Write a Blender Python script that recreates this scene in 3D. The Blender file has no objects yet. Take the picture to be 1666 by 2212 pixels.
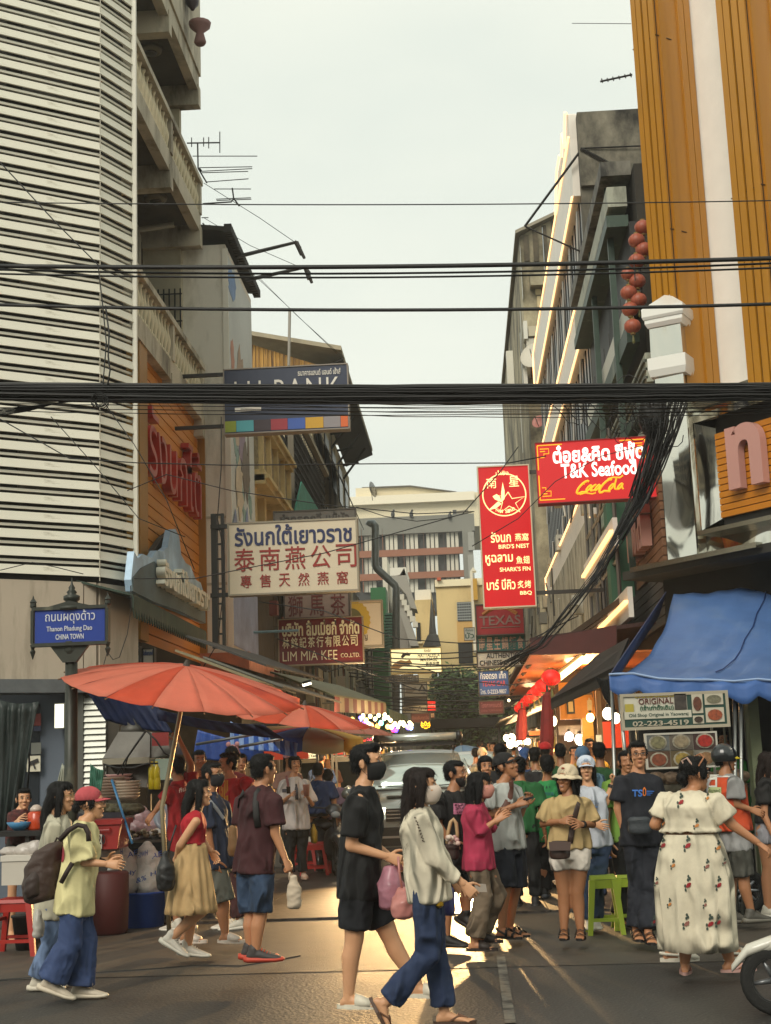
import bpy, math, random
import numpy as np
from mathutils import Vector, Matrix, noise
random.seed(7); rng = np.random.default_rng(5)
R = math.radians
SC = bpy.context.scene; COL = SC.collection
V = Vector
CAMH = 1.58; F = 3000.0; CX, CY = 833.0, 1106.0
yaw, pitch, roll = R(2.9), R(10.37), R(2.1)
fh = V((-math.sin(yaw), math.cos(yaw), 0)); r0 = V((math.cos(yaw), math.sin(yaw), 0)); up0 = V((0, 0, 1))
fwd = fh*math.cos(pitch) + up0*math.sin(pitch); u0 = up0*math.cos(pitch) - fh*math.sin(pitch)
rt = r0*math.cos(roll) - u0*math.sin(roll); upv = r0*math.sin(roll) + u0*math.cos(roll)
CAM = V((0, 0, CAMH))
cd = bpy.data.cameras.new('camera'); cam = bpy.data.objects.new('camera', cd); COL.objects.link(cam)
cam.matrix_world = Matrix(((rt.x, upv.x, -fwd.x, 0), (rt.y, upv.y, -fwd.y, 0), (rt.z, upv.z, -fwd.z, CAMH), (0, 0, 0, 1)))
cd.sensor_fit = 'HORIZONTAL'; cd.sensor_width = 36; cd.lens = F/1666*36; cd.clip_end = 1500; cd.clip_start = 0.1
SC.camera = cam
w = bpy.data.worlds.new('World'); SC.world = w; w.use_nodes = True
nt = w.node_tree; nt.nodes.clear(); N = nt.nodes.new; L = nt.links.new
SUN_EL, SUN_AZ = R(38), R(200)      # soft light from behind the camera, a little to the left
sky = N('ShaderNodeTexSky'); sky.sky_type = 'NISHITA'; sky.sun_disc = False; sky.sun_elevation = SUN_EL; sky.sun_rotation = SUN_AZ
tc = N('ShaderNodeTexCoord'); nz = N('ShaderNodeTexNoise'); nz.inputs['Scale'].default_value = 2.2; nz.inputs['Detail'].default_value = 4
mp = N('ShaderNodeMapping'); mp.inputs['Scale'].default_value = (1, 1, 2.4)
L(tc.outputs['Generated'], mp.inputs['Vector']); L(mp.outputs['Vector'], nz.inputs['Vector'])
cr = N('ShaderNodeValToRGB'); cr.color_ramp.elements[0].position = .35; cr.color_ramp.elements[1].position = .68
cr.color_ramp.elements[0].color = (5.2, 5.6, 5.05, 1); cr.color_ramp.elements[1].color = (6.3, 6.45, 5.6, 1)
L(nz.outputs['Fac'], cr.inputs['Fac'])
mx = N('ShaderNodeMix'); mx.data_type = 'RGBA'; mx.inputs[0].default_value = .95
L(sky.outputs[0], mx.inputs[6]); L(cr.outputs[0], mx.inputs[7])
bg = N('ShaderNodeBackground'); bg.inputs['Strength'].default_value = .1; L(mx.outputs[2], bg.inputs['Color'])
wo = N('ShaderNodeOutputWorld'); L(bg.outputs[0], wo.inputs['Surface'])
sl = bpy.data.lights.new('sun', 'SUN'); sl.energy = 1.5; sl.angle = R(28); sl.color = (1, .93, .82)
so = bpy.data.objects.new('sun', sl); COL.objects.link(so)
sd = V((math.sin(SUN_AZ)*math.cos(SUN_EL), math.cos(SUN_AZ)*math.cos(SUN_EL), math.sin(SUN_EL)))
so.rotation_euler = (-sd).to_track_quat('-Z', 'Y').to_euler()
SC.view_settings.view_transform = 'Standard'; SC.view_settings.look = 'None'; SC.view_settings.gamma = 1
SC.view_settings.use_curve_mapping = False; SC.view_settings.exposure = .66
SC.cycles.max_bounces = 6; SC.cycles.diffuse_bounces = 3; SC.cycles.use_denoising = True
SC.cycles.sample_clamp_indirect = 4
def ray(px, py):
 return (fwd*F + rt*(px-CX) - upv*(py-CY)).normalized()
def atY(px, py, Y):
 d = ray(px, py); return CAM + d*(Y/d.y)
def atX(px, py, X):
 d = ray(px, py); return CAM + d*(X/d.x)
def atZ(px, py, Z=0.0):
 d = ray(px, py); return CAM + d*((Z-CAMH)/d.z)
def onplane(px, py, p, n):
 d = ray(px, py); return CAM + d*((p-CAM).dot(n)/d.dot(n))
def crop(x0, y0, s):
 return lambda x, y, *z: ((x0+x/s)/1.84394, (y0+y/s)/1.84394, *z)
K1 = crop(0, 2600, 2.38); K2 = crop(500, 2600, 2.0825); K3 = crop(0, 3200, 1.3883)
K4 = crop(1250, 2900, 1.874); K5 = crop(1700, 2900, 2.0825); K6 = crop(2300, 2900, 2.158)
def lin(h):
 h = h.lstrip('#'); c = [int(h[i:i+2], 16)/255 for i in (0, 2, 4)]
 return tuple((x/12.92 if x <= .04045 else ((x+.055)/1.055)**2.4) for x in c) + (1,)
MATS = {}
def mat(key, col='#808080', rough=.7, metal=0, var=.0, vscale=3, stretch=(1, 1, 1), bump=0, bscale=40, dirt=None, dscale=1.2, damt=.5,
  emit=0, ecol=None, spec=None, trans=0, alpha=1, sheen=0, dstretch=(1, 1, .35), coat=0, bdist=.02, folds=0):
 if key in MATS: return MATS[key]
 m = bpy.data.materials.new(key); m.use_nodes = True; n = m.node_tree; b = n.nodes['Principled BSDF']
 c = lin(col); b.inputs['Base Color'].default_value = c; b.inputs['Roughness'].default_value = rough; b.inputs['Metallic'].default_value = metal
 if spec is not None: b.inputs['Specular IOR Level'].default_value = spec
 if trans: b.inputs['Transmission Weight'].default_value = trans
 if coat: b.inputs['Coat Weight'].default_value = coat
 if alpha < 1: b.inputs['Alpha'].default_value = alpha
 if emit:
  b.inputs['Emission Color'].default_value = lin(ecol or col); b.inputs['Emission Strength'].default_value = emit
 if var or bump or dirt:
  t = n.nodes.new('ShaderNodeTexCoord')
  def nz_(scale, st, det=5):
   mm = n.nodes.new('ShaderNodeMapping'); mm.inputs['Scale'].default_value = st
   n.links.new(t.outputs['Object'], mm.inputs['Vector']); x = n.nodes.new('ShaderNodeTexNoise')
   x.inputs['Scale'].default_value = scale; x.inputs['Detail'].default_value = det; x.inputs['Roughness'].default_value = .65
   n.links.new(mm.outputs[0], x.inputs['Vector']); return x
  src = None
  if var:
   x = nz_(vscale, stretch); r = n.nodes.new('ShaderNodeValToRGB'); r.color_ramp.elements[0].position = .3; r.color_ramp.elements[1].position = .7
   r.color_ramp.elements[0].color = tuple(v*(1-var) for v in c[:3])+(1,); r.color_ramp.elements[1].color = tuple(min(1, v*(1+var)) for v in c[:3])+(1,)
   n.links.new(x.outputs['Fac'], r.inputs[0]); src = r.outputs[0]
  if dirt:
   x = nz_(dscale, dstretch, 8); r = n.nodes.new('ShaderNodeValToRGB'); r.color_ramp.elements[0].position = .62-damt*.25; r.color_ramp.elements[1].position = .78-damt*.15
   r.color_ramp.elements[0].color = (0, 0, 0, 1); r.color_ramp.elements[1].color = (1, 1, 1, 1)
   n.links.new(x.outputs['Fac'], r.inputs[0]); k = n.nodes.new('ShaderNodeMix'); k.data_type = 'RGBA'
   n.links.new(r.outputs[0], k.inputs[0])
   if src: n.links.new(src, k.inputs[6])
   else: k.inputs[6].default_value = c
   k.inputs[7].default_value = lin(dirt); src = k.outputs[2]
  if src: n.links.new(src, b.inputs['Base Color'])
  if bump:
   x = nz_(bscale, stretch, 0 if bdist > .1 else 5)
   if folds: x = nz_(folds, (1, 1, .55), 2.5); x.noise_type = 'RIDGED_MULTIFRACTAL'; x.normalize = True; x.inputs['Distortion'].default_value = .8
   bp = n.nodes.new('ShaderNodeBump'); bp.inputs['Strength'].default_value = min(1, bump); bp.inputs['Distance'].default_value = bdist
   n.links.new(x.outputs['Fac'], bp.inputs['Height']); n.links.new(bp.outputs[0], b.inputs['Normal'])
 MATS[key] = m; return m
def paint(col, rough=.55, **k): return mat('paint '+col+' %.2f' % rough, col, rough, **k)
def lamp_mat(key, col, s): return mat(key, col, .5, emit=s)
WOFF = {}
def props(o, label=None, cat=None, group=None, kind=None):
 if label: o['label'] = label
 if cat: o['category'] = cat
 if group: o['group'] = group
 if kind: o['kind'] = kind
 return o
def thing(name, label, cat, loc=(0, 0, 0), group=None, rot=0, local=False):
 o = bpy.data.objects.new(name, None); COL.objects.link(o); o.location = loc; o.rotation_euler = (0, 0, rot); o.empty_display_size = .1
 if not local: WOFF[o.name] = V(loc)
 return props(o, label, cat, group)
def link(name, me, parent=None, **p):
 o = bpy.data.objects.new(name, me); COL.objects.link(o)
 if parent is not None:
  o.parent = parent
  if parent.name in WOFF: o.location = -WOFF[parent.name]
 return props(o, **p)
def duptree(o, dl=(0, 0, 0), rot=None, label=None, parent=None):
 c = o.copy(); COL.objects.link(c); c.parent = parent
 if parent is None:
  c.location = V(o.location)+V(dl)
  if rot is not None: c.rotation_euler = (0, 0, rot)
  if label: c['label'] = label
 for ch in o.children: duptree(ch, parent=c)
 return c
class MB:
 def __init__(s, M=None): s.v = []; s.f = []; s.mi = []; s.M = M; s.cur = 0
 def add(s, vs, fs):
  k = len(s.v)
  s.v += [tuple(s.M @ V(p)) for p in vs] if s.M is not None else [tuple(p) for p in vs]
  s.f += [tuple(i+k for i in f) for f in fs]; s.mi += [s.cur]*len(fs); return s
 def box(s, a, b):
  (x0, y0, z0), (x1, y1, z1) = a, b
  return s.add([(x0, y0, z0), (x1, y0, z0), (x1, y1, z0), (x0, y1, z0), (x0, y0, z1), (x1, y0, z1), (x1, y1, z1), (x0, y1, z1)],
    [(3, 2, 1, 0), (4, 5, 6, 7), (0, 1, 5, 4), (1, 2, 6, 5), (2, 3, 7, 6), (3, 0, 4, 7)])
 def hexa(s, p): # 8 points: bottom 4 then top 4
  return s.add(p, [(3, 2, 1, 0), (4, 5, 6, 7), (0, 1, 5, 4), (1, 2, 6, 5), (2, 3, 7, 6), (3, 0, 4, 7)])
 def slab(s, q, t): # quad (4 pts) thickened by vector t
  t = V(t); return s.hexa([V(p) for p in q]+[V(p)+t for p in q])
 def prism(s, poly, t): # polygon thickened by vector
  t = V(t); n = len(poly); vs = [V(p) for p in poly]+[V(p)+t for p in poly]
  return s.add(vs, [tuple(range(n))[::-1], tuple(range(n, 2*n))]+[(i, (i+1) % n, n+(i+1) % n, n+i) for i in range(n)])
 def loft(s, secs, n=12, cap=True): # (center, a, b) half-axes
  vs = []; fs = []
  for c, a, b in secs:
   c, a, b = V(c), V(a), V(b)
   for i in range(n):
    t = 2*math.pi*i/n; vs.append(c+a*math.cos(t)+b*math.sin(t))
  for k in range(len(secs)-1):
   for i in range(n):
    j = (i+1) % n; fs.append((k*n+i, k*n+j, (k+1)*n+j, (k+1)*n+i))
  if cap: fs.append(tuple(range(n))[::-1]); fs.append(tuple(range((len(secs)-1)*n, len(secs)*n)))
  return s.add(vs, fs)
 def tube(s, pts, r, n=6, cap=True):
  pts = [V(p) for p in pts]; rs = r if isinstance(r, (list, tuple)) else [r]*len(pts); secs = []; pa = None
  for i, p in enumerate(pts):
   d = (pts[min(i+1, len(pts)-1)]-pts[max(i-1, 0)]).normalized()
   if pa is None:
    pa = d.cross(V((0, 0, 1)))
    if pa.length < .1: pa = d.cross(V((0, 1, 0)))
   a = (pa-d*pa.dot(d)).normalized(); pa = a; b = d.cross(a); secs.append((p, a*rs[i], b*rs[i]))
  return s.loft(secs, n, cap)
 def cap_(s, p, q, r1, r2, n=10): # tapered capsule
  p, q = V(p), V(q); d = (q-p); l = d.length; d = d/l if l > 1e-6 else V((0, 0, 1))
  a = d.orthogonal().normalized(); b = d.cross(a); secs = []
  for t in (-.98, -.75, -.4): rr = r1*math.sqrt(1-t*t); secs.append((p+d*r1*t, a*rr, b*rr))
  secs.append((p, a*r1, b*r1)); secs.append(((p+q)/2, a*(r1+r2)/2, b*(r1+r2)/2)); secs.append((q, a*r2, b*r2))
  for t in (.4, .75, .98): rr = r2*math.sqrt(1-t*t); secs.append((q+d*r2*t, a*rr, b*rr))
  return s.loft(secs, n)
 def ell(s, c, r, n=14, m=9, R3=None):
  c = V(c); R3 = R3 or Matrix.Identity(3); secs = []
  ax, ay, az = [R3 @ V(v) for v in ((1, 0, 0), (0, 1, 0), (0, 0, 1))]
  for k in range(m+1):
   t = -math.pi/2+math.pi*(k+.02)/(m+.04); secs.append((c+az*r[2]*math.sin(t), ax*r[0]*math.cos(t), ay*r[1]*math.cos(t)))
  return s.loft(secs, n)
 def lathe(s, c, prof, n=16): # prof: (r,z)
  c = V(c); return s.loft([(c+V((0, 0, z)), V((max(r, 1e-4), 0, 0)), V((0, max(r, 1e-4), 0))) for r, z in prof], n)
 def grid(s, P, closed=False): # rows of points
  n = len(P[0]); vs = [p for row in P for p in row]
  return s.add(vs, [(k*n+i, k*n+i+1, (k+1)*n+i+1, (k+1)*n+i) for k in range(len(P)-1) for i in range(n-1)])
 def mesh(s, name, mats=None, smooth=False):
  me = bpy.data.meshes.new(name); me.from_pydata([tuple(p) for p in s.v], [], s.f)
  for m in (mats if isinstance(mats, (list, tuple)) else [mats]):
   if m: me.materials.append(m)
  if len(me.materials) > 1: me.polygons.foreach_set('material_index', s.mi)
  if smooth: me.polygons.foreach_set('use_smooth', [True]*len(me.polygons))
  me.update(); return me
 def build(s, name, mats, parent=None, smooth=False, **p):
  return link(name, s.mesh(name, mats, smooth), parent, **p)
def bx(name, a, b, m, parent=None, **p): return MB().box(a, b).build(name, m, parent, **p)
def solid(o, t, off=-1):
 md = o.modifiers.new('thickness', 'SOLIDIFY'); md.thickness = t; md.offset = off; return o
TS = bpy.data.scenes.new('workshop')
def evalmesh(o):
 TS.collection.objects.link(o); TS.view_layers[0].update(); dg = TS.view_layers[0].depsgraph
 me = bpy.data.meshes.new_from_object(o.evaluated_get(dg)); TS.collection.objects.unlink(o); return me
TXT = {}
def textgeo(s, ex=.05, off=0, shear=0, sp=1):
 k = (s, ex, off, shear, sp)
 if k in TXT: return TXT[k]
 cu = bpy.data.curves.new('lettering', 'FONT'); cu.body = s; cu.extrude = ex; cu.offset = off; cu.shear = shear; cu.resolution_u = 3; cu.space_character = sp
 o = bpy.data.objects.new('lettering', cu); me = evalmesh(o)
 vs = np.zeros(len(me.vertices)*3, 'f'); me.vertices.foreach_get('co', vs); vs = vs.reshape(-1, 3)
 fs = [tuple(p.vertices) for p in me.polygons]; bpy.data.objects.remove(o); bpy.data.meshes.remove(me)
 if len(vs): lo = vs.min(0); hi = vs.max(0)
 else: vs = np.zeros((3, 3)); fs = []; lo = np.zeros(3); hi = np.ones(3)
 TXT[k] = ((vs-lo)/np.maximum(hi-lo, 1e-6), fs, (hi-lo)); return TXT[k]
def text(parent, s, o, u, v, n, box, m, depth=.01, off=0.012, shear=0, name='lettering', keep=False, sp=1):
 """o corner, u/v full-size vectors of the board, n unit normal toward viewer, box=(u0,v0,u1,v1) fractions"""
 g, fs, sz = textgeo(s, .05, off, shear, sp); u0, v0, u1, v1 = box; o, u, v, n = V(o), V(u), V(v), V(n)
 if keep:
  W = (u1-u0)*u.length; H = (v1-v0)*v.length; sc = min(W/sz[0], H/sz[1]); du = sz[0]*sc/u.length; dv = sz[1]*sc/v.length
  cu, cv = (u0+u1)/2, (v0+v1)/2; u0, u1, v0, v1 = cu-du/2, cu+du/2, cv-dv/2, cv+dv/2
 A = np.array([u*(u1-u0), v*(v1-v0), n*depth]); P = g @ A + np.array(o+u*u0+v*v0+n*.002)
 me = bpy.data.meshes.new(name); me.from_pydata([tuple(p) for p in P], [], fs); me.materials.append(m)
 return link(name, me, parent)
def remesh(mb, vox, smooth=2, name='m'):
 me = mb.mesh(name); o = bpy.data.objects.new('m', me); r = o.modifiers.new('r', 'REMESH'); r.mode = 'VOXEL'; r.voxel_size = vox; r.use_smooth_shade = True
 if smooth:
  q = o.modifiers.new('s', 'SMOOTH'); q.iterations = smooth; q.factor = .5
 out = evalmesh(o); bpy.data.objects.remove(o); bpy.data.meshes.remove(me)
 out.polygons.foreach_set('use_smooth', [True]*len(out.polygons)); return out
def getco(me):
 a = np.zeros(len(me.vertices)*3, 'f'); me.vertices.foreach_get('co', a); return a.reshape(-1, 3)
def setco(me, a): me.vertices.foreach_set('co', a.astype('f').ravel()); me.update()
def getno(me):
 a = np.zeros(len(me.vertices)*3, 'f'); me.vertex_normals.foreach_get('vector', a); return a.reshape(-1, 3)
def ripple(me, amp, freq, seed=0, st=(1, 1, 1)):
 a = getco(me); n = getno(me); g = np.random.default_rng(seed); s = np.zeros(len(a)); b = a*np.array(st)
 for k in range(6):
  d = g.normal(size=3); d /= np.linalg.norm(d); w_ = d*freq*g.uniform(.6, 1.7)
  s += np.sin(b @ w_ + g.uniform(0, 6)+1.3*np.sin(b @ (g.normal(size=3)*freq*.35)))
 s = 1-np.abs(s/2.2); s = np.clip(s, -1.2, 1); setco(me, a+n*(s*amp)[:, None]); return me
# ================= ground =================
def nodes_mat(key):
 m = bpy.data.materials.new(key); m.use_nodes = True; MATS[key] = m; n = m.node_tree
 return m, n, n.nodes['Principled BSDF'], n.nodes.new, n.links.new
def asphalt():
 m, n, b, N, L = nodes_mat('asphalt')
 t = N('ShaderNodeTexCoord'); a = N('ShaderNodeTexNoise'); a.inputs['Scale'].default_value = 75; a.inputs['Detail'].default_value = 3
 c = N('ShaderNodeTexNoise'); c.inputs['Scale'].default_value = .7; c.inputs['Detail'].default_value = 7
 v = N('ShaderNodeTexVoronoi'); v.inputs['Scale'].default_value = 42; s = N('ShaderNodeTexVoronoi'); s.inputs['Scale'].default_value = 9
 for x in (a, c, v, s): L(t.outputs['Object'], x.inputs['Vector'])
 r = N('ShaderNodeValToRGB'); e = r.color_ramp.elements; e[0].position = .3; e[0].color = (.014, .0125, .0105, 1); e[1].position = .72; e[1].color = (.066, .061, .054, 1)
 L(a.outputs['Fac'], r.inputs[0])
 r2 = N('ShaderNodeValToRGB'); e = r2.color_ramp.elements; e[0].position = .35; e[0].color = (.6, .6, .6, 1); e[1].position = .65; e[1].color = (1.2, 1.17, 1.1, 1); L(c.outputs['Fac'], r2.inputs[0])
 mu = N('ShaderNodeMix'); mu.data_type = 'RGBA'; mu.blend_type = 'MULTIPLY'; mu.inputs[0].default_value = 1; L(r.outputs[0], mu.inputs[6]); L(r2.outputs[0], mu.inputs[7])
 r3 = N('ShaderNodeValToRGB'); e = r3.color_ramp.elements; e[0].position = .0; e[0].color = (1, 1, 1, 1); e[1].position = .09; e[1].color = (0, 0, 0, 1); L(s.outputs['Distance'], r3.inputs[0])
 m2 = N('ShaderNodeMix'); m2.data_type = 'RGBA'; L(r3.outputs[0], m2.inputs[0]); L(mu.outputs[2], m2.inputs[6]); m2.inputs[7].default_value = (.2, .19, .17, 1)
 L(m2.outputs[2], b.inputs['Base Color'])
 bp = N('ShaderNodeBump'); bp.inputs['Strength'].default_value = .45; bp.inputs['Distance'].default_value = .008; L(v.outputs['Distance'], bp.inputs['Height']); L(bp.outputs[0], b.inputs['Normal'])
 rr = N('ShaderNodeMapRange'); rr.inputs['To Min'].default_value = .46; rr.inputs['To Max'].default_value = .68; L(c.outputs['Fac'], rr.inputs[0]); L(rr.outputs[0], b.inputs['Roughness'])
 return m
def stamped():
 m, n, b, N, L = nodes_mat('stamped paving')
 t = N('ShaderNodeTexCoord'); wv = N('ShaderNodeTexWave'); wv.wave_type = 'RINGS'; wv.inputs['Scale'].default_value = 1
 sx = N('ShaderNodeSeparateXYZ'); L(t.outputs['Object'], sx.inputs[0])
 def M(op, a, bb=None):
  x = N('ShaderNodeMath'); x.operation = op
  for i, q in enumerate((a, bb)):
   if q is None: continue
   if isinstance(q, (int, float)): x.inputs[i].default_value = q
   else: L(q, x.inputs[i])
  return x.outputs[0]
 fy = M('MULTIPLY', sx.outputs[1], 4.2); row = M('FLOOR', fy); fr = M('SUBTRACT', fy, row)
 fx = M('ADD', M('MULTIPLY', sx.outputs[0], 5.2), M('MULTIPLY', row, .5)); fx = M('SUBTRACT', M('FRACT', fx), .5)
 d = M('SQRT', M('ADD', M('MULTIPLY', fx, fx), M('MULTIPLY', fr, fr)))
 ln = M('LESS_THAN', M('ABSOLUTE', M('SUBTRACT', d, .44)), .085)
 nz = N('ShaderNodeTexNoise'); nz.inputs['Scale'].default_value = 1.1; nz.inputs['Detail'].default_value = 7; L(t.outputs['Object'], nz.inputs['Vector'])
 r = N('ShaderNodeValToRGB'); e = r.color_ramp.elements; e[0].position = .3; e[0].color = (.03, .025, .021, 1); e[1].position = .72; e[1].color = (.085, .07, .058, 1); L(nz.outputs[0], r.inputs[0])
 mx = N('ShaderNodeMix'); mx.data_type = 'RGBA'; L(M('MULTIPLY', ln, .75), mx.inputs[0]); L(r.outputs[0], mx.inputs[6]); mx.inputs[7].default_value = (.018, .015, .012, 1)
 L(mx.outputs[2], b.inputs['Base Color']); b.inputs['Roughness'].default_value = .5
 bp = N('ShaderNodeBump'); bp.inputs['Distance'].default_value = .01; bp.invert = True; L(ln, bp.inputs['Height']); L(bp.outputs[0], b.inputs['Normal'])
 return m
mAsph = asphalt(); mStamp = stamped()
mConc = mat('concrete apron', '#4c463d', .56, var=.35, vscale=1.6, bump=.4, bscale=60, dirt='#2e2923', dscale=1.6, damt=.65, dstretch=(1, 1, 1))
g = MB(); g.add([(-400, -60, 0), (400, -60, 0), (400, 900, 0), (-400, 900, 0)], [(0, 1, 2, 3)]); g.build('road', mAsph, kind='structure')
g = MB(); g.add([(-6, 11.5, .004), (6.5, 11.2, .004), (6.5, 15.2, .004), (-6, 15.2, .004)], [(0, 1, 2, 3)]); ap = g.build('concrete_apron', mConc, kind='structure')
sp = MB(); sp.add([(-6, 15.2, .004), (6, 15.2, .004), (6, 150, .004), (-6, 150, .004)], [(0, 1, 2, 3)]); st = sp.build('paved_street', paint('#2a2622', .8), kind='structure')
tile = None
for j in range(12):
 for i in range(7):
  if tile is None:
   tile = MB().box((.006, .006, 0), (1.594, 1.594, .02)).mesh('paving_slab', mStamp)
  o = link('paving_slab', tile, st); o.location = (-5.6+i*1.6, 15.22+j*1.6, .004+random.uniform(0, .003))
far_ = MB().box((-5.6, 34.5, .004), (5.6, 150, .02)).build('paving_course', mStamp, st)
for x0, x1, z in ((-5.3, -3.5, .12), (3.2, 5.6, .12)):
 bx('pavement', (x0, 20.5, 0), (x1, 150, z), mat('pavement', '#6f675c', .8, var=.3, vscale=2), kind='structure')
mP = mat('road paint', '#7d786c', .7, var=.25, vscale=3, dirt='#2c2824', dscale=6, damt=1.0, dstretch=(1, 1, 1))
for (a, b_) in (((1395, 1700), (1470, 2212)),):
 p, q = atZ(*K4(*a)), atZ(*K4(*b_)); d = (q-p).normalized(); s = V((-d.y, d.x, 0))*.035
 m_ = MB(); m_.add([V(x)+V((0, 0, .008)) for x in (p-s, p+s, q+s, q-s)], [(0, 1, 2, 3)]); m_.build('worn_line', mP, ap)
m_ = MB(); pts = [atZ(*K3(x, y))+V((0, 0, .003)) for x, y in ((0, 980), (180, 968), (520, 942), (700, 932), (900, 915), (1100, 900), (1330, 905), (1500, 880), (1660, 850))]
pts = [p+V((0, random.uniform(-.02, .02), 0)) for p in pts]; m_.tube(pts, .009, 4); m_.build('seam', mat('tar', '#141210', .5), ap)

# ================= left: louvred corner building =================
WP = dict(dirt='#b9b3a0', dscale=1.5, damt=.35)
mSlat = mat('white slat', '#dcd8c6', .5, var=.05, vscale=.6, dirt='#a39b84', dscale=3.0, damt=.25, dstretch=(.6, .6, 2))
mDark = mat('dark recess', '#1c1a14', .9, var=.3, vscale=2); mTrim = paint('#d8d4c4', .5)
mBeige = mat('beige panel', '#b7a995', .6, var=.06, vscale=1, dirt='#8f8370', dscale=2.2, damt=.5, dstretch=(1.5, 1.5, .25))
A = atY(277, 1000, 20.0); A = V((A.x, 20.0, 0)); B = A + V((-.4226, -.906, 0))*.76; C = B + V((-.819, -.574, 0))*3.2
nAB = V((.906, -.4226, 0)); nBC = V((.574, -.819, 0)); nB = (nAB+nBC).normalized()
lb = thing('louvred_building', 'white corner building clad in horizontal louvre slats above beige panels', 'building', (A.x-1, A.y, 0))
def band(z0, z1, off, th, tip=.0, name='slat', m=mSlat, parent=lb, a=A, b=B, c=C):
 def ring(o_, z): return [a+nAB*o_+V((0, 0, z)), b+nB*(o_/nB.dot(nAB))+V((0, 0, z)), c+nBC*o_+V((0, 0, z))]
 o0, o1, i0, i1 = ring(off+tip, z0), ring(off, z1), ring(off-th+tip, z0), ring(off-th, z1); g = MB()
 for k in (0, 1): g.hexa([i0[k], o0[k], o0[k+1], i0[k+1], i1[k], o1[k], o1[k+1], i1[k+1]])
 return g
zz = 4.36; PER = .248
mw = band(0, .128, .10, .03, .03).mesh('slat', mSlat); mn = band(0, .036, .085, .03, .0).mesh('slat', mSlat)
k = 0
while zz < 13.9:
 o = link('slat', mw, lb); o.location.z += zz+random.uniform(-.002, .002)
 o = link('slat', mn, lb); o.location.z += zz+.172
 zz += PER
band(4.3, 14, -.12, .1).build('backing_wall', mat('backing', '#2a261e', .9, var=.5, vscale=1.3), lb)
for kz in range(3):
 for s_, t_ in ((.35, 1.1), (1.35, 2.1)):
  g = MB(); p = B+(C-B).normalized()*s_; q = B+(C-B).normalized()*t_; z = 5.4+kz*3.0
  g.hexa([p-nBC*.1+V((0, 0, z)), p-nBC*.04+V((0, 0, z)), q-nBC*.04+V((0, 0, z)), q-nBC*.1+V((0, 0, z)), p-nBC*.1+V((0, 0, z+1.5)), p-nBC*.04+V((0, 0, z+1.5)), q-nBC*.04+V((0, 0, z+1.5)), q-nBC*.1+V((0, 0, z+1.5))]); g.build('dark_window', mat('old pane', '#4b463c', .4, var=.5, vscale=4), lb)
for q in (A+nAB*.13,):
 MB().box((q.x-.03, q.y-.02, 4.2), (q.x+.035, q.y+.05, 14)).build('corner_trim', mTrim, lb)
q = B+nB*.125; MB().box((q.x-.006, q.y-.006, 4.3), (q.x+.006, q.y+.006, 14)).build('joint_strip', paint('#a8a290'), lb)
zt, zb = 4.28, 2.9
bc = (C-B).normalized(); P1 = onplane(176, 1350, B, nBC); P2 = onplane(233, 1350, B, nBC); P1.z = P2.z = 0
A2 = A+V((.05, .1, 0))
for p, q, nn in ((C, P1, nBC), (P1, B, nBC), (B, A2, nAB)):
 d = (q-p).normalized()*.008; pp, qq = p+d, q-d; o_ = nn*.09
 MB().hexa([pp+V((0, 0, zb)), pp+o_+V((0, 0, zb)), qq+o_+V((0, 0, zb)), qq+V((0, 0, zb)), pp+V((0, 0, zt)), pp+o_+V((0, 0, zt)), qq+o_+V((0, 0, zt)), qq+V((0, 0, zt))]).build('fascia_panel', mBeige, lb)
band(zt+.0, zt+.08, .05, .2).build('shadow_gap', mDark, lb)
band(2.72, 2.9, .38, .5).build('canopy', mat('grey canopy', '#66696a', .45, metal=.3, var=.15, vscale=4), lb)
GY = B.y-.05
gw = mat('blue grey wall', '#58616c', .7, var=.08, vscale=1)
def rectY(px0, py0, px1, py1, Y, th, name, m, parent, **p):
 a, b_ = atY(px0, py0, Y), atY(px1, py1, Y)
 return bx(name, (min(a.x, b_.x), Y, min(a.z, b_.z)), (max(a.x, b_.x), Y+th, max(a.z, b_.z)), m, parent, **p)
Yw = 19.0
bx('ground_floor_wall', (-9.5, Yw+.02, 0), (atY(171, 1600, Yw).x, Yw+.3, 2.74), gw, lb)
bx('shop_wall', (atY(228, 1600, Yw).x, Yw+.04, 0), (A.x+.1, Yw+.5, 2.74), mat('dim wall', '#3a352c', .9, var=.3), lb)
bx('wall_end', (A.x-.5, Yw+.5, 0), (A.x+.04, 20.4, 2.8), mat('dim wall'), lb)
for px in (225, 245): pass
bx('pillar', (atY(222, 1600, Yw).x-.5, Yw-.05, 0), (atY(222, 1600, Yw).x-.26, Yw+.02, 2.7), paint('#55554e', .7), lb)
bx('window_pane', (-9.4, Yw-.01, .9), (atY(85, 1600, Yw).x, Yw+.018, 2.6), mat('dark glazing', '#2b3035', .15, spec=.6), lb)
sh = bx('roller_shutter', (atY(172, 1600, Yw).x, Yw+.02, .2), (atY(229, 1600, Yw).x, Yw+.05, 2.66), paint('#6d6c62', .5), lb)
x0, x1 = atY(172, 1600, Yw).x, atY(229, 1600, Yw).x
sm = MB().hexa([(x0, Yw-.035, 0), (x1, Yw-.035, 0), (x1, Yw+.02, 0), (x0, Yw+.02, 0), (x0, Yw, .075), (x1, Yw, .075), (x1, Yw+.02, .075), (x0, Yw+.02, .075)]).mesh('shutter_slat', mat('shutter', '#a9aaa0', .38, metal=.35, var=.1))
for k in range(29):
 o = link('shutter_slat', sm, sh); o.location.z += .25+k*.083
p = atY(224*1, 1500, Yw)
def K1p(x, y, Y): return atY(*K1(x, y), Y)
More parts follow.
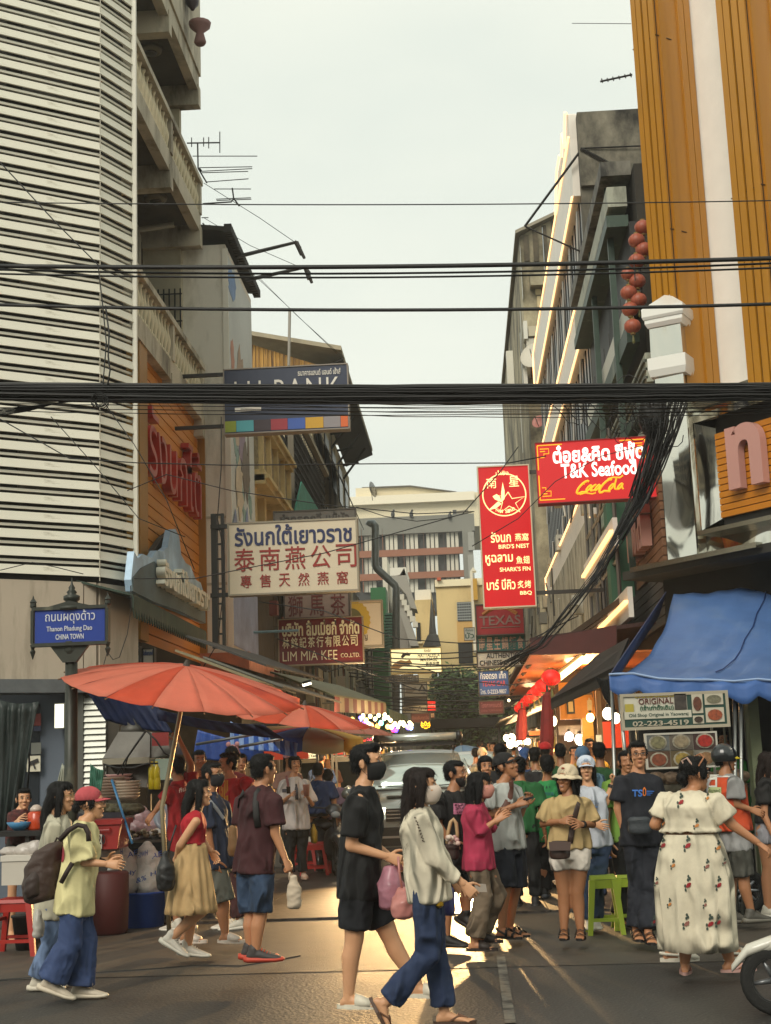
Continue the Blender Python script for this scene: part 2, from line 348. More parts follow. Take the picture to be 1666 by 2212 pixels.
def k1box(x0, y0, x1, y1, Y, th, name, m, parent=None, **p):
 a, b_ = K1p(x0, y0, Y), K1p(x1, y1, Y)
 return bx(name, (a.x, Y, b_.z), (b_.x, Y+th, a.z), m, parent, **p)
t = thing('light_box', 'small glowing white light box on the blue wall beside the pole', 'light', K1p(560, 700, 18.7))
k1box(520, 490, 600, 710, 18.7, .02, 'diffuser', lamp_mat('box light', '#e8e6cf', 1.1), t); k1box(515, 480, 610, 718, 18.721, .2, 'casing', paint('#77786f', .4), t)
t = thing('camera_notice', 'small white notice with a black camera symbol on the blue wall', 'sign', K1p(320, 1120, 18.9))
k1box(255, 980, 382, 1125, 18.9, .01, 'board', paint('#cfc9b2', .6), t)
g = MB(); a = K1p(320, 1040, 18.89)
g.M = Matrix.Translation(a) @ Matrix.Rotation(R(-20), 4, 'Y'); g.box((-.07, -.01, -.02), (.07, .0, .03)); g.box((-.02, -.01, -.09), (.0, 0, -.02)); g.build('camera_symbol', paint('#22201c'), t)
for (x0, y0, x1, y1, c_) in ((318, 580, 388, 690, '#7a2f2a'), (318, 700, 388, 740, '#232a44'), (295, 855, 388, 960, '#6b6d64')):
 k1box(x0, y0, x1, y1, 18.9, .008, 'poster', paint(c_, .6), None, label={'#7a2f2a': 'dark red poster pasted on the blue wall', '#232a44': 'navy label strip under the red poster', '#6b6d64': 'faded grey sheet above the camera notice'}[c_], category='poster') if 0 else props(k1box(x0, y0, x1, y1, 18.9, .008, 'poster', paint(c_, .6)), {'#7a2f2a': 'dark red poster pasted high on the blue wall', '#232a44': 'navy label strip pasted right under the red poster', '#6b6d64': 'faded grey sheet pasted above the camera notice'}[c_], 'poster')

# ================= left: balcony shophouse =================
XB = -4.86; YB0, YB1 = 20.25, 26.0
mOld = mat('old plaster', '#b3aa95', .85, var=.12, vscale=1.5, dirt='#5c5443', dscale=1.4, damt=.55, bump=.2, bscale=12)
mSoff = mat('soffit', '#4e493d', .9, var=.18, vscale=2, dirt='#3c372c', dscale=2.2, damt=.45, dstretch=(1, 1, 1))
mBal = mat('baluster', '#cbbf9f', .8, var=.1, vscale=6, dirt='#6a5f49', dscale=5, damt=.4)
bb = thing('balcony_shophouse', 'old cream shophouse with three tiers of balustraded balconies', 'building', (XB, 23, 0))
WX = -6.0
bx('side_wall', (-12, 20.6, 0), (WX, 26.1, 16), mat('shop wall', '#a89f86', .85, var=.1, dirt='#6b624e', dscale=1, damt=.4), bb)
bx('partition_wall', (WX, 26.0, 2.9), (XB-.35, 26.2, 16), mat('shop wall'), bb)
prof = [(.055, 0), (.055, .04), (.03, .06), (.035, .1), (.06, .2), (.062, .26), (.03, .36), (.025, .44), (.045, .47), (.045, .5)]
bm_ = MB().lathe((0, 0, 0), [(r_, z_*1.12) for r_, z_ in prof], 8).mesh('baluster', mBal, True)
def balcony(zs, zr, nm, solid_=False, y0=YB0, y1=YB1):
 th = .36
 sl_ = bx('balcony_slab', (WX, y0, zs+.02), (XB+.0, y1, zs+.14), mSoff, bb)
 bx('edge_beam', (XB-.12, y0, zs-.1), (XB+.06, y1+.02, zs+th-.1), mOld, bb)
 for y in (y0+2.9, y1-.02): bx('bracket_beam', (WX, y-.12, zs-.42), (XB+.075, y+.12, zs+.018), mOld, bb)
 if solid_:
  bx('parapet', (XB-.06, y0, zs+th-.1), (XB+.10, y1+.03, zs+2.2), mOld, bb); return
 zc = zs+th-.1
 for y in (y0+.06, y0+2.9, y1-.08): bx('rail_post', (XB-.09, y-.08, zc), (XB+.09, y+.08, zr-.06), mOld, bb)
 bx('handrail', (XB-.11, y0, zr-.06), (XB+.11, y1+.04, zr+.05), mOld, bb)
 n = 22
 for i in range(n):
  y = y0+.22+(y1-y0-.3)*i/(n-.6)
  if abs(y-(y0+2.9)) < .11: continue
  o = link('baluster', bm_, bb); o.location = V((XB, y, zc))-WOFF[bb.name]; o.scale.z = (zr-.06-zc)/.56
zr2 = atY(439, 395, YB1).z; zr1 = atY(458, 793, YB1).z; zs3 = atY(425, 215, YB1).z
balcony(zr1-.98, zr1, 1); balcony(zr2-.95, zr2, 2); balcony(zs3+.25, 0, 3, True)
for cx_, cy_, zz_ in ((950, 305, zs3+.26), (980, 1240, zr2-.94)):
 px, py = cx_/1.58/1.844, cy_/1.58/1.844; p = atZ(px, py, zz_)
 t = thing('ceiling_light', 'round drum light under the %s balcony soffit' % ('topmost' if cy_ < 500 else 'middle'), 'light', p)
 MB().lathe((p.x, p.y, p.z-.09), [(.13, 0), (.2, .02), (.22, .09)], 20).build('lamp_body', paint('#6f6a58', .5), t, True); MB().lathe((p.x, p.y, p.z-.13), [(.02, 0), (.1, .012), (.13, .05)], 16).build('lamp_shade', paint('#3e3b34', .3), t, True)
g = MB(); X_ = WX+.1; g.tube([(XB-.35, 25.4, zr2-1.1), (X_, 25.3, zr2-1.2), (X_, 25.3, zr2-1.35), (X_, 25.3, 8)], .06, 8)
t = g.build('drain_pipe', paint('#8a8370', .6), None, True); props(t, 'beige drain pipe elbowing down under the middle balcony', 'pipe')
bx('dark_shutters', (WX, 24.0, zr1-.6), (WX+.05, 25.9, zr1+2.6), mat('dark shutters', '#241d17', .8, var=.4, vscale=9, stretch=(1, 8, .3)), bb)
g = MB()
for k in range(6): g.box((XB-.9+k*.11, 25.85, zr1-.3), (XB-.87+k*.11, 25.87, zr1+1.6))
for k in range(7): g.box((XB-.9, 25.84, zr1-.2+k*.28), (XB-.3, 25.875, zr1-.18+k*.28))
g.build('iron_grille', mat('iron', '#15130f', .6), bb)
t = thing('parapet_lantern', 'dark lantern on a pink pedestal at the parapet corner', 'lantern', atY(430, 40, 24.5)); p = atY(432, 60, 24.5)
g = MB(); g.lathe(p, [(.09, -.35), (.12, -.3), (.07, -.1), (.2, .02), (.22, .1), (.08, .14)], 12); g.build('pedestal', paint('#7c5a55', .7), t, True)
g = MB(); q = atY(416, 22, 24.5); g.lathe(q, [(.03, 0), (.05, .04), (.12, .12), (.14, .35), (.1, .4)], 12); g.build('lantern_body', paint('#3a2e33', .4), t, True)
mOr = mat('orange plank', '#c47a12', .5, var=.12, vscale=1.2, stretch=(1, .2, 6), coat=.2); mGold = mat('gold frame', '#9a6d26', .45, metal=.25, var=.12, vscale=2)
pw = thing('plank_sign_wall', 'orange plank wall in a gold frame bearing large red letters', 'sign', (XB-.1, 23, 4.5))
XP = XB-.12; y0 = atX(298, 1000, XP).y; y1 = atX(425, 1000, XP).y; ztop = zr1-1.0; zbt = 3.6
bx('frame_post', (XP-.05, y0-.55, zbt), (XP+.16, y0, ztop), mGold, pw); bx('frame_post', (XP-.05, y1, zbt), (XP+.16, y1+.26, ztop), mGold, pw)
bx('frame_post', (XP-.05, y1+.29, zbt), (XP+.12, y1+.6, ztop), mGold, pw)
n = 25; dz = (ztop-zbt)/n; pm = MB().box((XP-.05, y0, .012), (XP+.02, y1, dz-.012)).mesh('plank', mOr)
for k in range(n):
 o = link('plank', pm, pw); o.location.z += zbt+k*dz; o.location.x += random.uniform(0, .004)
bx('backing_board', (XP-.09, y0, zbt), (XP-.05, y1, ztop), mDark, pw)
mRedL = mat('red letter', '#a32a1c', .35, var=.15, vscale=2, coat=.3)
a = atX(300, 1180, XP+.1); za = atX(300, 985, XP).z; zb_ = atX(405, 1100, XP).z
text(pw, 'รังนกไต้', (XP+.03, y0+.05, 6.3), (0, y1-y0-.5, 0), (0, 0, 1.25), (1, 0, 0), (0, 0, 1, 1), mRedL, .15, -.005, name='red_letters')
ms = thing('mountain_sign', 'pale blue mountain shaped sign with raised white letters', 'sign', (XB+.2, 23, 3))
KC3 = crop(450, 1800, 1.5145); XM = XB+.22
out = [(110, 770), (128, 600), (150, 640), (180, 615), (235, 640), (262, 595), (300, 600), (330, 575), (350, 470), (378, 465), (400, 510), (412, 620), (440, 670), (470, 690), (500, 770), (530, 790), (548, 850), (560, 1035), (400, 960), (250, 905), (118, 840)]
poly = [atX(*KC3(x, y), XM) for x, y in out]
mMt = mat('mountain blue', '#a3bdd2', .5, var=.35, vscale=.9, dirt='#5d7488', dscale=.7, damt=.6, dstretch=(1, 1, 1))
MB().prism(poly[::-1], (-.1, 0, 0)).build('board', mMt, ms)
lowp = [atX(*KC3(x, y), XM+.01) for x, y in ((118, 760), (170, 700), (250, 660), (300, 720), (420, 800), (556, 900), (560, 1035), (400, 960), (250, 905), (118, 840))]
MB().prism(lowp[::-1], (-.02, 0, 0)).build('lower_hills', mat('hill blue', '#4b5d63', .6, var=.3, vscale=2), ms)
def poly_text(parent, s, pts, m, depth, off=.02, name='lettering', **k):
 p0, p1, p3 = pts; u = p1-p0; v = p3-p0; return text(parent, s, p0, u, v, u.cross(v).normalized(), (0, 0, 1, 1), m, depth, off, name=name, **k)
p0 = atX(*KC3(258, 805), XM+.02); p1 = atX(*KC3(538, 962), XM+.02); p3 = atX(*KC3(245, 625), XM+.02); p3.y = p0.y; p1.z = p0.z
text(ms, 'รังนกไต้เยาวราช', p0, p1-p0, (0, 0, (p3.z-p0.z)), (1, 0, 0), (0, 0, 1, 1), paint('#d9d5c2', .45), .14, .03, name='white_letters')
g = MB(); g.prism([atX(*KC3(x, y), XM-.2) for x, y in ((230, 620), (300, 520), (350, 480), (350, 560), (290, 610))], (-.1, 0, 0)); g.build('rock_trim', paint('#3b352c', .9), ms)
aw = thing('toothed_awning', 'dark green fringed awning with pointed teeth under the mountain sign', 'awning', (XB+.2, 23, 2.6))
mGrA = mat('green awning', '#2c3b30', .8, var=.3, vscale=3, dirt='#51584a', dscale=3, damt=.3)
pa, pb = atX(*KC3(125, 870), XM+.1), atX(*KC3(565, 1085), XM+.1); n = 34; g = MB(); g2 = MB(); zt_ = pa.z
for i in range(n):
 ya = pa.y+(pb.y-pa.y)*i/n; yb = pa.y+(pb.y-pa.y)*(i+1)/n
 g.prism([(XM+.1, ya, zt_), (XM+.1, ya, zt_-.16), (XM+.1, (ya+yb)/2, zt_-.30), (XM+.1, yb, zt_-.16), (XM+.1, yb, zt_)], (-.02, 0, 0))
g.build('toothed_fringe', mGrA, aw); MB().slab([(XM+.09, pa.y, zt_), (XM+.09, pb.y, zt_), (XM-1.1, pb.y, zt_+.35), (XM-1.1, pa.y, zt_+.35)], (0, 0, .03)).build('awning_roof', mGrA, aw)
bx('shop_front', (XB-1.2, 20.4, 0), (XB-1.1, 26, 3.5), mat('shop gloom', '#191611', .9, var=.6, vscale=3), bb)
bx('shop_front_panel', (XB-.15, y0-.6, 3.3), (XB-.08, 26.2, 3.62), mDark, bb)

# ================= left: white pillar with mural =================
pm_ = thing('mural_tower', 'white rendered stair tower with a tall painted mural on its side', 'building', (-4.6, 27.5, 0))
mWh = mat('white render', '#dbd4c4', .75, var=.06, vscale=.6, dirt='#9a917c', dscale=.9, damt=.4)
YT = 26.3; xl = atY(425, 1200, YT).x-.25; xr = atY(497, 1200, YT).x; zt = atY(440, 530, YT).z; zb = atY(490, 1410, YT).z
y2 = 29.7
bx('tower_body', (xl, YT, zb), (xr, y2, zt), mWh, pm_);
for px in (0,): bx('edge_fin', (xr-.06, YT-.03, zb), (xr+.05, YT, zt-.1), paint('#dcd6c6'), pm_)
for z in (zt-3.1, zt-5.6, zt-6.9): bx('band_course', (xl, YT-.012, z), (xr-.06, YT, z+.05), paint('#b1a893', .7), pm_)
def blob(cy, cz, ry, rz, X, n=18, j=.25, seed=0):
 g_ = random.Random(seed); return [(X, cy+ry*math.cos(t)*(1+g_.uniform(-j, j)), cz+rz*math.sin(t)*(1+g_.uniform(-j, j))) for t in [2*math.pi*i/n for i in range(n)]]
mu = bx('mural', (xr, YT+.1, zb+.1), (xr+.012, y2-.05, zt-.15), mat('mural ground', '#bfc3bf', .6, var=.12, vscale=.5), pm_)
X = xr+.014
def paintblob(c, *a, **k): MB().prism(blob(*a, **k), (.006, 0, 0)).build('painted_shape', paint(c, .6, var=.2, vscale=3), mu)
H_ = zt-zb
paintblob('#6d8cb8', 27.0, zt-.6, .5, .35, X, seed=1); paintblob('#b5806a', 26.9, zt-2.2, .2, .4, X, seed=2)
for i in range(7): paintblob('#7d9a94', 27.4+i*.26, zt-2.9-i*.33, .2, .26, X, seed=10+i)
for i in range(7): paintblob('#84a09a', 27.1+i*.26, zt-3.9-i*.35, .2, .26, X, seed=30+i)
paintblob('#6b5f50', 28.8, zt-3.9, .12, .6, X, seed=3)
for i in range(6): paintblob(['#a08870', '#7d7468', '#b8a793', '#8f7f92', '#6f665c', '#c2b49c'][i], 27.9+.5*math.sin(i*2.1), zb+5.9-i*.5, .45, .55, X+.002*i, seed=50+i, j=.4)
MB().prism([(X+.015, YT+.12, zb+.15), (X+.015, y2-.1, zb+.15), (X+.015, y2-.1, zb+2.5), (X+.015, y2-.8, zb+2.1), (X+.015, y2-1.3, zb+3.2), (X+.015, YT+1.2, zb+2.0), (X+.015, YT+.6, zb+2.9), (X+.015, YT+.12, zb+2.4)], (.006, 0, 0)).build('painted_shape', mat('mural hills', '#7480a0', .6, var=.35, vscale=1.1), mu)
rf = MB(); rz = atY(450, 512, YT).z
mRoofD = mat('dark corrugated', '#2b2822', .7, var=.3, vscale=2)
rf.slab([(xl-.1, YT-.25, rz+.15), (xr+.12, YT-.25, rz-.0), (xr+.14, y2+.3, rz+.05), (xl-.1, y2+.3, rz+.2)], (0, 0, .1)); o = rf.build('roof', mRoofD, pm_)
g = MB()
for i in range(26):
 f = i/25; y_ = YT-.25+f*(y2+.5-YT); x_ = xr+.13; z_ = rz+.0; g.box((x_-.1, y_-.05, z_-.03), (x_+.05, y_+.05, z_+.14))
g.build('roof_corrugation', mRoofD, o)
bx('tower_foot', (xl, YT-.1, zb-.42), (xr+.35, y2, zb-.003), mat('foot box', '#a8674c', .7, var=.2), pm_)

# ================= left: row of further shophouses =================
XF = -4.75
def shop(name, label, y0, y1, h, m, x=XF, z0=0, parent=None):
 t = thing(name, label, 'building', (x-2, (y0+y1)/2, 0)); bx('wall', (x-6, y0, z0), (x, y1, h), m, t); return t
mCr = mat('cream wall', '#c3ae7c', .8, var=.1, vscale=1, dirt='#6f5f3f', dscale=1.2, damt=.45)
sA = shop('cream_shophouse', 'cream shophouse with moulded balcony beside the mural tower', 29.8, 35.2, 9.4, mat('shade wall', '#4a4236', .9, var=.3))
z1 = atX(585, 1060, -4.2).z
def yX(px, py, X): return atX(px, py, X).y
for zc in (atY(615, 1010, 35).z, atY(612, 1105, 35).z-.2):
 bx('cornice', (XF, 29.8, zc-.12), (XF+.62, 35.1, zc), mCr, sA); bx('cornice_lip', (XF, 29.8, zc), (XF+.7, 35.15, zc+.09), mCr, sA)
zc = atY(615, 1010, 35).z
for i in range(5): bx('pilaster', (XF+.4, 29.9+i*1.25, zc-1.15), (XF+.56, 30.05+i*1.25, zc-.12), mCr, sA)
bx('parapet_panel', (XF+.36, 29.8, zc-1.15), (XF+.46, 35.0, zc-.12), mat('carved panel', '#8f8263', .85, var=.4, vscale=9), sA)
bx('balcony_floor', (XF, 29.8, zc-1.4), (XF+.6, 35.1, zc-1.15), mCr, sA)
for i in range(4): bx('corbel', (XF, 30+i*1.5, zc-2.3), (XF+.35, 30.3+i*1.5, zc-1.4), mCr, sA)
bx('air_duct', (XF+.4, 33.2, zc-2.05), (XF+1.0, 34.9, zc-1.95), paint('#8f8a7c', .4), sA)
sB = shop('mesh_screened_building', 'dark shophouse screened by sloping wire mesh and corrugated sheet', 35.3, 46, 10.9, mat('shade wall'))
g = MB(); zt_ = atX(640, 915, -4.3).z
mMesh = mat('wire mesh', '#2a2721', .8)
za, zb2 = atY(640, 935, 37).z, atY(640, 1130, 37).z
for k in range(26):
 z = zb2-3.5+(za+.4-zb2+3.5)*k/25; g.box((XF+.45, 36, z), (XF+.47, 45.4, z+.05))
for k in range(30): g.box((XF+.43, 36+k*.32, zb2-3.5), (XF+.45, 36.04+k*.32, za+.4))
g.build('mesh_screen', mMesh, sB, kind='stuff')
bx('screen_backing', (XF+.3, 36, zb2-3.5), (XF+.34, 45.4, za+.5), mat('mesh backing', '#1b1814', .9), sB)
bx('beam', (XF+.4, 36, za+.5), (XF+.6, 45.4, za+.65), paint('#8d836c', .7), sB)
bx('post', (XF+.4, 35.8, 4), (XF+.55, 35.95, za+.6), paint('#6b6455', .7), sB)
tp = MB().prism([atX(*K, XF+.75) for K in ((652, 1040), (690, 1103), (640, 1140), (636, 1110))], (-.03, 0, 0)).build('green_tarpaulin', paint('#1f7a66', .6, var=.3)); props(tp, 'teal tarpaulin hanging in the dark mesh screened bay', 'tarpaulin')
sC = shop('rusty_gabled_building', 'tall building with rust streaked corrugated gable and wide eaves', 46.2, 62, 14.6, mat('stained wall', '#b9ad90', .85, var=.15, dirt='#4a4132', dscale=.9, damt=.7))
mRust = mat('rusty sheet', '#b08438', .7, var=.3, vscale=3, stretch=(1, 1, .1), dirt='#3b2010', dscale=3.5, damt=.75, dstretch=(3, 3, .15))
YG = 46; xa, xb = atY(530, 740, YG), atY(722, 800, YG); dz_ = .0; n = 44
g = MB()
for i in range(n):
 f0, f1 = i/n, (i+1)/n; xx0 = xa.x+(xb.x-xa.x)*f0; xx1 = xa.x+(xb.x-xa.x)*f1; zt0 = xa.z+(xb.z-xa.z)*f0; zb0 = atY(540, 800, YG).z+(atY(710, 818, YG).z-atY(540, 800, YG).z)*f0
 g.box((xx0, YG+(.03 if i % 2 else 0), zb0), (xx1-.002, YG+.1, zt0))
g.build('rusty_gable', mRust, sC)
e0 = atY(740, 765, YG); e1 = atY(805, 975, 60.5); pk = atY(525, 722, YG)
ro = MB().slab([pk+V((-1, -.5, .1)), e0+V((0, -.5, 0)), e1, V((pk.x-1, 60.5, pk.z))], (0, 0, .15)).build('roof', mat('roof sheet', '#9c9178', .7, var=.15), sC)
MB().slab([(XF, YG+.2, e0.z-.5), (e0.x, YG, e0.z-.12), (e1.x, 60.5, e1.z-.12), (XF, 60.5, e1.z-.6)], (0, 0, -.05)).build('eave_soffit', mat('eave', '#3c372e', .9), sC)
for k in range(5): g = MB(); y = 47.5+k*2.8; f = (y-YG)/14.5; z = e0.z+(e1.z-e0.z)*f; x = e0.x+(e1.x-e0.x)*f; g.tube([(XF, y, z-1.6), (x-.2, y, z-.3)], .05, 4); g.tube([(XF, y, z-1.0), (x-.5, y, z-.9)], .05, 4); g.build('eave_bracket', paint('#1d1a15'), sC)
for k in range(5):
 for f in range(4): bx('window', (XF, 47.4+k*2.9, 4+f*2.8), (XF+.05, 48.9+k*2.9, 5.5+f*2.8), paint('#2c2a26', .3), sC)
bx('lower_wall_bay', (XF-.2, 45.95, 8), (XF+.0, 46.15, 13), paint('#b5a988', .8), sC)
p = MB().tube([atY(624, 790, 45), atY(626, 668, 45)], .05, 6).build('aerial_mast', paint('#8a8478', .5)); props(p, 'thin mast rising in front of the rusty gable', 'mast')
dw = props(MB().slab([(XF+.05, 46.4, 13.4), (XF+1.0, 46.4, 11.1), (XF+1.0, 56, 11.1), (XF+.05, 56, 13.4)], (0, 0, .06)).build('brown_awning', mat('brown awning', '#231e19', .8, var=.3)), 'dark brown corrugated lean-to awning high on the tall shophouse', 'awning')
sD = shop('dim_shophouse', 'dim weathered shophouse with ducts beyond the tall gabled one', 62.2, 84, 9.5, mat('dim wall b', '#6b6352', .9, var=.3, dirt='#2c281f', dscale=.6, damt=.8))
for k in range(6): bx('window', (XF, 63+k*3.4, 5.5), (XF+.06, 65+k*3.4, 7.6), paint('#23211c', .3), sD)
# ================= right: gold corner building =================
D0 = atY(1450, 1200, 20); D0 = V((D0.x, 20, 0)); e1 = V((.574, -.819, 0)); en = V((-.819, -.574, 0)); XR = D0.x
def MD(o=(0, 0, 0)): # frame: x along e1, y inward (-en), z up
 m = Matrix(((e1.x, -en.x, 0, D0.x), (e1.y, -en.y, 0, D0.y), (0, 0, 1, 0), (0, 0, 0, 1))); return m @ Matrix.Translation(o)
mSteel = mat('stainless', '#d6d3c8', .07, metal=1, bump=1, bscale=1.1, stretch=(1, 1, .45), bdist=.35)
mSteel2 = mat('stainless dull', '#b5b2a6', .22, metal=1, bump=.15, bscale=3)
mGoldC = mat('gold column', '#b27a18', .4, metal=.15, var=.1, vscale=1.5, stretch=(1, 1, .2), coat=.2)
gb = thing('gold_column_building', 'corner building with tall gold fluted columns over a mirror steel shopfront', 'building', D0+V((1, -1, 0)))
def gbox(a, b, name, m, parent=gb, **k): return MB(MD()).box(a, b).build(name, m, parent, **k)
gbox((-.05, .74, 4.3), (9, 1.1, 16), 'facade', mat('sky white cladding', '#eeebe2', .2, spec=.6, var=.04), gb)  # mirror facade coloured plain white in place of the sky it reflects
def column(x0, x1, xl):
 g = gbox((x0+.012, .012, 6.3), (x1-.012, .74, 16), 'column_core', mGoldC, gb)
 gbox((x0+.004, .001, 6.3), (x1-.004, .011, 16), 'groove_shade', paint('#3a2608', .8), gb)  # dark brown sheet paints shade into the grooves between the flutes
 n = 4; w_ = (x1-x0)/n; s_ = MB(MD()).box((x0+.014, -.035, 6.3), (x0+w_-.014, .0, 16)).mesh('column_flute', mGoldC)
 for k in range(n):
  o = link('column_flute', s_, g); o.location = V(e1)*w_*k - V(en)*(-.012 if k % 3 == 1 else 0)
 s3 = MB(MD()).box((x1-.02, .05, 6.3), (x1+.02, .17, 16)).mesh('column_flute', mGoldC)
 for k in (0, 3, 4): o = link('column_flute', s3, g); o.location = -V(en)*.135*k
 s2 = MB(MD()).box((x0-.02, .03, 6.3), (x0+.02, .145, 16)).mesh('column_flute', mGoldC)
 for k in range(3):
  o = link('column_flute', s2, g); o.location = -V(en)*.13*k
 for z in (9.2, 12.3, 15): MB(MD()).box((x0-.022, -.024, z), (x1, .3, z+.012)).build('joint', paint('#4c3208'), g)
column(.02, .52, 0); column(1.75, 2.3, 0); column(3.5, 4.1, 0)
gbox((-.1, .1, 4.3), (9, .5, 6.45), 'steel_storey', mSteel, gb)
for x in (.02, .42): gbox((x, -.06, 4.3), (x+.2, .1, 6.45 if x > .1 else 6.6), 'steel_pilaster', mSteel, gb)
gbox((.5, .02, 6.42), (9, .6, 6.6), 'steel_cornice', mSteel2, gb)
sg = thing('plank_sign', 'orange plank sign framed in mirror steel with a huge pink raised letter', 'sign', D0+V((1.2, -1.6, 4.5)))
X0 = .88; X1 = 4.2; Z0 = 4.55; Z1 = 6.22
def sbox(a, b, name, m, **k): return MB(MD()).box(a, b).build(name, m, sg, **k)
sbox((X0, -.32, Z1-.1), (X1, .1, Z1), 'frame_rail', mSteel); sbox((X0, -.32, Z0), (X1, .1, Z0+.06), 'frame_rail', mSteel2); sbox((X0, -.32, Z0+.06), (X0+.07, .1, Z1-.1), 'frame_rail', mSteel)
MB(MD()).hexa([(X0+.07, -.3, Z0+.06), (X0+.3, -.12, Z0+.2), (X0+.3, -.1, Z0+.2), (X0+.07, .1, Z0+.06), (X0+.07, -.3, Z1-.1), (X0+.3, -.12, Z1-.2), (X0+.3, -.1, Z1-.2), (X0+.07, .1, Z1-.1)]).build('frame_return', mSteel, sg)
n = 13; dz = (Z1-.28-Z0-.2)/n; pmm = MB(MD()).box((X0+.3, -.15, .006), (X1, -.1, dz-.008)).mesh('plank', mOr)
for k in range(n):
 o = link('plank', pmm, sg); o.location.z += Z0+.2+k*dz
sbox((X0+.3, -.1, Z0+.1), (X1, -.05, Z1-.1), 'backing_board', mDark)
lo = D0+e1*(X0+.62)+en*.17+V((0, 0, Z0+.52))
text(sg, 'ท', lo, e1*.62, V((0, 0, .86)), en, (0, 0, 1, 1), paint('#c08f84', .35), .12, .05, name='pink_letter')
gbox((-.5, -.5, 4.1), (9, .5, 4.22), 'canopy_slab', mat('canopy dark', '#2a2822', .7, var=.3), gb); gbox((-.2, -.62, 4.17), (2.2, -.5, 4.24), 'canopy_gutter', mSteel2, gb)
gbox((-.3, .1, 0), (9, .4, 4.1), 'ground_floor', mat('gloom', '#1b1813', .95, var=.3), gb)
pp = thing('steel_gate_post', 'mirror steel corner post with stepped collars and pyramid tip', 'post', D0+en*.25+V((.05, 0, 4.2)))
pc = atY(1462, 900, 19.75); pc.z = 0; zt = atY(1450, 640, 19.9).z
def post(prof, name):
 g = MB(); g.M = Matrix.Translation(pc) @ Matrix.Rotation(R(18), 4, 'Z'); g.lathe((0, 0, 0), prof, 4); return g.build(name, mSteel if 'shaft' in name else mat('whitened steel', '#e2dfd6', .3, metal=.3), pp)  # collars and tip whitened, their bright reflection painted into the colour
post([(.30, 4.25), (.30, zt-1.3)], 'shaft'); post([(.37, zt-1.3), (.40, zt-1.2), (.40, zt-1.02)], 'collar'); post([(.34, zt-1.02), (.33, zt-.56)], 'upper_shaft')
post([(.36, zt-.56), (.40, zt-.5), (.40, zt-.44)], 'collar'); post([(.42, zt-.44), (.44, zt-.4), (.44, zt-.28)], 'collar'); post([(.44, zt-.28), (.004, zt)], 'pyramid_tip')
gs = thing('corner_building_side', 'street side of the gold corner building with wooden slats and pink letters', 'building', (XR, 22, 0))
def rb(a, b, name, m, parent=gs, **k): return bx(name, a, b, m, parent, **k)
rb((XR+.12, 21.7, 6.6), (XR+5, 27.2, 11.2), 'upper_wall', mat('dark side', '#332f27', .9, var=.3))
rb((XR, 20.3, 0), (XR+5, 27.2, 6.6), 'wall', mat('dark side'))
mWood = mat('brown slat', '#6f4a2c', .6, var=.25, vscale=2, stretch=(1, .3, 5))
for k in range(13): rb((XR-.06, 20.35, 4.35+k*.135), (XR-.0, 23.6, 4.35+k*.135+.118), 'slat', mWood)
for k in range(6): rb((XR-.07, 20.5, 3.5+k*.135), (XR-.0, 24.6, 3.5+k*.135+.118), 'slat', paint('#3a342b', .8))
t = thing('pink_letters', 'row of raised pink letters on the brown slats beside the steel post', 'sign', (XR-.2, 21.5, 4.8))
text(t, 'ทองไต้', (XR-.08, 23.1, 4.75), (0, -1.9, 0), (0, 0, .75), (-1, 0, 0), (0, 0, 1, 1), paint('#a97a6c', .45), .16, .04, name='letters')
mGG = mat('green gutter', '#33453a', .5, metal=.2, var=.25, vscale=2, dirt='#7d8474', dscale=2, damt=.2)
mPale = mat('pale strip', '#9da08f', .6, var=.15, dirt='#4f5044', dscale=2, damt=.5)
rb((XR-.25, 21.2, 8.0), (XR-.05, 28.8, 8.3), 'gutter', mGG); rb((XR-.18, 21.2, 8.35), (XR-.12, 28.8, 8.8), 'white_fascia', paint('#b9bbb0', .5))
rb((XR-.12, 20.3, 7.1), (XR-.02, 28.8, 7.55), 'louvre_band', mPale); rb((XR-.2, 20.3, 6.75), (XR-.02, 28.8, 6.95), 'gutter', mGG); rb((XR-.12, 20.3, 6.15), (XR-.02, 28.8, 6.6), 'white_fascia', paint('#93a08f', .5))
for z in (7.15, 7.28, 7.41): rb((XR-.16, 20.3, z), (XR-.1, 28.8, z+.04), 'louvre', paint('#54584c'))
rb((XR-.4, 21.9, 11.1), (XR+.1, 28.8, 11.35), 'gutter', mat('stained gutter', '#6a675c', .7, var=.3, dirt='#22211c', dscale=3, damt=.8)); rb((XR-.32, 21.9, 10.55), (XR, 28.8, 10.9), 'ribbed_band', mPale); rb((XR-.36, 21.9, 10.2), (XR, 28.8, 10.4), 'gutter', mGG)
for k in range(9): rb((XR-.15, 20.6+k*.95, 8.8), (XR-.135, 20.62+k*.95, 9.15), 'spike', paint('#2b2a26'))
rb((XR-.02, 21.7, 8.8), (XR+.1, 28.8, 10.2), 'dark_opening', paint('#0c0a08'))
for x, y, z in ((-.06, 22.4, 7.9), (-.06, 25.4, 7.9)): rb((XR-.3, y, 4.5), (XR-.2, y+.1, 11.2), 'post', mGG)
rb((XR-.42, 24.2, 4.2), (XR-.02, 24.7, 6.0), 'green_panel', paint('#2f5a40', .6))
mLan = mat('faded lantern', '#a3563f', .5, var=.15, vscale=6); lm = MB();
for k in range(1):
 lm.ell((0, 0, 0), (.2, .2, .17), 16, 9)
lmm = lm.mesh('lantern_body', mLan, True); cp = MB().lathe((0, 0, .155), [(.06, 0), (.06, .04)], 10).lathe((0, 0, -.2), [(.06, 0), (.06, .04)], 10).mesh('lantern_collar', paint('#8a6c34')); tsl = MB().lathe((0, 0, -.42), [(.02, 0), (.035, .05), (.015, .22)], 8).mesh('tassel', paint('#5c5a2c'))
rbm = MB()
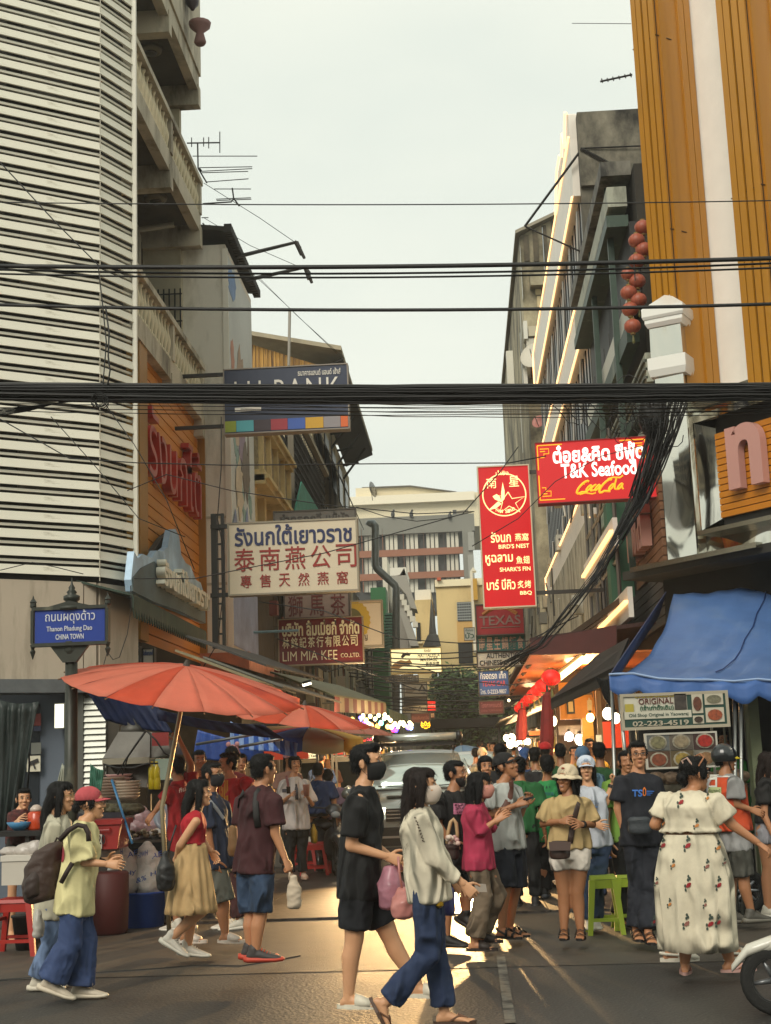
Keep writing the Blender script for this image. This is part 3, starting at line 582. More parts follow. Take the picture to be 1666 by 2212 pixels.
for k in range(12):
 t_ = 2*math.pi*k/12; rbm.tube([(.202*math.cos(t_)*math.cos(a), .202*math.sin(t_)*math.cos(a), .172*math.sin(a)) for a in (-1.3, -.8, -.3, .3, .8, 1.3)], .004, 3)
rbm = rbm.mesh('lantern_rib', paint('#7d3e2c'))
def lantern(p, s, label, body=lmm, group=None):
 t = thing('paper_lantern', label, 'lantern', p, group, local=True); t.scale = (s, s, s)
 link('lantern_body', body, t); link('lantern_collar', cp, t); link('tassel', tsl, t); link('lantern_ribs', rbm, t); return t
K5b = crop(1900, 300, 1.4215)
LL = [(905, 935, 'topmost of the faded lanterns beside the gold column'), (945, 985, 'faded lantern half hidden behind the gold column, second from top'), (905, 1050, 'faded lantern crossed by the triple cable'), (855, 1125, 'small faded lantern left of the column just under the triple cable'), (908, 1165, 'large faded lantern at the middle of the cluster'),
  (860, 1230, 'faded lantern at lower left of the largest middle one'), (915, 1272, 'large faded lantern just above the single black cable'), (868, 1325, 'faded lantern crossed by the single black cable'), (882, 1420, 'lowest faded lantern of the cluster'), (940, 860, 'faded lantern peeking high beside the gold column')]
for x, y, l in LL:
 p = atY(*K5b(x, y), 20.8); lantern(p, .66 if 'small' not in l else .55, l)

# ================= right: neon edged building =================
nb = thing('neon_edged_building', 'tall narrow building with pale fascia boards outlined in orange neon', 'building', (XR+1, 35, 0))
mGrim = mat('grimy concrete', '#8d8674', .9, var=.2, vscale=1, dirt='#26231d', dscale=.9, damt=1.1, dstretch=(1, 1, .6), bump=.3, bscale=8)
YN = 29.0; zt = atY(1270, 246, YN).z; zbk = atY(1280, 404, YN).z
bx('grimy_wall', (XR+.02, YN, 0), (XR+5, YN+.3, zbk), mat('grimy wall low', '#5b564a', .9, var=.3, dirt='#26231d', dscale=1.2, damt=.7), nb)
bx('grimy_wall_top', (XR+.02, YN-.12, zbk), (XR+5, YN+.3, zt), mGrim, nb)
bx('tower_wall', (XR+.25, YN+.3, 0), (XR+5, 47, zt-.3), mat('dark glass wall', '#1a1c1e', .25, var=.3, spec=.6), nb)
mBoard = mat('fascia board', '#dcd5c8', .45, var=.06, vscale=2); mNeon = lamp_mat('neon', '#ffca8c', 1.35)
XN = XR-.04
def zat(px, py, Y): return atY(px, py, Y).z
def band_(z0, z1, y0, y1, curve=False):
 t = bx('fascia_board', (XN-.1, y0, z0), (XN+.1, y1, z1), mBoard, nb)
 for z in (z0-.05, z1): bx('neon_tube', (XN-.15, y0, z+.01), (XN-.11, y1, z+.045), mNeon, t)
 bx('neon_tube', (XN-.16, y1, z0), (XN-.11, y1+.05, z1+.05), mNeon, t); return t
zA0 = zat(1276, 425, 29.3); zA1 = zat(1272, 300, 29.3)
A_ = band_(zA0, zA1, 29.2, 46)
pk = [V((XN-.1, 29.2+f*4.5, zA1+.003+h)) for f, h in ((0, 0), (0, .55), (.08, .75), (.16, .45), (.22, .2), (.3, .7), (.4, .35), (.52, .62), (.75, .65), (1, 0))]
MB().prism(pk, (.2, 0, 0)).build('wave_crest', mBoard, A_); g = MB(); g.tube([p+V((-.04, 0, .04)) for p in pk[1:]], .03, 5); g.build('neon_tube', mNeon, A_)
z = zat(1285, 660, 30)
band_(z-.95, z, 29.3, 46); band_(6.7, 7.5, 29.3, 46)
mMul = paint('#a9acaa', .3, metal=.6);
mm = MB().box((XN+.06, 0, 3), (XN+.1, .09, zA0)).mesh('mullion', mMul); md = MB().box((XN+.04, .25, 3), (XN+.09, .55, zA0)).mesh('mullion', paint('#23262a', .3))
for k in range(26):
 o = link('mullion', mm, nb); o.location.y += 29.4+k*.64
 o = link('mullion', md, nb); o.location.y += 29.4+k*.64
g = MB()
for k in range(7): y = 29.6+k*2.3; g.tube([(XN, y, zA0-.2), (XN, y+2.0, zA0-4.6)], .03, 4); g.tube([(XN, y, zA0-5.5), (XN, y+2.0, zA0-9.0)], .03, 4)
g.build('stay_rods', paint('#b9bab5', .4), nb)
g = MB(); q = V((XN-1.2, 29.3, zat(1235, 483, 29.3))); tp_ = V((XR+.05, 29, zat(1282, 325, 29))); g.tube([tp_, q], .03, 4); g.tube([q, V((XR+.3, 29, zat(1310, 560, 29)))], .02, 4); g.tube([tp_+V((0, -.15, 0)), V((XR+1.7, 28.8, tp_.z-1.1))], .04, 4); g.tube([tp_+V((0, -.15, 0)), V((XR+1.6, 28.8, tp_.z-.05))], .02, 4); g.build('steel_stays', paint('#1f1d19'), nb)
g = MB()
for k in range(5): y = 23.6+k*1.3; g.tube([(XR-.35, y, 3.6), (XR-.35, y, 7.2)], .035, 4)
for z in (3.7, 4.9, 6.1, 7.1): g.tube([(XR-.35, 23.6, z), (XR-.35, 28.8, z)], .035, 4)
g.tube([(XR-.36, 23.6, 7.1), (XR-.36, 28.8, 4.9)], .03, 4); sf = g.build('frame', paint('#6c6862', .5, metal=.4)); props(sf, 'grey steel lattice scaffold fixed under the red seafood sign', 'scaffold')
for k, (z, y0, y1) in enumerate(((5.3, 23.2, 29), (3.95, 21.8, 27))):
 t = thing('neon_strip', 'orange neon tube slanting back under the %s' % ('red seafood sign' if k == 0 else 'steel lattice above the red canopy'), 'light', (XR-.45, 25, z))
 bx('tube', (XR-.5, y0, z), (XR-.44, y1, z+.05), lamp_mat('neon amber', '#ffc27a', 1.6), t); bx('backing_strip', (XR-.44, y0, z-.22), (XR-.36, y1, z+.26), mBoard, t)
bx('railing_wall', (XR-.3, 29.2, 3.6), (XR-.1, 44, 6.6), mat('shabby pale', '#aaa491', .8, var=.2, dirt='#4c473b', dscale=2, damt=.7), nb)
fb = thing('shabby_tenement', 'shabby patched tenement with satellite dishes beyond the neon building', 'building', (3.6, 50, 0))
Y = 48.0; tl = atY(1122, 510, Y); tr = atY(1236, 452, Y); xl2 = atY(1140, 900, Y).x
mSh = mat('tenement wall', '#b0a587', .85, var=.25, vscale=1.2, dirt='#443e2e', dscale=.6, damt=1.0, dstretch=(1, 1, .7))
MB().prism([(tl.x, Y, 0), (tr.x+3, Y, 0), (tr.x+3, Y, tr.z), (tr.x, Y, tr.z), (tl.x, Y, tl.z)], (0, 24, 0)).build('wall', mSh, fb)
MB().slab([(tl.x-.15, Y-.3, tl.z), (tr.x, Y-.3, tr.z), (tr.x, Y+24, tr.z), (tl.x-.15, Y+24, tl.z)], (0, 0, .12)).build('roof', paint('#8c8471', .7), fb)
def fbpx(x0, y0, x1, y1, name, m, off=.05, K=K5b):
 a, b_ = atY(*K(x0, y0), Y-off), atY(*K(x1, y1), Y-off); return bx(name, (a.x, Y-off, b_.z), (b_.x, Y-.003, a.z), m, fb)
for x in range(5): fbpx(262+x*52, 905-x*28, 300+x*52, 1050, 'panel', paint('#4a4130', .8, var=.5, vscale=3))
fbpx(372, 860, 384, 1130, 'drain_pipe', paint('#9ba3a4', .4), .12)
for (x0, y0, x1, y1) in ((330, 1190, 366, 1240), (372, 1180, 408, 1230), (340, 1250, 366, 1310), (372, 1240, 400, 1310), (404, 1230, 440, 1300)): fbpx(x0, y0, x1, y1, 'window_panel', paint('#c3b083', .5))
fbpx(300, 1110, 450, 1180, 'ledge', mSh, .5); fbpx(290, 1420, 400, 1470, 'ledge', paint('#b3aa92', .8), .6); fbpx(280, 1490, 390, 1560, 'air_conditioner', paint('#b9b4a4', .6), .5)
fbpx(305, 1620, 370, 1690, 'red_grille', paint('#6e3322', .6), .5); fbpx(330, 1700, 380, 1750, 'ledge', paint('#b3aa92', .8), .5)
for y in (960, 1320, 1450, 1830): fbpx(245, y, 262, y+300, 'white_pipe', paint('#c9c8bb', .4), .3)
for y in (1390, 1660): fbpx(262, y, 290, y+100, 'air_conditioner', paint('#c8c6b8', .5), .6)
fbpx(165, 1560, 215, 1780, 'sheet_wall', paint('#c2bfae', .5), .4)
for i, (x, y, r_, c_, l) in enumerate(((325, 1585, .52, '#b8b2a2', 'pale satellite dish on the shabby tenement'), (352, 1962, .25, '#a5695e', 'small reddish satellite dish low on the shabby tenement'))):
 p = atY(*K5b(x, y), Y-.9); t = thing('satellite_dish', l, 'satellite dish', p, local=True); t.rotation_euler = (R(70), 0, R(-25))
 MB().lathe((0, 0, 0), [(.05, -.1), (r_*.6, -.06), (r_, .03), (r_*.97, .04), (r_*.58, -.04), (.01, -.08)], 20).build('dish', paint(c_, .5), t, True); MB().tube([(0, -r_*.7, 0), (0, 0, .4)], .015, 4).build('feed_arm', paint('#33302a'), t)
rb2 = shop('far_right_shophouse', 'dim low shophouse on the right beyond the tenement', 72, 110, 8, mat('dim wall b'), x=10.5)
g = MB();
# ================= red canopy restaurant =================
rc = thing('red_canopy_shop', 'glowing orange restaurant front under a dark red canopy', 'shop', (2.3, 22, 0))
KC6 = crop(1800, 1600, 1.31); YC = 20.8
a = atY(*KC6(410, 1250), YC); b_ = atY(*KC6(860, 1165), YC); c_ = atY(*KC6(860, 1310), YC); d_ = atY(*KC6(410, 1320), YC)
MB().prism([d_, c_, b_, a], (0, .12, 0)).build('canopy_fascia', mat('dark red', '#42130d', .6, var=.15), rc)
MB().slab([(a.x, YC+.12, a.z), (b_.x+.6, YC+.12, b_.z), (b_.x+.6, 34, b_.z), (a.x, 34, a.z)], (0, 0, .06)).build('canopy_roof', paint('#33150e', .7), rc)
mCeil = mat('orange ceiling', '#b5642c', .35, var=.2, vscale=3)
MB().slab([(a.x, YC+.13, d_.z), (c_.x+1, YC+.13, c_.z), (c_.x+1, 34, c_.z), (a.x, 34, d_.z)], (0, 0, .03)).build('ceiling', mCeil, rc)
mOW = mat('orange wall', '#c47a1c', .6, var=.1)
KC7 = crop(2200, 2500, 1.9106)
YW = 22.5
def k7(x0, y0, x1, y1, Y, th, name, m, parent=rc, **p):
 a, b_ = atY(*KC7(x0, y0), Y), atY(*KC7(x1, y1), Y); return bx(name, (a.x, Y, b_.z), (b_.x, Y+th, a.z), m, parent, **p)
k7(50, 420, 330, 690, YW, .15, 'orange_wall', mOW); k7(228, 690, 330, 1010, YW-.05, .3, 'orange_pillar', mat('yellow pillar', '#d29a25', .5, var=.08))
k7(330, 480, 400, 1000, YW+.2, .1, 'back_wall', paint('#8a7a5c', .7)); bx('inner_wall', (1.6, 24.6, 0), (6, 24.8, 3.6), mat('shop interior', '#3f3426', .8, var=.4, vscale=4), rc)
k7(108, 548, 175, 655, YW-.05, .04, 'picture_frame', paint('#2a261f')); k7(122, 565, 162, 640, YW-.06, .01, 'picture', paint('#b89a5c'))
for i in range(7): k7(225+random.randint(-5, 90), 480+i*18, 255+random.randint(0, 60), 510+i*20, YW-.04-.004*i, .02, 'photo', paint(random.choice(['#3a2f22', '#b79d6b', '#57452c', '#cbb68c']), .5))
tb = atY(*KC6(550, 1450), 23); tc_ = atY(*KC6(690, 1340), 20.9)
t = thing('fluorescent_light', 'bright orange white fluorescent tube under the red canopy', 'light', tb); MB().tube([tb, V((tb.x+.05, 21, tc_.z))] if 0 else [tb, tc_], .05, 8).build('tube', lamp_mat('tube light', '#ffd890', 4), t); MB().tube([tb+V((0, 0, .08)), tc_+V((0, 0, .08))], .05, 4).build('batten', paint('#8d7a56'), t)
mRL = lamp_mat('red lantern', '#d8241a', .5); lred = MB().ell((0, 0, 0), (.2, .2, .17), 16, 9).mesh('lantern_body', mRL, True)
for i in range(8):
 f = i/7; px, py = (1191+(1122-1191)*f**.7, 1464+(1530-1464)*f**.7); p = atY(px, py, 19.8+f*13)
 lantern(p, .62 if i else .7, ['nearest glowing red lantern under the red canopy', 'second glowing red lantern from the near end of the row', 'third glowing red lantern in the row', 'fourth glowing red lantern in the row', 'fifth glowing red lantern in the row', 'sixth glowing red lantern in the row', 'seventh glowing red lantern, next to last', 'farthest glowing red lantern of the row'][i], lred)
def bulb(p, r_, s, col='#fff0cf', label='', power=0, group=None):
 t = thing('bulb_lamp', label, 'lamp', p, group, local=True); MB().ell((0, 0, 0), (r_, r_, r_*1.15), 12, 8).build('bulb', lamp_mat('bulb %s %.1f' % (col, s), col, s), t, True); MB().lathe((0, 0, r_), [(r_*.35, 0), (r_*.35, r_*.8)], 8).build('socket', paint('#2a2823'), t)
 if power:
  l = bpy.data.lights.new('bulb_light', 'POINT'); l.energy = power; l.color = (1, .72, .4); l.shadow_soft_size = r_*1.2; o = bpy.data.objects.new('bulb_light', l); COL.objects.link(o); o.parent = t
 return t
bulb(atY(*KC7(425, 655), 19.5), .075, 7, '#fff3cf', 'left of the two round white bulbs beside the tent corner', 60)
bulb(atY(*KC7(482, 690), 19.2), .065, 7, '#fff3cf', 'right of the two round white bulbs beside the tent corner', 20)
bulb(atY(*KC7(290, 685), 21.9), .06, 9, '#ffdf90', 'small warm bulb on top of the yellow pillar', 30)
bulb(atY(*KC7(0, 712), 21.0), .07, 9, '#ffe9b8', 'bulb by the folded red parasol', 60)
bulb(atY(*KC7(210, 853), 23.5), .08, 8, '#fff3dc', 'low white lamp left of the yellow pillar', 50)
bulb(atY(*KC7(130, 830), 23.8), .07, 6, '#ffeef0', 'low square white lamp deep in the orange restaurant', 60)
bulb(atY(*KC7(1312, 768), 17.2), .05, 9, '#ffe0d8', 'small bulb right of the food picture panel', 12)
lf = bpy.data.lights.new('canopy_light', 'POINT'); lf.energy = 90; lf.color = (1, .5, .2); lf.shadow_soft_size = .3; o = bpy.data.objects.new('canopy_light', lf); COL.objects.link(o); o.location = (2.0, 23.2, 3.0)
mRP = mat('dark red cloth', '#6e1a17', .8, var=.2, vscale=6)
for i, (px, ya, yb_, w_, Y) in enumerate(((1183, 1495, 1640, 15, 20.5), (1128, 1530, 1600, 12, 26))):
 a, b_ = atY(px, ya, Y), atY(px-2, yb_, Y); r_ = w_*Y/3000
 t = thing('folded_parasol', ['tall folded dark red parasol by the orange restaurant', 'farther folded dark red parasol by the row of lanterns'][i], 'parasol', (b_.x, Y, 0))
 g = MB(); secs = [((a.x+(b_.x-a.x)*f, Y, a.z+(b_.z-a.z)*f), (r_*k_, 0, 0), (0, r_*k_, 0)) for f, k_ in ((0, .3), (.05, .7), (.3, .9), (.7, 1.05), (.97, .9), (1, .5))]; g.loft(secs, 9); g.build('cloth', mRP, t); MB().tube([(b_.x, Y, 0), (a.x, Y, a.z+.1)], .02, 5).build('pole', paint('#3b352c'), t)
a = atY(1190, 1510, 19.0); b_ = atY(1332, 1438, 16.5)
dc = thing('dark_side_awning', 'black tarpaulin awning sloping beside the blue tent', 'awning', (a.x, 18, 0))
MB().slab([a, b_, b_+V((.2, .3, .35)), a+V((.7, .5, .6))], (0, 0, -.06)).build('awning_cloth', mat('black tarp', '#161613', .85, var=.3, bump=.3, bscale=6), dc)
MB().slab([a, b_, b_+V((0, 0, -.16)), a+V((0, 0, -.14))], (.02, .02, 0)).build('awning_valance', mat('black tarp'), dc)
for i, (y0, y1, z, x) in enumerate(((26, 33, 2.9, 2.2), (33, 42, 3.0, 2.1), (43, 55, 3.2, 2.0))):
 t = props(MB().slab([(x-.9, y0, z-.35), (x+1.2, y0, z+.35), (x+1.2, y1, z+.35), (x-.9, y1, z-.35)], (0, 0, .05)).build('tarpaulin_awning', mat('grey tarp', '#4a4a42', .5, var=.4, vscale=2, bump=.4, bscale=4)), ['nearest', 'middle', 'farthest'][i]+' grey tarpaulin awning along the right hand stalls', 'awning')
g = MB(); t = thing('awning_frames', 'stack of slanting rusty canopy ribs above the red lanterns', 'canopy frame', (2.2, 30, 3.8))
for k in range(13): y = 23+k*1.9; MB().hexa([(1.05, y, 3.15), (1.1, y, 3.1), (2.7, y, 4.1), (2.65, y, 4.18), (1.05, y+.6, 3.15), (1.1, y+.6, 3.1), (2.7, y+.6, 4.1), (2.65, y+.6, 4.18)]).build('rib', mat('rusty rib', '#4b3d2d', .8, var=.4), t)

# ================= centre background =================
def C7(x, y): return (759.2+x*.22786, 976.2+y*.22786)
def q7(x0, y0, x1, y1, Y, th, name, m, parent, **p):
 a, b_ = atY(*C7(x0, y0), Y), atY(*C7(x1, y1), Y); return bx(name, (a.x, Y, b_.z), (b_.x, Y+th, a.z), m, parent, **p)
wb = thing('white_hall_building', 'large white building with shallow gabled roof closing the street', 'building', atY(890, 1600, 175))
mW2 = mat('warm white', '#dccfae', .7, var=.05, vscale=.1)
q7(-80, 440, 1250, 700, 172, 20, 'wall', mW2, wb); q7(40, 345, 230, 445, 172, 15, 'wing', mW2, wb); q7(-80, 430, 1170, 452, 171, 1, 'cornice', paint('#e6dcc2'), wb)
MB().prism([atY(*C7(x, y), 173) for x, y in ((110, 430), (985, 430), (985, 380), (560, 322), (110, 342))], (0, 18, 0)).build('gable', mat('corrugated white', '#cdbf9c', .6, var=.1), wb)
MB().prism([atY(*C7(x, y), 172.5) for x, y in ((100, 342), (560, 326), (995, 384), (995, 374), (560, 316), (100, 334))], (0, 19, 0)).build('roof', paint('#4b4538'), wb)
q7(960, 550, 1000, 600, 170.5, 1.5, 'box_sign', paint('#2a2926'), wb); MB().slab([atY(*C7(x, y), 170.5) for x, y in ((1000, 560), (1110, 545), (1110, 590), (1000, 610))], (0, 1, 0)).build('soffit', paint('#7d7460'), wb)
gf = thing('grid_fronted_building', 'grey building with rust coloured window grid', 'building', atY(890, 1600, 150))
mGr = mat('grey render', '#77756b', .8, var=.06, vscale=.2)
q7(-100, 640, 1170, 745, 150, 12, 'parapet', mGr, gf); q7(1050, 745, 1170, 1250, 149.5, 8, 'end_wall', mGr, gf); q7(-100, 745, 1050, 1500, 151.0, 5, 'back_wall', paint('#2b2a27', .6), gf)
mCol = paint('#8c5436', .6)
for x in (92, 290, 487, 680, 872): q7(x, 730, x+26, 1330, 150.0, .5, 'fin', mCol, gf)
for y in (945, 1165): q7(0, y, 1070, y+16, 149.9, .5, 'floor_band', mCol, gf)
for y0, y1 in ((760, 940), (975, 1160), (1195, 1330)):
 for x in (-70, 120, 320, 515, 708, 900):
  for k in range(3): q7(x+k*41, y0, x+k*41+38, y1, 150.6, .3, 'window_panel', paint('#cbc6b4', .5), gf)
for y0, y1 in ((760, 930), (975, 1200)): q7(1103, y0, 1170, y1, 149.3, .2, 'window_panel', paint('#8e8c82', .5), gf)
for i, (x, y) in enumerate(((395, 612), (570, 613), (935, 630))):
 p = atY(*C7(x, y+12), 149.8); bd = MB().ell((p.x, p.y, p.z+.35), (.22, .25, .4), 8, 6).ell((p.x+.1, p.y, p.z+.8), (.13, .13, .13), 8, 5).build('pigeon', paint('#1d1b18'), None, True); props(bd, ['leftmost', 'middle', 'rightmost'][i]+' dark pigeon perched on the grey parapet', 'bird')
yb = thing('yellow_building', 'pale yellow building with small barred windows at the street end', 'building', atY(980, 1640, 92))
mY = mat('pale yellow', '#d3b981', .75, var=.06, vscale=.2, dirt='#a68d5c', dscale=.3, damt=.3)
q7(800, 1240, 1700, 3600, 92, 10, 'wall', mY, yb); q7(790, 1215, 1700, 1240, 91.8, 10, 'parapet', paint('#e4d6b0'), yb); q7(600, 1405, 860, 3600, 93, 8, 'lower_wing', mY, yb); q7(600, 1310, 755, 1400, 94, 6, 'white_parapet', paint('#d9d2c0'), yb)
q7(1000, 1610, 1170, 1800, 91.9, .2, 'ochre_panel', paint('#c49a55'), yb)
w_ = q7(1003, 1425, 1142, 1600, 91.85, .1, 'window', paint('#33383a', .3), yb)
for k in range(7): q7(1003+k*22, 1425, 1007+k*22, 1600, 91.8, .04, 'bar', paint('#8f938f'), w_)
for k in range(7): q7(1003, 1430+k*26, 1142, 1434+k*26, 91.79, .04, 'bar', paint('#8f938f'), w_)
q7(1012, 1815, 1155, 2000, 91.85, .1, 'dark_window', paint('#1c1a18', .3), yb); q7(615, 1620, 660, 1800, 92.9, .1, 'dark_window', paint('#1c1a18', .3), yb); q7(600, 1800, 675, 1815, 92.7, .3, 'sill', paint('#d8c79c'), yb)
q7(1150, 1200, 1200, 1400, 91, 1, 'yellow_signbox', paint('#b98a1e'), yb); q7(1125, 1130, 1185, 1900, 91.5, .8, 'white_pier', paint('#d6cdb6'), yb)
MB().prism([atY(*C7(x, y), 91.5) for x, y in ((1125, 1130), (1185, 1130), (1155, 1090))], (0, .8, 0)).build('pier_tip', paint('#d6cdb6'), yb)
o = q7(810, 1190, 850, 1215, 91.5, .5, 'orange_tank', paint('#b5502a'), yb)
sp_ = thing('folded_grey_parasol', 'tall narrow folded grey parasol against the yellow wall', 'parasol', atY(932, 1500, 88))
a, b_ = atY(*C7(757, 1400), 88), atY(*C7(762, 1845), 88); MB().loft([((a.x, 88, a.z), (.03, 0, 0), (0, .03, 0)), ((a.x, 88, a.z-2.2), (.25, 0, 0), (0, .25, 0)), ((a.x, 88, a.z-2.3), (.35, 0, 0), (0, .35, 0)), ((b_.x, 88, b_.z), (.6, 0, 0), (0, .6, 0))], 9).build('cloth', paint('#4a4843', .8), sp_)
sw = thing('white_stair_building', 'white building with a zigzag outside stair', 'building', atY(855, 1640, 80))
mW3 = mat('stair white', '#c9c2b0', .7, var=.08, vscale=.4)
q7(290, 1000, 420, 3300, 82, 6, 'wall', mW3, sw); q7(440, 1350, 600, 3300, 82, 6, 'wall', mat('grey shade wall', '#8b857a', .8), sw); q7(365, 1100, 520, 1168, 80, 5, 'landing_slab', paint('#ddd8c8'), sw)
MB().prism([atY(*C7(x, y), 80) for x, y in ((500, 1100), (620, 1490), (560, 1480), (520, 1350), (370, 1180), (460, 1165))], (0, 2.5, 0)).build('stair_flight', mat('stair soffit', '#9a958a', .8), sw)
MB().prism([atY(*C7(x, y), 80) for x, y in ((445, 1480), (510, 1475), (640, 1840), (560, 1840))], (0, 2.5, 0)).build('stair_flight', mat('stair soffit'), sw)
for k in range(6): q7(450+k*26, 1350+k*52, 500+k*26, 1400+k*52, 79.8, .5, 'stair_step', mW3, sw)
gbx = thing('green_louvre_stack', 'green clad stair tower with a stack of louvres', 'tower', atY(820, 1640, 70))
q7(180, 1288, 390, 3100, 70, 2, 'cladding', paint('#2f6b3f', .6, var=.1), gbx)
for k in range(16): q7(315, 1530+k*28, 405, 1544+k*28, 69.6, .5, 'louvre', paint('#3d6150', .5), gbx)
dp = MB().tube([atY(*C7(x, y), 62) for x, y in ((160, 700), (175, 675), (205, 675), (228, 700), (226, 1080), (245, 1110), (415, 1265), (425, 1300), (425, 2980))], .17, 12).build('duct_pipe', mat('duct grey', '#8d9394', .4, metal=.4, var=.15), None, True); props(dp, 'fat grey ventilation pipe with a hooked top', 'pipe')
p = atY(*C7(205, 355), 60); t = thing('mesh_dish', 'wire mesh satellite dish on the skyline above the white hall', 'satellite dish', p, local=True); t.rotation_euler = (R(80), 0, R(70)); t.scale = (.3, .3, .3)
g = MB(); r_ = 1.2
for k in range(12): a_ = 2*math.pi*k/12; g.tube([(0, 0, -.35), (r_*.5*math.cos(a_), r_*.5*math.sin(a_), -.25), (r_*math.cos(a_), r_*math.sin(a_), 0)], .02, 3)
for q_ in (.35, .7, 1): g.tube([(r_*q_*math.cos(a_), r_*q_*math.sin(a_), -.35*(1-q_**2)) for a_ in [2*math.pi*k/20 for k in range(21)]], .02, 3)
g.build('mesh_reflector', paint('#2c2924'), t); MB().tube([(0, 0, -.3), (0, -1.6, -.4)], .05, 5).build('mast', paint('#2c2924'), t)
MB().lathe((0, 0, -.3), [(.02, 0), (.6, .08), (1.15, .3)], 16).build('mesh_skin', mat('mesh skin', '#6d675c', .8, alpha=.45), t)
def tree(name, label, base, h, cx, cz, rx, rz, n, leafm, seed):
 t = thing(name, label, 'tree', base); g_ = random.Random(seed); g = MB(); top = V((cx, base[1], cz-rz*.4))
 g.tube([V(base), (V(base)+top)/2+V((.2, 0, 0)), top], [.28, .2, .12], 7)
 for k in range(9): a_ = g_.uniform(0, 6.28); g.tube([top-V((0, 0, g_.uniform(0, 1))), V((cx+rx*.7*math.cos(a_), base[1]+rx*.7*math.sin(a_), cz+rz*g_.uniform(-.4, .7)))], [.09, .03], 5)
 g.build('trunk', paint('#3b3226', .9), t)
 cl = [(V((cx+rx*g_.uniform(-.8, .8), base[1]+rx*g_.uniform(-.7, .7), cz+rz*g_.uniform(-.8, .8))), g_.uniform(.25, .55)*rx) for _ in range(26)]
 for mi in range(2):
  g = MB()
  for k in range(n//2):
   c, r_ = cl[g_.randrange(len(cl))]; d = V((g_.gauss(0, 1), g_.gauss(0, 1), g_.gauss(0, 1))).normalized(); p = c+d*r_*g_.uniform(.5, 1.1)
   u = V((g_.gauss(0, 1), g_.gauss(0, 1), g_.gauss(0, .6))).normalized(); v = u.orthogonal().normalized(); s = g_.uniform(.10, .2)
   g.add([p-u*s, p+v*s*.45, p+u*s, p-v*s*.45], [(0, 1, 2, 3)])
  g.build('crown' if mi == 0 else 'crown_tips', leafm[mi], t, kind='stuff')
 return t
mLf = [mat('leaf dark', '#2f4221', .6, var=.3, vscale=1), mat('leaf light', '#56703a', .6, var=.3, vscale=1)]
c = atY(995, 1520, 74); tree('street_tree', 'dark leafy tree overhanging the far end of the street', (c.x+1.2, 74, 0), 6, c.x+.6, c.z, 2.1, 1.5, 7000, mLf, 3)
c = atY(1010, 1590, 78); tree('street_tree', 'lower leafy tree beneath the dark one at the street end', (c.x+.8, 78, 0), 4, c.x, c.z, 2.0, 1.4, 4500, mLf, 4)
gt = thing('street_gantry', 'dark horizontal canopy spanning the far end of the street', 'canopy', atY(1000, 1660, 66)); a, b_ = atY(925, 1550, 66), atY(1085, 1568, 66); bx('canopy_slab', (a.x, 66, b_.z), (b_.x, 69, a.z-.1), paint('#1c1a17', .7), gt)
for x in (a.x+.1, b_.x-.2): bx('canopy_post', (x, 66.4, 0), (x+.12, 66.5, b_.z), paint('#2a2823'), gt)
fw = thing('far_cross_building', 'low dim building across the far end with small round windows', 'building', atY(1000, 1660, 96)); a, b_ = atY(700, 1560, 91), atY(1300, 1700, 91)
bx('wall', (a.x, 90.5, 0), (b_.x, 91.5, a.z), mat('far wall', '#6a6253', .85, var=.2), fw)
for i in range(10): p = atY(962+ (i % 5)*14, 1588+(i//5)*14, 90.4); MB().ell(p, (.13, .06, .13), 8, 5).build('round_window', paint('#bfb9a8'), fw)

# ================= houses across the main road, behind the camera =================
for i, (x0, x1, h, c_) in enumerate(((-34, -22, 11, '#8d8577'), (-21.5, -10, 13, '#6f6657'), (-9.5, 2, 10.5, '#9a8f78'), (2.5, 13, 12.5, '#5f5a52'), (13.5, 30, 11, '#85765c'))):
 t = thing('opposite_shophouse', ['far left', 'left', 'middle', 'right', 'far right'][i]+' shophouse of the row across the main road', 'building', ((x0+x1)/2, -24, 0))
 bx('wall', (x0, -30, 0), (x1, -22, h), paint(c_, .8, var=.1), t)
 wm = MB().box((0, -22, 0), (1.6, -21.9, 1.7)).mesh('window', paint('#23262a', .3))
 for f in range(3):
  for k in range(int((x1-x0)/2.4)): o = link('window', wm, t); o.location += V((x0+.5+k*2.4, 0, 3.6+f*2.9))
 bx('shop_awning', (x0, -22, 2.7), (x1, -20.5, 2.9), paint('#3f4a3a', .7), t)
# ================= signs =================
def sign(name, label, x0, y0, x1, y1, Y, face, th=.16, frame='#2b2926', fw=.025, yw=0, emit=0, cat='sign', group=None, back=None):
 """board square to the street; returns helper dict with corner o, u, v, n"""
 a, b_ = atY(x0, y0, Y), atY(x1, y1, Y); W = b_.x-a.x; H = a.z-b_.z
 c, s_ = math.cos(R(yw)), math.sin(R(yw)); u = V((c, -s_, 0)); v = V((0, 0, 1)); n = V((-s_, -c, 0)); W /= c
 o = V((a.x, Y, b_.z)); t = thing(name, label, cat, o, group)
 M = Matrix(((u.x, -n.x, 0, o.x), (u.y, -n.y, 0, o.y), (0, 0, 1, o.z), (0, 0, 0, 1)))
 MB(M).box((fw, 0, fw), (W-fw, th, H-fw)).build('board', face, t)
 fm = paint(frame, .5) if isinstance(frame, str) else frame
 for q in (((0, -.02, 0), (W, th+.01, fw)), ((0, -.02, H-fw), (W, th+.01, H)), ((0, -.02, fw), (fw, th+.01, H-fw)), ((W-fw, -.02, fw), (W, th+.01, H-fw))): MB(M).box(*q).build('frame_rail', fm, t)
 return dict(t=t, o=o, u=u*W, v=v*H, n=n, M=M, W=W, H=H)
def st(S, s, box, m, depth=.012, off=.012, **k): return text(S['t'], s, S['o'], S['u'], S['v'], S['n'], box, m, depth, off, **k)
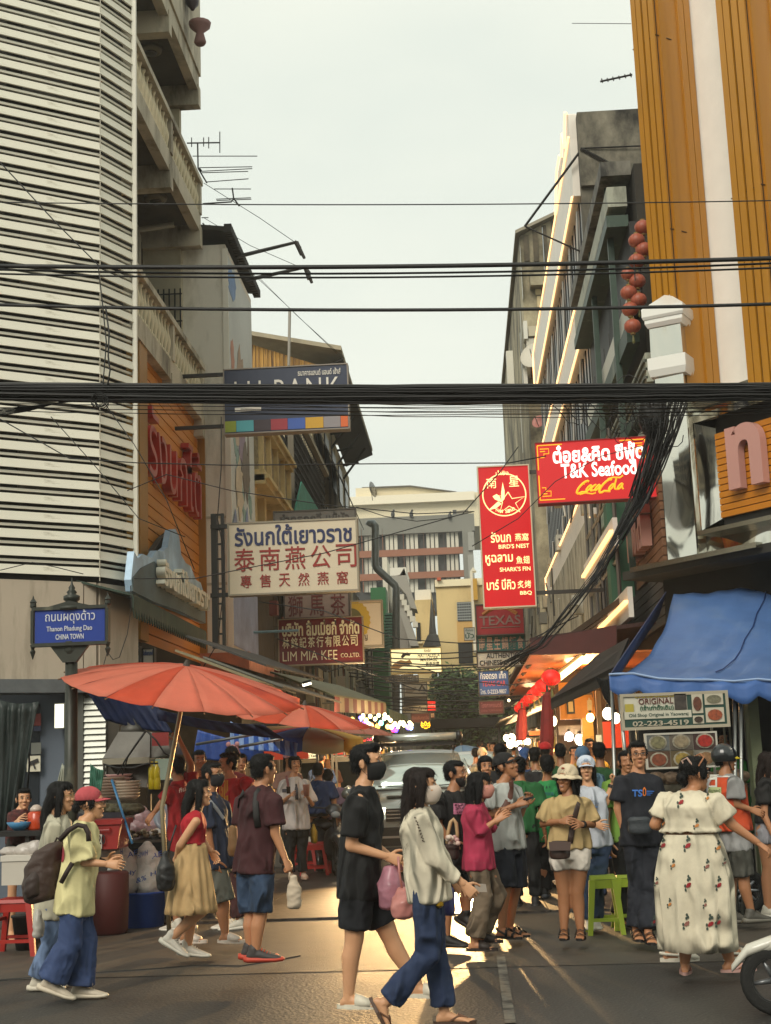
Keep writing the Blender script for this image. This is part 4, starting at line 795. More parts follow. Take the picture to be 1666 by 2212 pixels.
def sp(S, poly, m, depth=.008, name='printed_shape', lift=.002):
 P = [S['o']+S['u']*a+S['v']*b+S['n']*lift for a, b in poly]; return MB().prism(P, S['n']*depth).build(name, m, S['t'])
def stroke(S, pts, r_, m, name='printed_line', lift=.006, n=4, asp=1):
 P = [S['o']+S['u']*a+S['v']*b+S['n']*lift for a, b in pts]; return MB().tube(P, r_, n).build(name, m, S['t'])
cream = paint('#dfd3ad', .6); white = paint('#e4e0d4', .5)
S = sign('bank_sign', 'dark blue bank sign with a strip of coloured squares along its foot', 482, 798, 756, 926, 24, mat('bank blue', '#1f2a44', .35, var=.04), .22, '#8d8478', .02)
st(S, 'LH BANK', (.09, .47, .93, .80), white, off=-.004, sp=1.15); st(S, 'ธนาคารแลนด์ แอนด์ เฮ้าส์', (.6, .84, .94, .94), white)
for a, b_, c_ in ((0.01, .1, '#8b9a27'), (.1, .24, '#4aa3ab'), (.24, .375, '#33222a'), (.375, .51, '#9c2230'), (.51, .65, '#2f56a8'), (.65, .795, '#c99a14'), (.795, .93, '#8b8587'), (.93, .99, '#d4601a')):
 sp(S, [(a, .035), (b_-.003, .035), (b_-.003, .2), (a, .2)], paint(c_, .4), name='colour_square')
sp(S, [(.09, .34), (.3, .34), (.3, .40), (.09, .40)], white, name='white_bar')
MB(S['M']).box((-1.0, .05, S['H']-.1), (0, .12, S['H']-.04)).build('bracket_arm', paint('#2b2926'), S['t']); MB(S['M']).box((-.9, .05, .15), (0, .12, .21)).build('bracket_arm', paint('#2b2926'), S['t'])
mCb = mat('cream board', '#cfc1a6', .35, var=.03, coat=.3)
S = sign('nest_shop_sign', 'large cream signboard with blue Thai line over red Chinese characters', 491, 1130, 777, 1276, 23, mCb, .2, '#8f8672', .03)
nvy = paint('#1a2450', .4); rdc = paint('#8e2417', .4)
st(S, 'รังนกใต้เยาวราช', (.055, .67, .955, .95), nvy, off=.022)
for i, ch in enumerate('泰南燕公司'): st(S, ch, (.05+i*.195, .325, .05+i*.195+.155, .64), rdc, off=.005)
for i, ch in enumerate('專售天然燕窩'): st(S, ch, (.095+i*.147, .1, .095+i*.147+.085, .275), rdc, off=.004)
br = thing('sign_bracket', 'black steel upright and arms carrying the cream signboard', 'bracket', atY(462, 1300, 23.1))
a, b_ = atY(455, 1110, 23.1), atY(470, 1400, 23.1); bx('upright', (a.x, 23.1, b_.z), (a.x+.1, 23.25, a.z), paint('#26241f'), br); bx('upright', (a.x+.17, 23.1, b_.z), (a.x+.22, 23.2, a.z), paint('#26241f'), br)
for y in (1134, 1282): p, q = atY(455, y, 23.1), atY(492, y, 23.1); bx('arm', (p.x, 23.08, p.z-.07), (q.x, 23.15, p.z), paint('#26241f'), br)
for k in range(9): z = a.z-(a.z-b_.z)*k/9; bx('rung', (a.x+.1, 23.12, z), (a.x+.17, 23.16, z-.03), paint('#26241f'), br)
S = sign('grey_letter_sign', 'long grey signboard with relief lettering just above the cream one', 590, 1105, 770, 1136, 25.5, mat('grey board', '#77736a', .5, var=.15), .15, '#5c584e')
st(S, 'ซำทุธกกวี แข้นัว', (.08, .1, .92, .85), paint('#4e4b44', .5), .02)
S = sign('tea_sign', 'weathered sign with three dark red characters under the cream signboard', 612, 1283, 757, 1333, 25, mat('dusty board', '#857366', .6, var=.2), .14, '#3b332c')
for i, ch in enumerate('獅馬茶'): st(S, ch, (.07+i*.32, .1, .07+i*.32+.22, .9), paint('#5c2018', .5), off=.004)
S = sign('arched_red_sign', 'dull red board with a dark arch squeezed under the cream signboard', 618, 1277, 757, 1295, 25.4, paint('#5c2a22', .6), .1, '#2b2622'); stroke(S, [(.15+.7*k/12, .2+.7*math.sin(math.pi*k/12)) for k in range(13)], .02, paint('#8d8478'))
S = sign('tea_company_sign', 'dark red sign in cream Thai Chinese and English lettering LIM MIA KEE', 600, 1338, 787, 1432, 24.5, mat('maroon board', '#6b1a17', .45, var=.05), .18, '#8d7f66', .018)
st(S, 'บริษัท ลิ้มเมี่ยกี่ จำกัด', (.05, .62, .955, .95), cream, off=.03)
for i, ch in enumerate('林銘記茶行有限公司'): st(S, ch, (.05+i*.1, .37, .05+i*.1+.082, .6), cream, off=.012)
st(S, 'LIM MIA KEE', (.05, .1, .69, .3), cream, off=-.004); st(S, 'CO.,LTD.', (.73, .12, .955, .22), cream, off=0)
p = atY(548, 1366, 24.3); q = atY(645, 1366, 24.3); props(MB().tube([(p.x, 24.3, p.z), (q.x, 24.3, p.z)], .025, 6).build('pale_blue_tube', paint('#7fa0ae', .4)), 'pale blue rod sticking out across the dark red sign', 'rod')
S = sign('medallion_sign', 'cream signboard with a toothed yellow half medallion', 757, 1298, 830, 1398, 28, mat('cream board'), .16, '#8f8672')
pts = [(.0+.58*(1+.07*(k % 2))*math.cos(t_), .58+.42*(1+.07*(k % 2))*math.sin(t_)) for k, t_ in enumerate([-math.pi/2+math.pi*i/24 for i in range(25)])]
sp(S, [(max(.02, a), min(.97, b)) for a, b in pts], paint('#b99a2c', .5)); sp(S, [(.02+.34*math.cos(t_), .58+.26*math.sin(t_)) for t_ in [-math.pi/2+math.pi*i/12 for i in range(13)]], paint('#5d5a2c', .5), lift=.012)
for r_ in (.04,): stroke(S, [(r_+.02, .05), (.95, .05), (.95, .94), (.02, .94)], .008, paint('#a08f6c'))
st(S, 'งูเขิญ', (.1, .13, .5, .3), paint('#4e4433', .5))
S = sign('massage_sign', 'lit pale yellow massage sign showing a reclining person', 843, 1402, 956, 1453, 38, mat('lit board', '#efe3b4', .5, emit=.62, ecol='#f1e2a6'), .2, '#b59a55')
st(S, 'หัตถลีลา', (.66, .82, .8, .95), paint('#6d5a33')); st(S, 'HATTALEELA', (.53, .62, .96, .78), paint('#57492c'), shear=.2); st(S, 'MASSAGE', (.58, .46, .92, .6), paint('#57492c'), shear=.2); st(S, '泰泰按摩', (.68, .28, .95, .44), paint('#57492c'))
sp(S, [(.02, .35), (.12, .5), (.2, .55), (.3, .5), (.38, .55), (.42, .42), (.34, .32), (.24, .3), (.15, .22), (.02, .2)], paint('#b98a4c', .6), name='printed_figure'); sp(S, [(.2, .66), (.24, .8), (.33, .84), (.4, .78), (.38, .7), (.3, .72), (.24, .62)], paint('#33271b'), name='printed_hair')
sp(S, [(.02, .03), (.9, .03), (.6, .16), (.3, .2), (.02, .18)], paint('#d9c68c', .6), name='printed_towel')
def mini(name, label, x0, y0, x1, y1, Y, c_, txts=(), frame='#3a362f', emit=0, **k):
 S = sign(name, label, x0, y0, x1, y1, Y, mat('face '+c_+str(emit), c_, .5, var=.06, emit=emit), .12, frame, .02, **k)
 for s_, box, tc_ in txts: st(S, s_, box, paint(tc_, .5) if not emit else paint(tc_, .5), off=.015)
 return S
mini('narrow_white_sign', 'narrow white board with grey letters under the massage sign', 832, 1461, 905, 1473, 36, '#8d897d', [('LIM MENG PEN CO.', (.05, .2, .95, .8), '#3b3833')])
S = mini('foot_massage_sign', 'dull grey sign with a hand drawing and a small house mark', 872, 1475, 924, 1505, 40, '#8a867b'); sp(S, [(.08, .3), (.3, .25), (.55, .55), (.52, .7), (.3, .6), (.12, .7)], paint('#6b6459')); stroke(S, [(.64, .4), (.78, .8), (.92, .4)], .03, paint('#3b3833')); stroke(S, [(.64, .25), (.92, .25)], .02, paint('#3b3833'))
mini('grey_panel_sign', 'plain blue grey sign panel under the hand drawing', 872, 1506, 924, 1524, 40.2, '#55565a')
mini('round_cornered_sign', 'pale sign with dark Thai letters hanging over the green awning', 868, 1524, 924, 1540, 39, '#a89f88', [('ดุจกิสมุนไพร', (.06, .2, .94, .8), '#3b2c20')])
mini('maroon_sign', 'maroon sign with faint letters below the pale Thai one', 887, 1541, 930, 1561, 39.5, '#4f1a1a', [('ต้อนรับทุกวัน', (.06, .25, .94, .75), '#8a5248')])
mini('red_drink_sign', 'small glowing red sign with white script', 922, 1512, 943, 1536, 42, '#c81a10', [('pudding', (.05, .35, .95, .7), '#f0d8c8')], emit=.8)
mini('small_shop_light', 'tiny lit shop sign under the red one', 929, 1539, 940, 1552, 42, '#7d3a22', [('ชา', (.2, .2, .8, .8), '#e8c898')])
t = thing('emblem_light', 'yellow winged emblem light hanging above the white car', 'light', atY(920, 1565, 30)); S = dict(t=t, o=atY(908, 1575, 30), u=atY(932, 1575, 30)-atY(908, 1575, 30), v=V((0, 0, .16)), n=V((0, -1, 0)))
mEm = lamp_mat('emblem', '#ffb321', 2)
for sx in (-1, 1):
 for k in range(3): stroke(S, [(.5+sx*.12, .3+.2*k), (.5+sx*.3, .2+.25*k), (.5+sx*(.42-.03*k), .55+.2*k)], .008, mEm)
stroke(S, [(.5, 1), (.62, .7), (.5, .4), (.38, .7), (.5, 1)], .008, mEm); stroke(S, [(.36, .1), (.64, .1)], .01, mEm)
mRedF = mat('lit red', '#b3070f', .4, emit=.33, ecol='#c1040c')
S = sign('vertical_red_sign', 'tall bright red sign with a star and shark emblem NAM SING', 1030, 1008, 1160, 1310, 22.5, mRedF, .2, '#c9bda0', .02, yw=0)
cy_ = lamp_mat('lit cream', '#f2dc98', .75)
R_ = .38; asp = S['W']/S['H']; ccx, ccy = .5, .79
stroke(S, [(ccx+.41*math.cos(t_), ccy+.41*asp*math.sin(t_)) for t_ in [2*math.pi*i/40 for i in range(41)]], .01, cy_, 'emblem_ring')
def ep(p, closed=True, r_=.008): stroke(S, [(ccx+.41*a, ccy+.41*asp*b) for a, b in (p+[p[0]] if closed else p)], r_, cy_, 'emblem_line')
ep([(.18, .12), (.35, -.2), (.93, -.13), (.5, -.42), (.7, -.85), (.2, -.55), (-.25, -.85), (-.1, -.35), (-.35, .0), (.02, -.1)])
def ef(p): sp(S, [(ccx+.41*a, ccy+.41*asp*b) for a, b in p], cy_, name='emblem_shape', lift=.004)
ef([(-.05, .6), (.02, .2), (.0, -.2), (-.15, -.35), (-.14, .1)]); ef([(-.55, -.05), (-.35, .05), (-.2, -.1), (-.15, -.35), (-.45, -.2)]); ef([(-.78, -.7), (-.3, -.3), (-.15, -.42), (-.4, -.62)])
st(S, '南', (.17, .84, .36, .915), cy_, off=.0); st(S, '星', (.6, .845, .79, .92), cy_, off=.0); st(S, 'น่ำซิง', (.36, .93, .6, .965), cy_, off=.0)
for i, ch in enumerate('NAM SING'):
 if ch != ' ': a_ = -math.pi/2+(i-3.5)*.14; st(S, ch, (ccx+.33*math.cos(a_)-.022, ccy+.325*asp*math.sin(a_)-.012, ccx+.33*math.cos(a_)+.022, ccy+.325*asp*math.sin(a_)+.012), cy_, off=.01)
for tb_, tr_, en_, y0, (xa, xb), xc, xe in (('รังนก', '燕窩', "BIRD'S NEST", .455, (.2, .58), .66, .34), ('หูฉลาม', '魚翅', "SHARK'S FIN", .295, (.08, .6), .66, .34), ('บาร์ บีคิว', '炙烤', 'BBQ', .125, (.08, .62), .66, .7)):
 st(S, tb_, (xa, y0, xb, y0+.075), cy_, off=.015)
 for i, ch in enumerate(tr_): st(S, ch, (xc+i*.135, y0+.005, xc+i*.135+.12, y0+.058), cy_, off=.006)
 st(S, en_, (xe, y0-.045, .92, y0-.015), cy_, off=.01)
for z_ in (S['H']-.15, .2): MB(S['M']).box((S['W'], .05, z_), (S['W']+1.1, .1, z_+.06)).build('bracket_arm', paint('#3a362f'), S['t'])
S = sign('seafood_sign', 'wide bright red T&K Seafood sign with white and yellow lettering', 1155, 957, 1432, 1077, 20.7, mRedF, .22, '#7d0c10', .012, yw=4)
wh = lamp_mat('lit white', '#f4efe6', .75); yl = lamp_mat('lit yellow', '#e8a92c', .6)
st(S, 'ต๋อย&คิด ซีฟู้ด', (.14, .56, .87, .93), wh, off=.03); st(S, 'T&K Seafood', (.2, .39, .8, .63), wh, off=.02, keep=False)
def script(pts, r_=.013): stroke(S, [(x, y) for x, y in pts], r_, yl, 'script_stroke')
Bx, By, sx_, sy_ = .33, .12, .36, .22
def T(p): return [(Bx+a*sx_, By+b*sy_) for a, b in p]
def arc(cx_, cy_, rx, ry, a0, a1, n=10, sh=.25): return [(cx_+rx*math.cos(R(a0+(a1-a0)*i/n))+sh*ry*math.sin(R(a0+(a1-a0)*i/n)), cy_+ry*math.sin(R(a0+(a1-a0)*i/n))) for i in range(n+1)]
script(T(arc(.10, .5, .085, .45, 60, 310)+[(.2, .12)]), .017); script(T([(.17, .95), (.13, .8), (.12, .7)]))
script(T(arc(.23, .42, .035, .22, 90, 450))); script(T(arc(.33, .42, .032, .22, 60, 300)+[(.36, .25)])); script(T(arc(.42, .42, .032, .22, 90, 450)+[(.455, .3), (.47, .2)])); script(T([(.475, .52), (.5, .56)]), .02)
script(T(arc(.6, .5, .085, .47, 60, 310)+[(.7, .1)]), .017); script(T([(.66, 1.0), (.78, 1.1), (.93, 1.05), (1.0, 1.2)]), .012); script(T(arc(.73, .42, .035, .22, 90, 450))); script(T([(.85, 1.0), (.81, .6), (.8, .25), (.84, .2)])); script(T(arc(.92, .42, .035, .22, 90, 450)+[(.965, .3), (.99, .2)])); script(T([(.02, -.02), (.15, .08), (.3, -.02), (.38, .04)]), .01)
for mx_, my_ in ((0, 1), (0, 0), (1, 1)):
 fx = lambda a: .02+a if not mx_ else .88-a
 fy = lambda b: .95-b if my_ else .06+b
 for p in ([(0, 0), (.1, 0), (.2, 0)], [(0, 0), (0, .15), (0, .4)], [(.02, .06), (.09, .06), (.09, .14), (.05, .14), (.05, .2), (.02, .2)], [(.02, .1), (.06, .1)]):
  stroke(S, [(fx(a), fy(b)) for a, b in p], .008, yl, 'fret_corner')
S = mini('texas_sign', 'dull red sign reading TEXAS under the vertical red one', 1026, 1306, 1135, 1370, 25, '#7d1519', [('TEXAS', (.08, .32, .92, .62), '#6f5a52')]); stroke(S, [(.15+.7*k/12, .66+.25*math.sin(math.pi*k/12)) for k in range(13)], .035, paint('#8a5a2c')); stroke(S, [(.1, .25), (.9, .25)], .01, paint('#6f5a52'))
S = mini('green_characters_sign', 'teal sign with six worn pinkish characters', 1028, 1372, 1137, 1407, 25.1, '#1f5750');
for i, ch in enumerate('南星生鍋麵食'): st(S, ch, (.05+i*.155, .15, .05+i*.155+.13, .85), paint('#8f7a68'), off=.02)
mini('cuisine_sign', 'white sign with black words AUTHENTIC CHINESE CUISINE', 1029, 1408, 1137, 1439, 25.1, '#a8a596', [('AUTHENTIC', (.2, .55, .86, .88), '#1b1a18'), ('CHINESE CUISINE', (.06, .12, .98, .45), '#1b1a18')])
mini('parking_sign', 'blue sign with pale Thai words and red TEXAS CAR PARK', 1032, 1449, 1102, 1502, 27, '#24497f', [('ที่จอดรถ เท็ก', (.08, .66, .9, .95), '#c9cfd0'), ('TEXAS CAR', (.12, .38, .88, .58), '#a8484c'), ('โทร. 0-2223-9807', (.06, .08, .9, .28), '#aeb9c2')])
mini('small_maroon_sign', 'small maroon sign with faded letters below the blue parking one', 1034, 1514, 1090, 1542, 28, '#4f1620', [('โรงภาพยนตร์', (.1, .5, .9, .85), '#8f5a5c'), ('CHINA TOWN ROAD', (.08, .2, .92, .35), '#7d4a4c')])
mini('small_white_sign', 'small white sign with green Thai letters on the yellow house', 1002, 1356, 1027, 1383, 60, '#c9c8bc', [('ห้างทอง', (.15, .7, .85, .9), '#3b5a44'), ('บัว', (.1, .15, .9, .62), '#1f5a3a')])
mini('white_poster', 'white poster with a blue heading hung below the mountain sign', 307, 1400, 334, 1450, 20.8, '#cfcabb', [('รับซื้อทองคำ', (.06, .68, .94, .9), '#4a5a8a')]); mini('half_seen_poster', 'half hidden white poster with black Thai character', 288, 1396, 303, 1446, 20.6, '#c3c2bb', [('ก้', (.1, .6, .9, .9), '#2a2926')])
S = sign('menu_banner', 'white and green food menu banner under the blue tent', 1339, 1500, 1578, 1570, 14.2, mat('banner', '#c3bfae', .6), .03, '#a39a86', .03, yw=0)
drk = paint('#1f4036', .6)
sp(S, [(.02, .05), (.98, .05), (.98, .3), (.02, .3)], drk); sp(S, [(.02, .3), (.65, .3), (.65, .5), (.02, .5)], paint('#bcb8a6'), lift=.012); sp(S, [(.62, .3), (.98, .3), (.98, .98), (.62, .98)], drk)
st(S, 'ORIGINAL', (.17, .7, .49, .86), paint('#5c2420'), off=0); st(S, '(เจ้าเก่าดั้งเดิม)', (.18, .5, .49, .68), paint('#1f5a3f')); st(S, 'Old Shop Original in Yaowaraj', (.07, .33, .62, .45), drk, lift=0) if 0 else st(S, 'Old Shop Original in Yaowaraj', (.07, .33, .62, .45), drk, .022)
st(S, '02-223-4519', (.1, .1, .62, .24), paint('#a8a08c'), .022, off=.02); st(S, 'ตั้งเซ้งฮวด', (.14, .88, .5, .98), paint('#b59a2c'))
for i, (a, b, c, d) in enumerate(((.66, .4, .76, .92), (.78, .62, .95, .92), (.78, .14, .95, .54), (.66, .12, .76, .34))):
 sp(S, [(a, b), (c, b), (c, d), (a, d)], paint('#b8b09c'), lift=.012, name='photo'); sp(S, [((a+c)/2+(c-a)*.4*math.cos(t_), (b+d)/2+(d-b)*.38*math.sin(t_)) for t_ in [2*math.pi*k/12 for k in range(12)]], paint(['#5c3322', '#6e6a55', '#8d4426', '#3a2c20'][i], var=.5, vscale=30), lift=.022, name='dish')
sp(S, [(.5, .52), (.61, .52), (.61, .95), (.5, .95)], paint('#3d3630', var=.5, vscale=20), lift=.012, name='photo'); sp(S, [(.04, .5), (.12, .5), (.12, .72), (.04, .72)], paint('#a8993c'), lift=.012);
S = sign('dish_photo_panel', 'panel of six food photographs behind the man in navy', 1392, 1585, 1554, 1657, 14.0, mat('panel', '#8a8577', .5), .05, '#b0aca0', .018)
for i in range(3):
 for j in range(2):
  a, b = .02+i*.325, .03+j*.48; c0 = [['#4c3322', '#57492f', '#6a655a'], ['#5d5f5c', '#544c42', '#3b2520']][j][i]
  sp(S, [(a, b), (a+.315, b), (a+.315, b+.46), (a, b+.46)], paint(c0, .5, var=.3, vscale=12), name='photo')
  col_ = [['#713a22', '#8a7434', '#7a5a3a'], ['#6f6a4c', '#7d7058', '#8e1f14']][j][i]
  for r_, cc, lf_ in ((.42, '#8d8776', .012), (.34, col_, .022)): sp(S, [(a+.157+.3*r_*math.cos(t_), b+.23+.5*r_*math.sin(t_)) for t_ in [2*math.pi*k/14 for k in range(14)]], paint(cc, .5, var=.5, vscale=26), lift=lf_, name='dish')
mini('handwritten_board', 'white handwritten board reading Heng Seafood', 650, 1613, 706, 1640, 25, '#cfd8cc', [('Heng Seafood', (.05, .52, .95, .85), '#33403c'), ('@ Yaowa', (.2, .12, .75, .42), '#33403c')], emit=.12)
mini('red_menu_sign', 'red lit menu sign with white words beside a food picture', 713, 1596, 744, 1632, 27, '#b52014', [('Thai Massage', (.06, .75, .94, .9), '#efe0d0'), ('Massage', (.2, .3, .94, .5), '#efe0d0')], emit=.35)
S = mini('food_picture', 'lit orange picture of fried food', 745, 1596, 766, 1632, 27, '#b3802c', emit=.3); sp(S, [(.1, .5), (.4, .8), (.9, .6), (.7, .4)], paint('#7a3d12'))
mini('dark_neon_sign', 'dark signboard with pink and red neon writing', 780, 1592, 808, 1618, 27.5, '#1b1815', [('OUO', (.45, .65, .9, .9), '#ff4fa0'), ('Bus', (.08, .62, .38, .85), '#ff4030')])
YS = 14.0
t = thing('street_name_post', 'ornate dark green post with a blue street name plate', 'street sign', atY(148, 1700, YS))
mPst = mat('post green', '#2f322a', .45, metal=.3, var=.2, vscale=5, dirt='#6b6a58', dscale=3, damt=.2)
def pz(py): return atY(150, py, YS).z
xc = atY(155, 1300, YS).x; xb_ = atY(148, 1900, YS).x
MB().tube([(xc, YS, 0), (xc, YS, pz(1400))], [.075, .062], 14).build('pole', mPst, t, True)
MB().lathe((xc, YS, 0), [(.07, pz(1420)), (.1, pz(1405)), (.08, pz(1395)), (.11, pz(1388)), (.06, pz(1380)), (.045, pz(1322)), (.15, pz(1319)), (.15, pz(1313)), (.08, pz(1308)), (.06, pz(1300)), (.085, pz(1296)), (.085, pz(1288)), (.04, pz(1284)), (.055, pz(1280)), (.03, pz(1274)), (.035, pz(1270)), (.012, pz(1262)), (.004, pz(1248))], 14).build('finial', mPst, t, True)
a, b_ = atY(82, 1322, YS), atY(232, 1386, YS)
bx('plate', (a.x, YS-.1, b_.z), (b_.x, YS-.05, a.z), mat('street blue', '#1e3a8c', .35), t)
for z in (a.z, b_.z-.035): bx('plate_rail', (a.x-.03, YS-.12, z), (b_.x+.03, YS-.03, z+.035), mPst, t)
for x in (a.x-.04, b_.x+.01):
 bx('plate_rail', (x, YS-.12, b_.z), (x+.03, YS-.03, a.z), mPst, t); MB().lathe((x+.015, YS-.08, a.z+.03), [(.02, 0), (.035, .015), (.03, .05), (.038, .06), (.01, .1), (.003, .13)], 8).build('spike', mPst, t); MB().lathe((x+.015, YS-.08, b_.z-.16), [(.003, 0), (.02, .05), (.03, .08), (.015, .1), (.03, .15)], 8).build('spike', mPst, t)
MB().prism([(xc-.2, YS-.08, b_.z-.03), (xc+.2, YS-.08, b_.z-.03), (xc+.07, YS-.08, b_.z-.2), (xc-.07, YS-.08, b_.z-.2)], (0, .05, 0)).build('bracket', mPst, t)
MB().prism([(xc-.22, YS-.1, a.z+.036), (xc+.22, YS-.1, a.z+.036), (xc+.12, YS-.1, a.z+.06), (xc, YS-.1, a.z+.09), (xc-.12, YS-.1, a.z+.06)], (0, .05, 0)).build('crest', mPst, t)
S = dict(t=t, o=V((a.x, YS-.1, b_.z)), u=V((b_.x-a.x, 0, 0)), v=V((0, 0, a.z-b_.z)), n=V((0, -1, 0)))
sg_ = paint('#c9cdd4', .5)
st(S, 'ถนนผดุงด้าว', (.15, .56, .86, .98), sg_, .006, off=.0); st(S, 'Thanon Phadung Dao', (.17, .3, .82, .5), sg_, .006, off=.006); st(S, 'CHINA TOWN', (.3, .09, .7, .25), sg_, .006, off=.01)

# ================= wires =================
mWire = mat('cable black', '#100f0d', .55)
wid = [0]
def cable(label, pts, r_, n=5, name='cable', group=None, sag=0):
 o = MB().tube(pts, r_, n).build(name, mWire, None, True); props(o, label, 'cable', group); return o
def span(y0, y1, Y, r_, label, x0=-60, x1=1730, sagp=0, n=14, mid=None, group=None):
 P = []
 for k in range(n+1):
  f = k/n; px = x0+(x1-x0)*f; py = y0+(y1-y0)*f+4*sagp*f*(1-f); P.append(atY(px, py, Y))
 return cable(label, P, r_, group=group)
span(436, 432, 12.2, .006, 'thin single wire high across the sky', sagp=8)
span(574, 556, 12.0, .022, 'thick upper cable of the triple line across the street', sagp=11)
span(581, 566, 12.05, .011, 'middle thin cable of the triple line', sagp=17)
span(590, 576, 12.1, .010, 'lowest thin cable of the triple line', sagp=16)
span(657, 655, 12.0, .017, 'single black cable between the triple line and the main bundle', sagp=14)
g = random.Random(3)
bt = thing('cable_bundle', 'thick sagging bundle of black telecom cables across the whole street', 'cable bundle', atY(800, 855, 12));
MB().tube([atY(-60+1790*k/16, 848+4*10*(k/16)*(1-k/16), 12.06) for k in range(17)], [.045 for _ in range(17)], 8).build('bundle_core', mWire, bt)
for i in range(34):
 yy = 829+ (i % 17)*2.05+g.uniform(-1, 1); P = []; ph = g.uniform(0, 6); am = g.uniform(.4, 2.2)
 for k in range(25):
  f = k/24; px = -60+1790*f; P.append(atY(px, yy+3*math.sin(f*3.1)*1.5+am*math.sin(ph+f*g.uniform(5, 7)*2)+ (4 if 0 else 0)+12*4*f*(1-f)*.45*((i % 17)/17), 12+(i//17)*.05-.03*(i % 3)))
 cm = mat('cable grey', '#2e2c28', .5) if i % 6 == 0 else mWire
 MB().tube(P, g.choice([.006, .008, .011, .013]), 5).build('cable', cm, bt, True)
for i in range(7):
 yy = 866+i*4.2; x0 = -60 if i % 2 else 520; P = [atY(x0+(1730-x0)*k/18, yy+10*math.sin(math.pi*k/18)+g.uniform(-1, 1)+ (30 if (i == 0 and k < 3) else 0)*0, 12.15) for k in range(19)]
 MB().tube(P, .004, 4).build('loose_cable', mWire, bt, True)
for i in range(6):
 P = [atY(x, y, 12.1) for x, y in ((-20, 885+i*3), (60, 878+i*2), (150, 868-i), (240, 862), (330, 866))]; MB().tube(P, .005, 4).build('loose_cable', mWire, bt, True)
def coil(cx_, cy_, rx, n_, Y, label):
 gg = MB();
 for k in range(n_):
  a0 = g.uniform(0, 6); r1 = rx*g.uniform(.6, 1.2); r2 = r1*g.uniform(.7, 1.1); ox, oy = g.uniform(-4, 4), g.uniform(-4, 4)
  gg.tube([atY(cx_+ox+r1*math.cos(a0+t_), cy_+oy+r2*math.sin(a0+t_), Y+.02*k*.3) for t_ in [i*.5 for i in range(13)]], .004, 4)
 o = gg.build('cable_coil', mWire); props(o, label, 'cable coil', kind=None)
coil(215, 868, 16, 8, 11.9, 'tangled coil of cable tied under the main bundle at left')
cable('vertical strapping wires tying the cables together near the louvres', [atY(x, y, 11.98) for x, y in ((0, 350), (120, 480), (212, 572), (222, 660), (230, 740), (226, 790), (222, 840), (228, 868))], .006)
cable('second strap wire dropping beside the first near the louvres', [atY(x, y, 11.97) for x, y in ((228, 660), (236, 720), (234, 770), (238, 800), (230, 850))], .008)
LW = [('long thin wire dipping from the louvres to the cream signboard', [(0, 905), (150, 990), (300, 1000), (500, 1005), (800, 1002), (1100, 1000), (1180, 985)], 13), ('low wire crossing above the cream signboard', [(275, 1060), (360, 1025), (500, 1060), (700, 1090), (900, 1110), (1025, 1105)], 16),
  ('wire rising across the cream signboard to the red seafood sign', [(290, 1250), (420, 1250), (520, 1230), (700, 1195), (860, 1150), (1000, 1110), (1080, 1020), (1120, 965)], 15), ('slack wire drooping in front of the grey grid building', [(770, 1095), (830, 1115), (900, 1126), (960, 1120), (1025, 1105)], 19),
  ('thin diagonal wire from the louvres down to the plank wall', [(110, 900), (200, 1000), (300, 1120), (400, 1160)], 17.5), ('wire slanting down over the red letters', [(225, 870), (290, 960), (360, 1080), (420, 1230)], 17), ('wire looping down beside the beige fascia', [(282, 1265), (284, 1310), (275, 1370), (258, 1420), (244, 1425), (232, 1408)], 18), ('second looping wire ending behind the street sign', [(232, 1408), (220, 1450), (200, 1475)], 18),
  ('wire along the street at awning height', [(560, 1300), (700, 1320), (860, 1380), (1000, 1390), (1140, 1385), (1250, 1330)], 22), ('wire sloping past the massage sign', [(790, 1420), (900, 1440), (1000, 1470), (1100, 1480), (1180, 1470)], 24), ('long wire under the dark red sign', [(600, 1380), (760, 1440), (900, 1490), (1050, 1510), (1150, 1500)], 23),
  ('stray wire at the foot of the louvres', [(0, 1232), (70, 1215), (120, 1225), (180, 1240)], 18), ('dark wire falling along the bracket of the cream signboard', [(478, 900), (478, 1010), (470, 1120), (485, 1200), (480, 1300), (470, 1390), (440, 1440)], 22.5), ('pale pole cable in front of the vertical red sign', [(1020, 1180), (1120, 1120), (1200, 1040), (1300, 985), (1400, 960)], 18)]
for l, p, Y in LW: cable(l, [atY(x, y, Y) for x, y in p], .009 if Y > 20 else .006)
wt = thing('street_cable_web', 'web of sagging dark cables over the stalls at the street end', 'cables', atY(900, 1480, 32))
for i in range(16):
 x0, y0 = 770+g.uniform(-30, 30), 1405+i*8; x1, y1 = 1120+g.uniform(-30, 60), 1400+i*9+g.uniform(-14, 14); MB().tube([atY(x0+(x1-x0)*k/8, y0+(y1-y0)*k/8+26*(k/8)*(1-k/8)*2, 30+i*.4) for k in range(9)], .014, 4).build('cable', mWire, wt, True)
tg = thing('cable_tangle', 'heavy tangle of black cables plunging past the red seafood sign', 'cable tangle', atY(1400, 1000, 17.5))
ctrl = [(1440, 862), (1432, 930), (1405, 1010), (1380, 1080), (1335, 1160), (1290, 1240), (1230, 1320), (1170, 1390), (1090, 1440)]
for i in range(62):
 sp0 = g.uniform(-1, 1); P = []
 for k, (x, y) in enumerate(ctrl):
  wdt = [50, 34, 26, 20, 13, 11, 10, 12, 16][k]; P.append(atY(x+sp0*wdt+g.uniform(-5, 5), y+g.uniform(-10, 10), 17.2+g.uniform(-.2, .3)))
 nn = g.choice([3, 3, 4, 4, 4, 4, 5, 5, 5, 6, 7, 9]); MB().tube(P[:nn], g.choice([.006, .009, .011]) if nn < 6 else .006, 4).build('cable', mWire, tg, True)
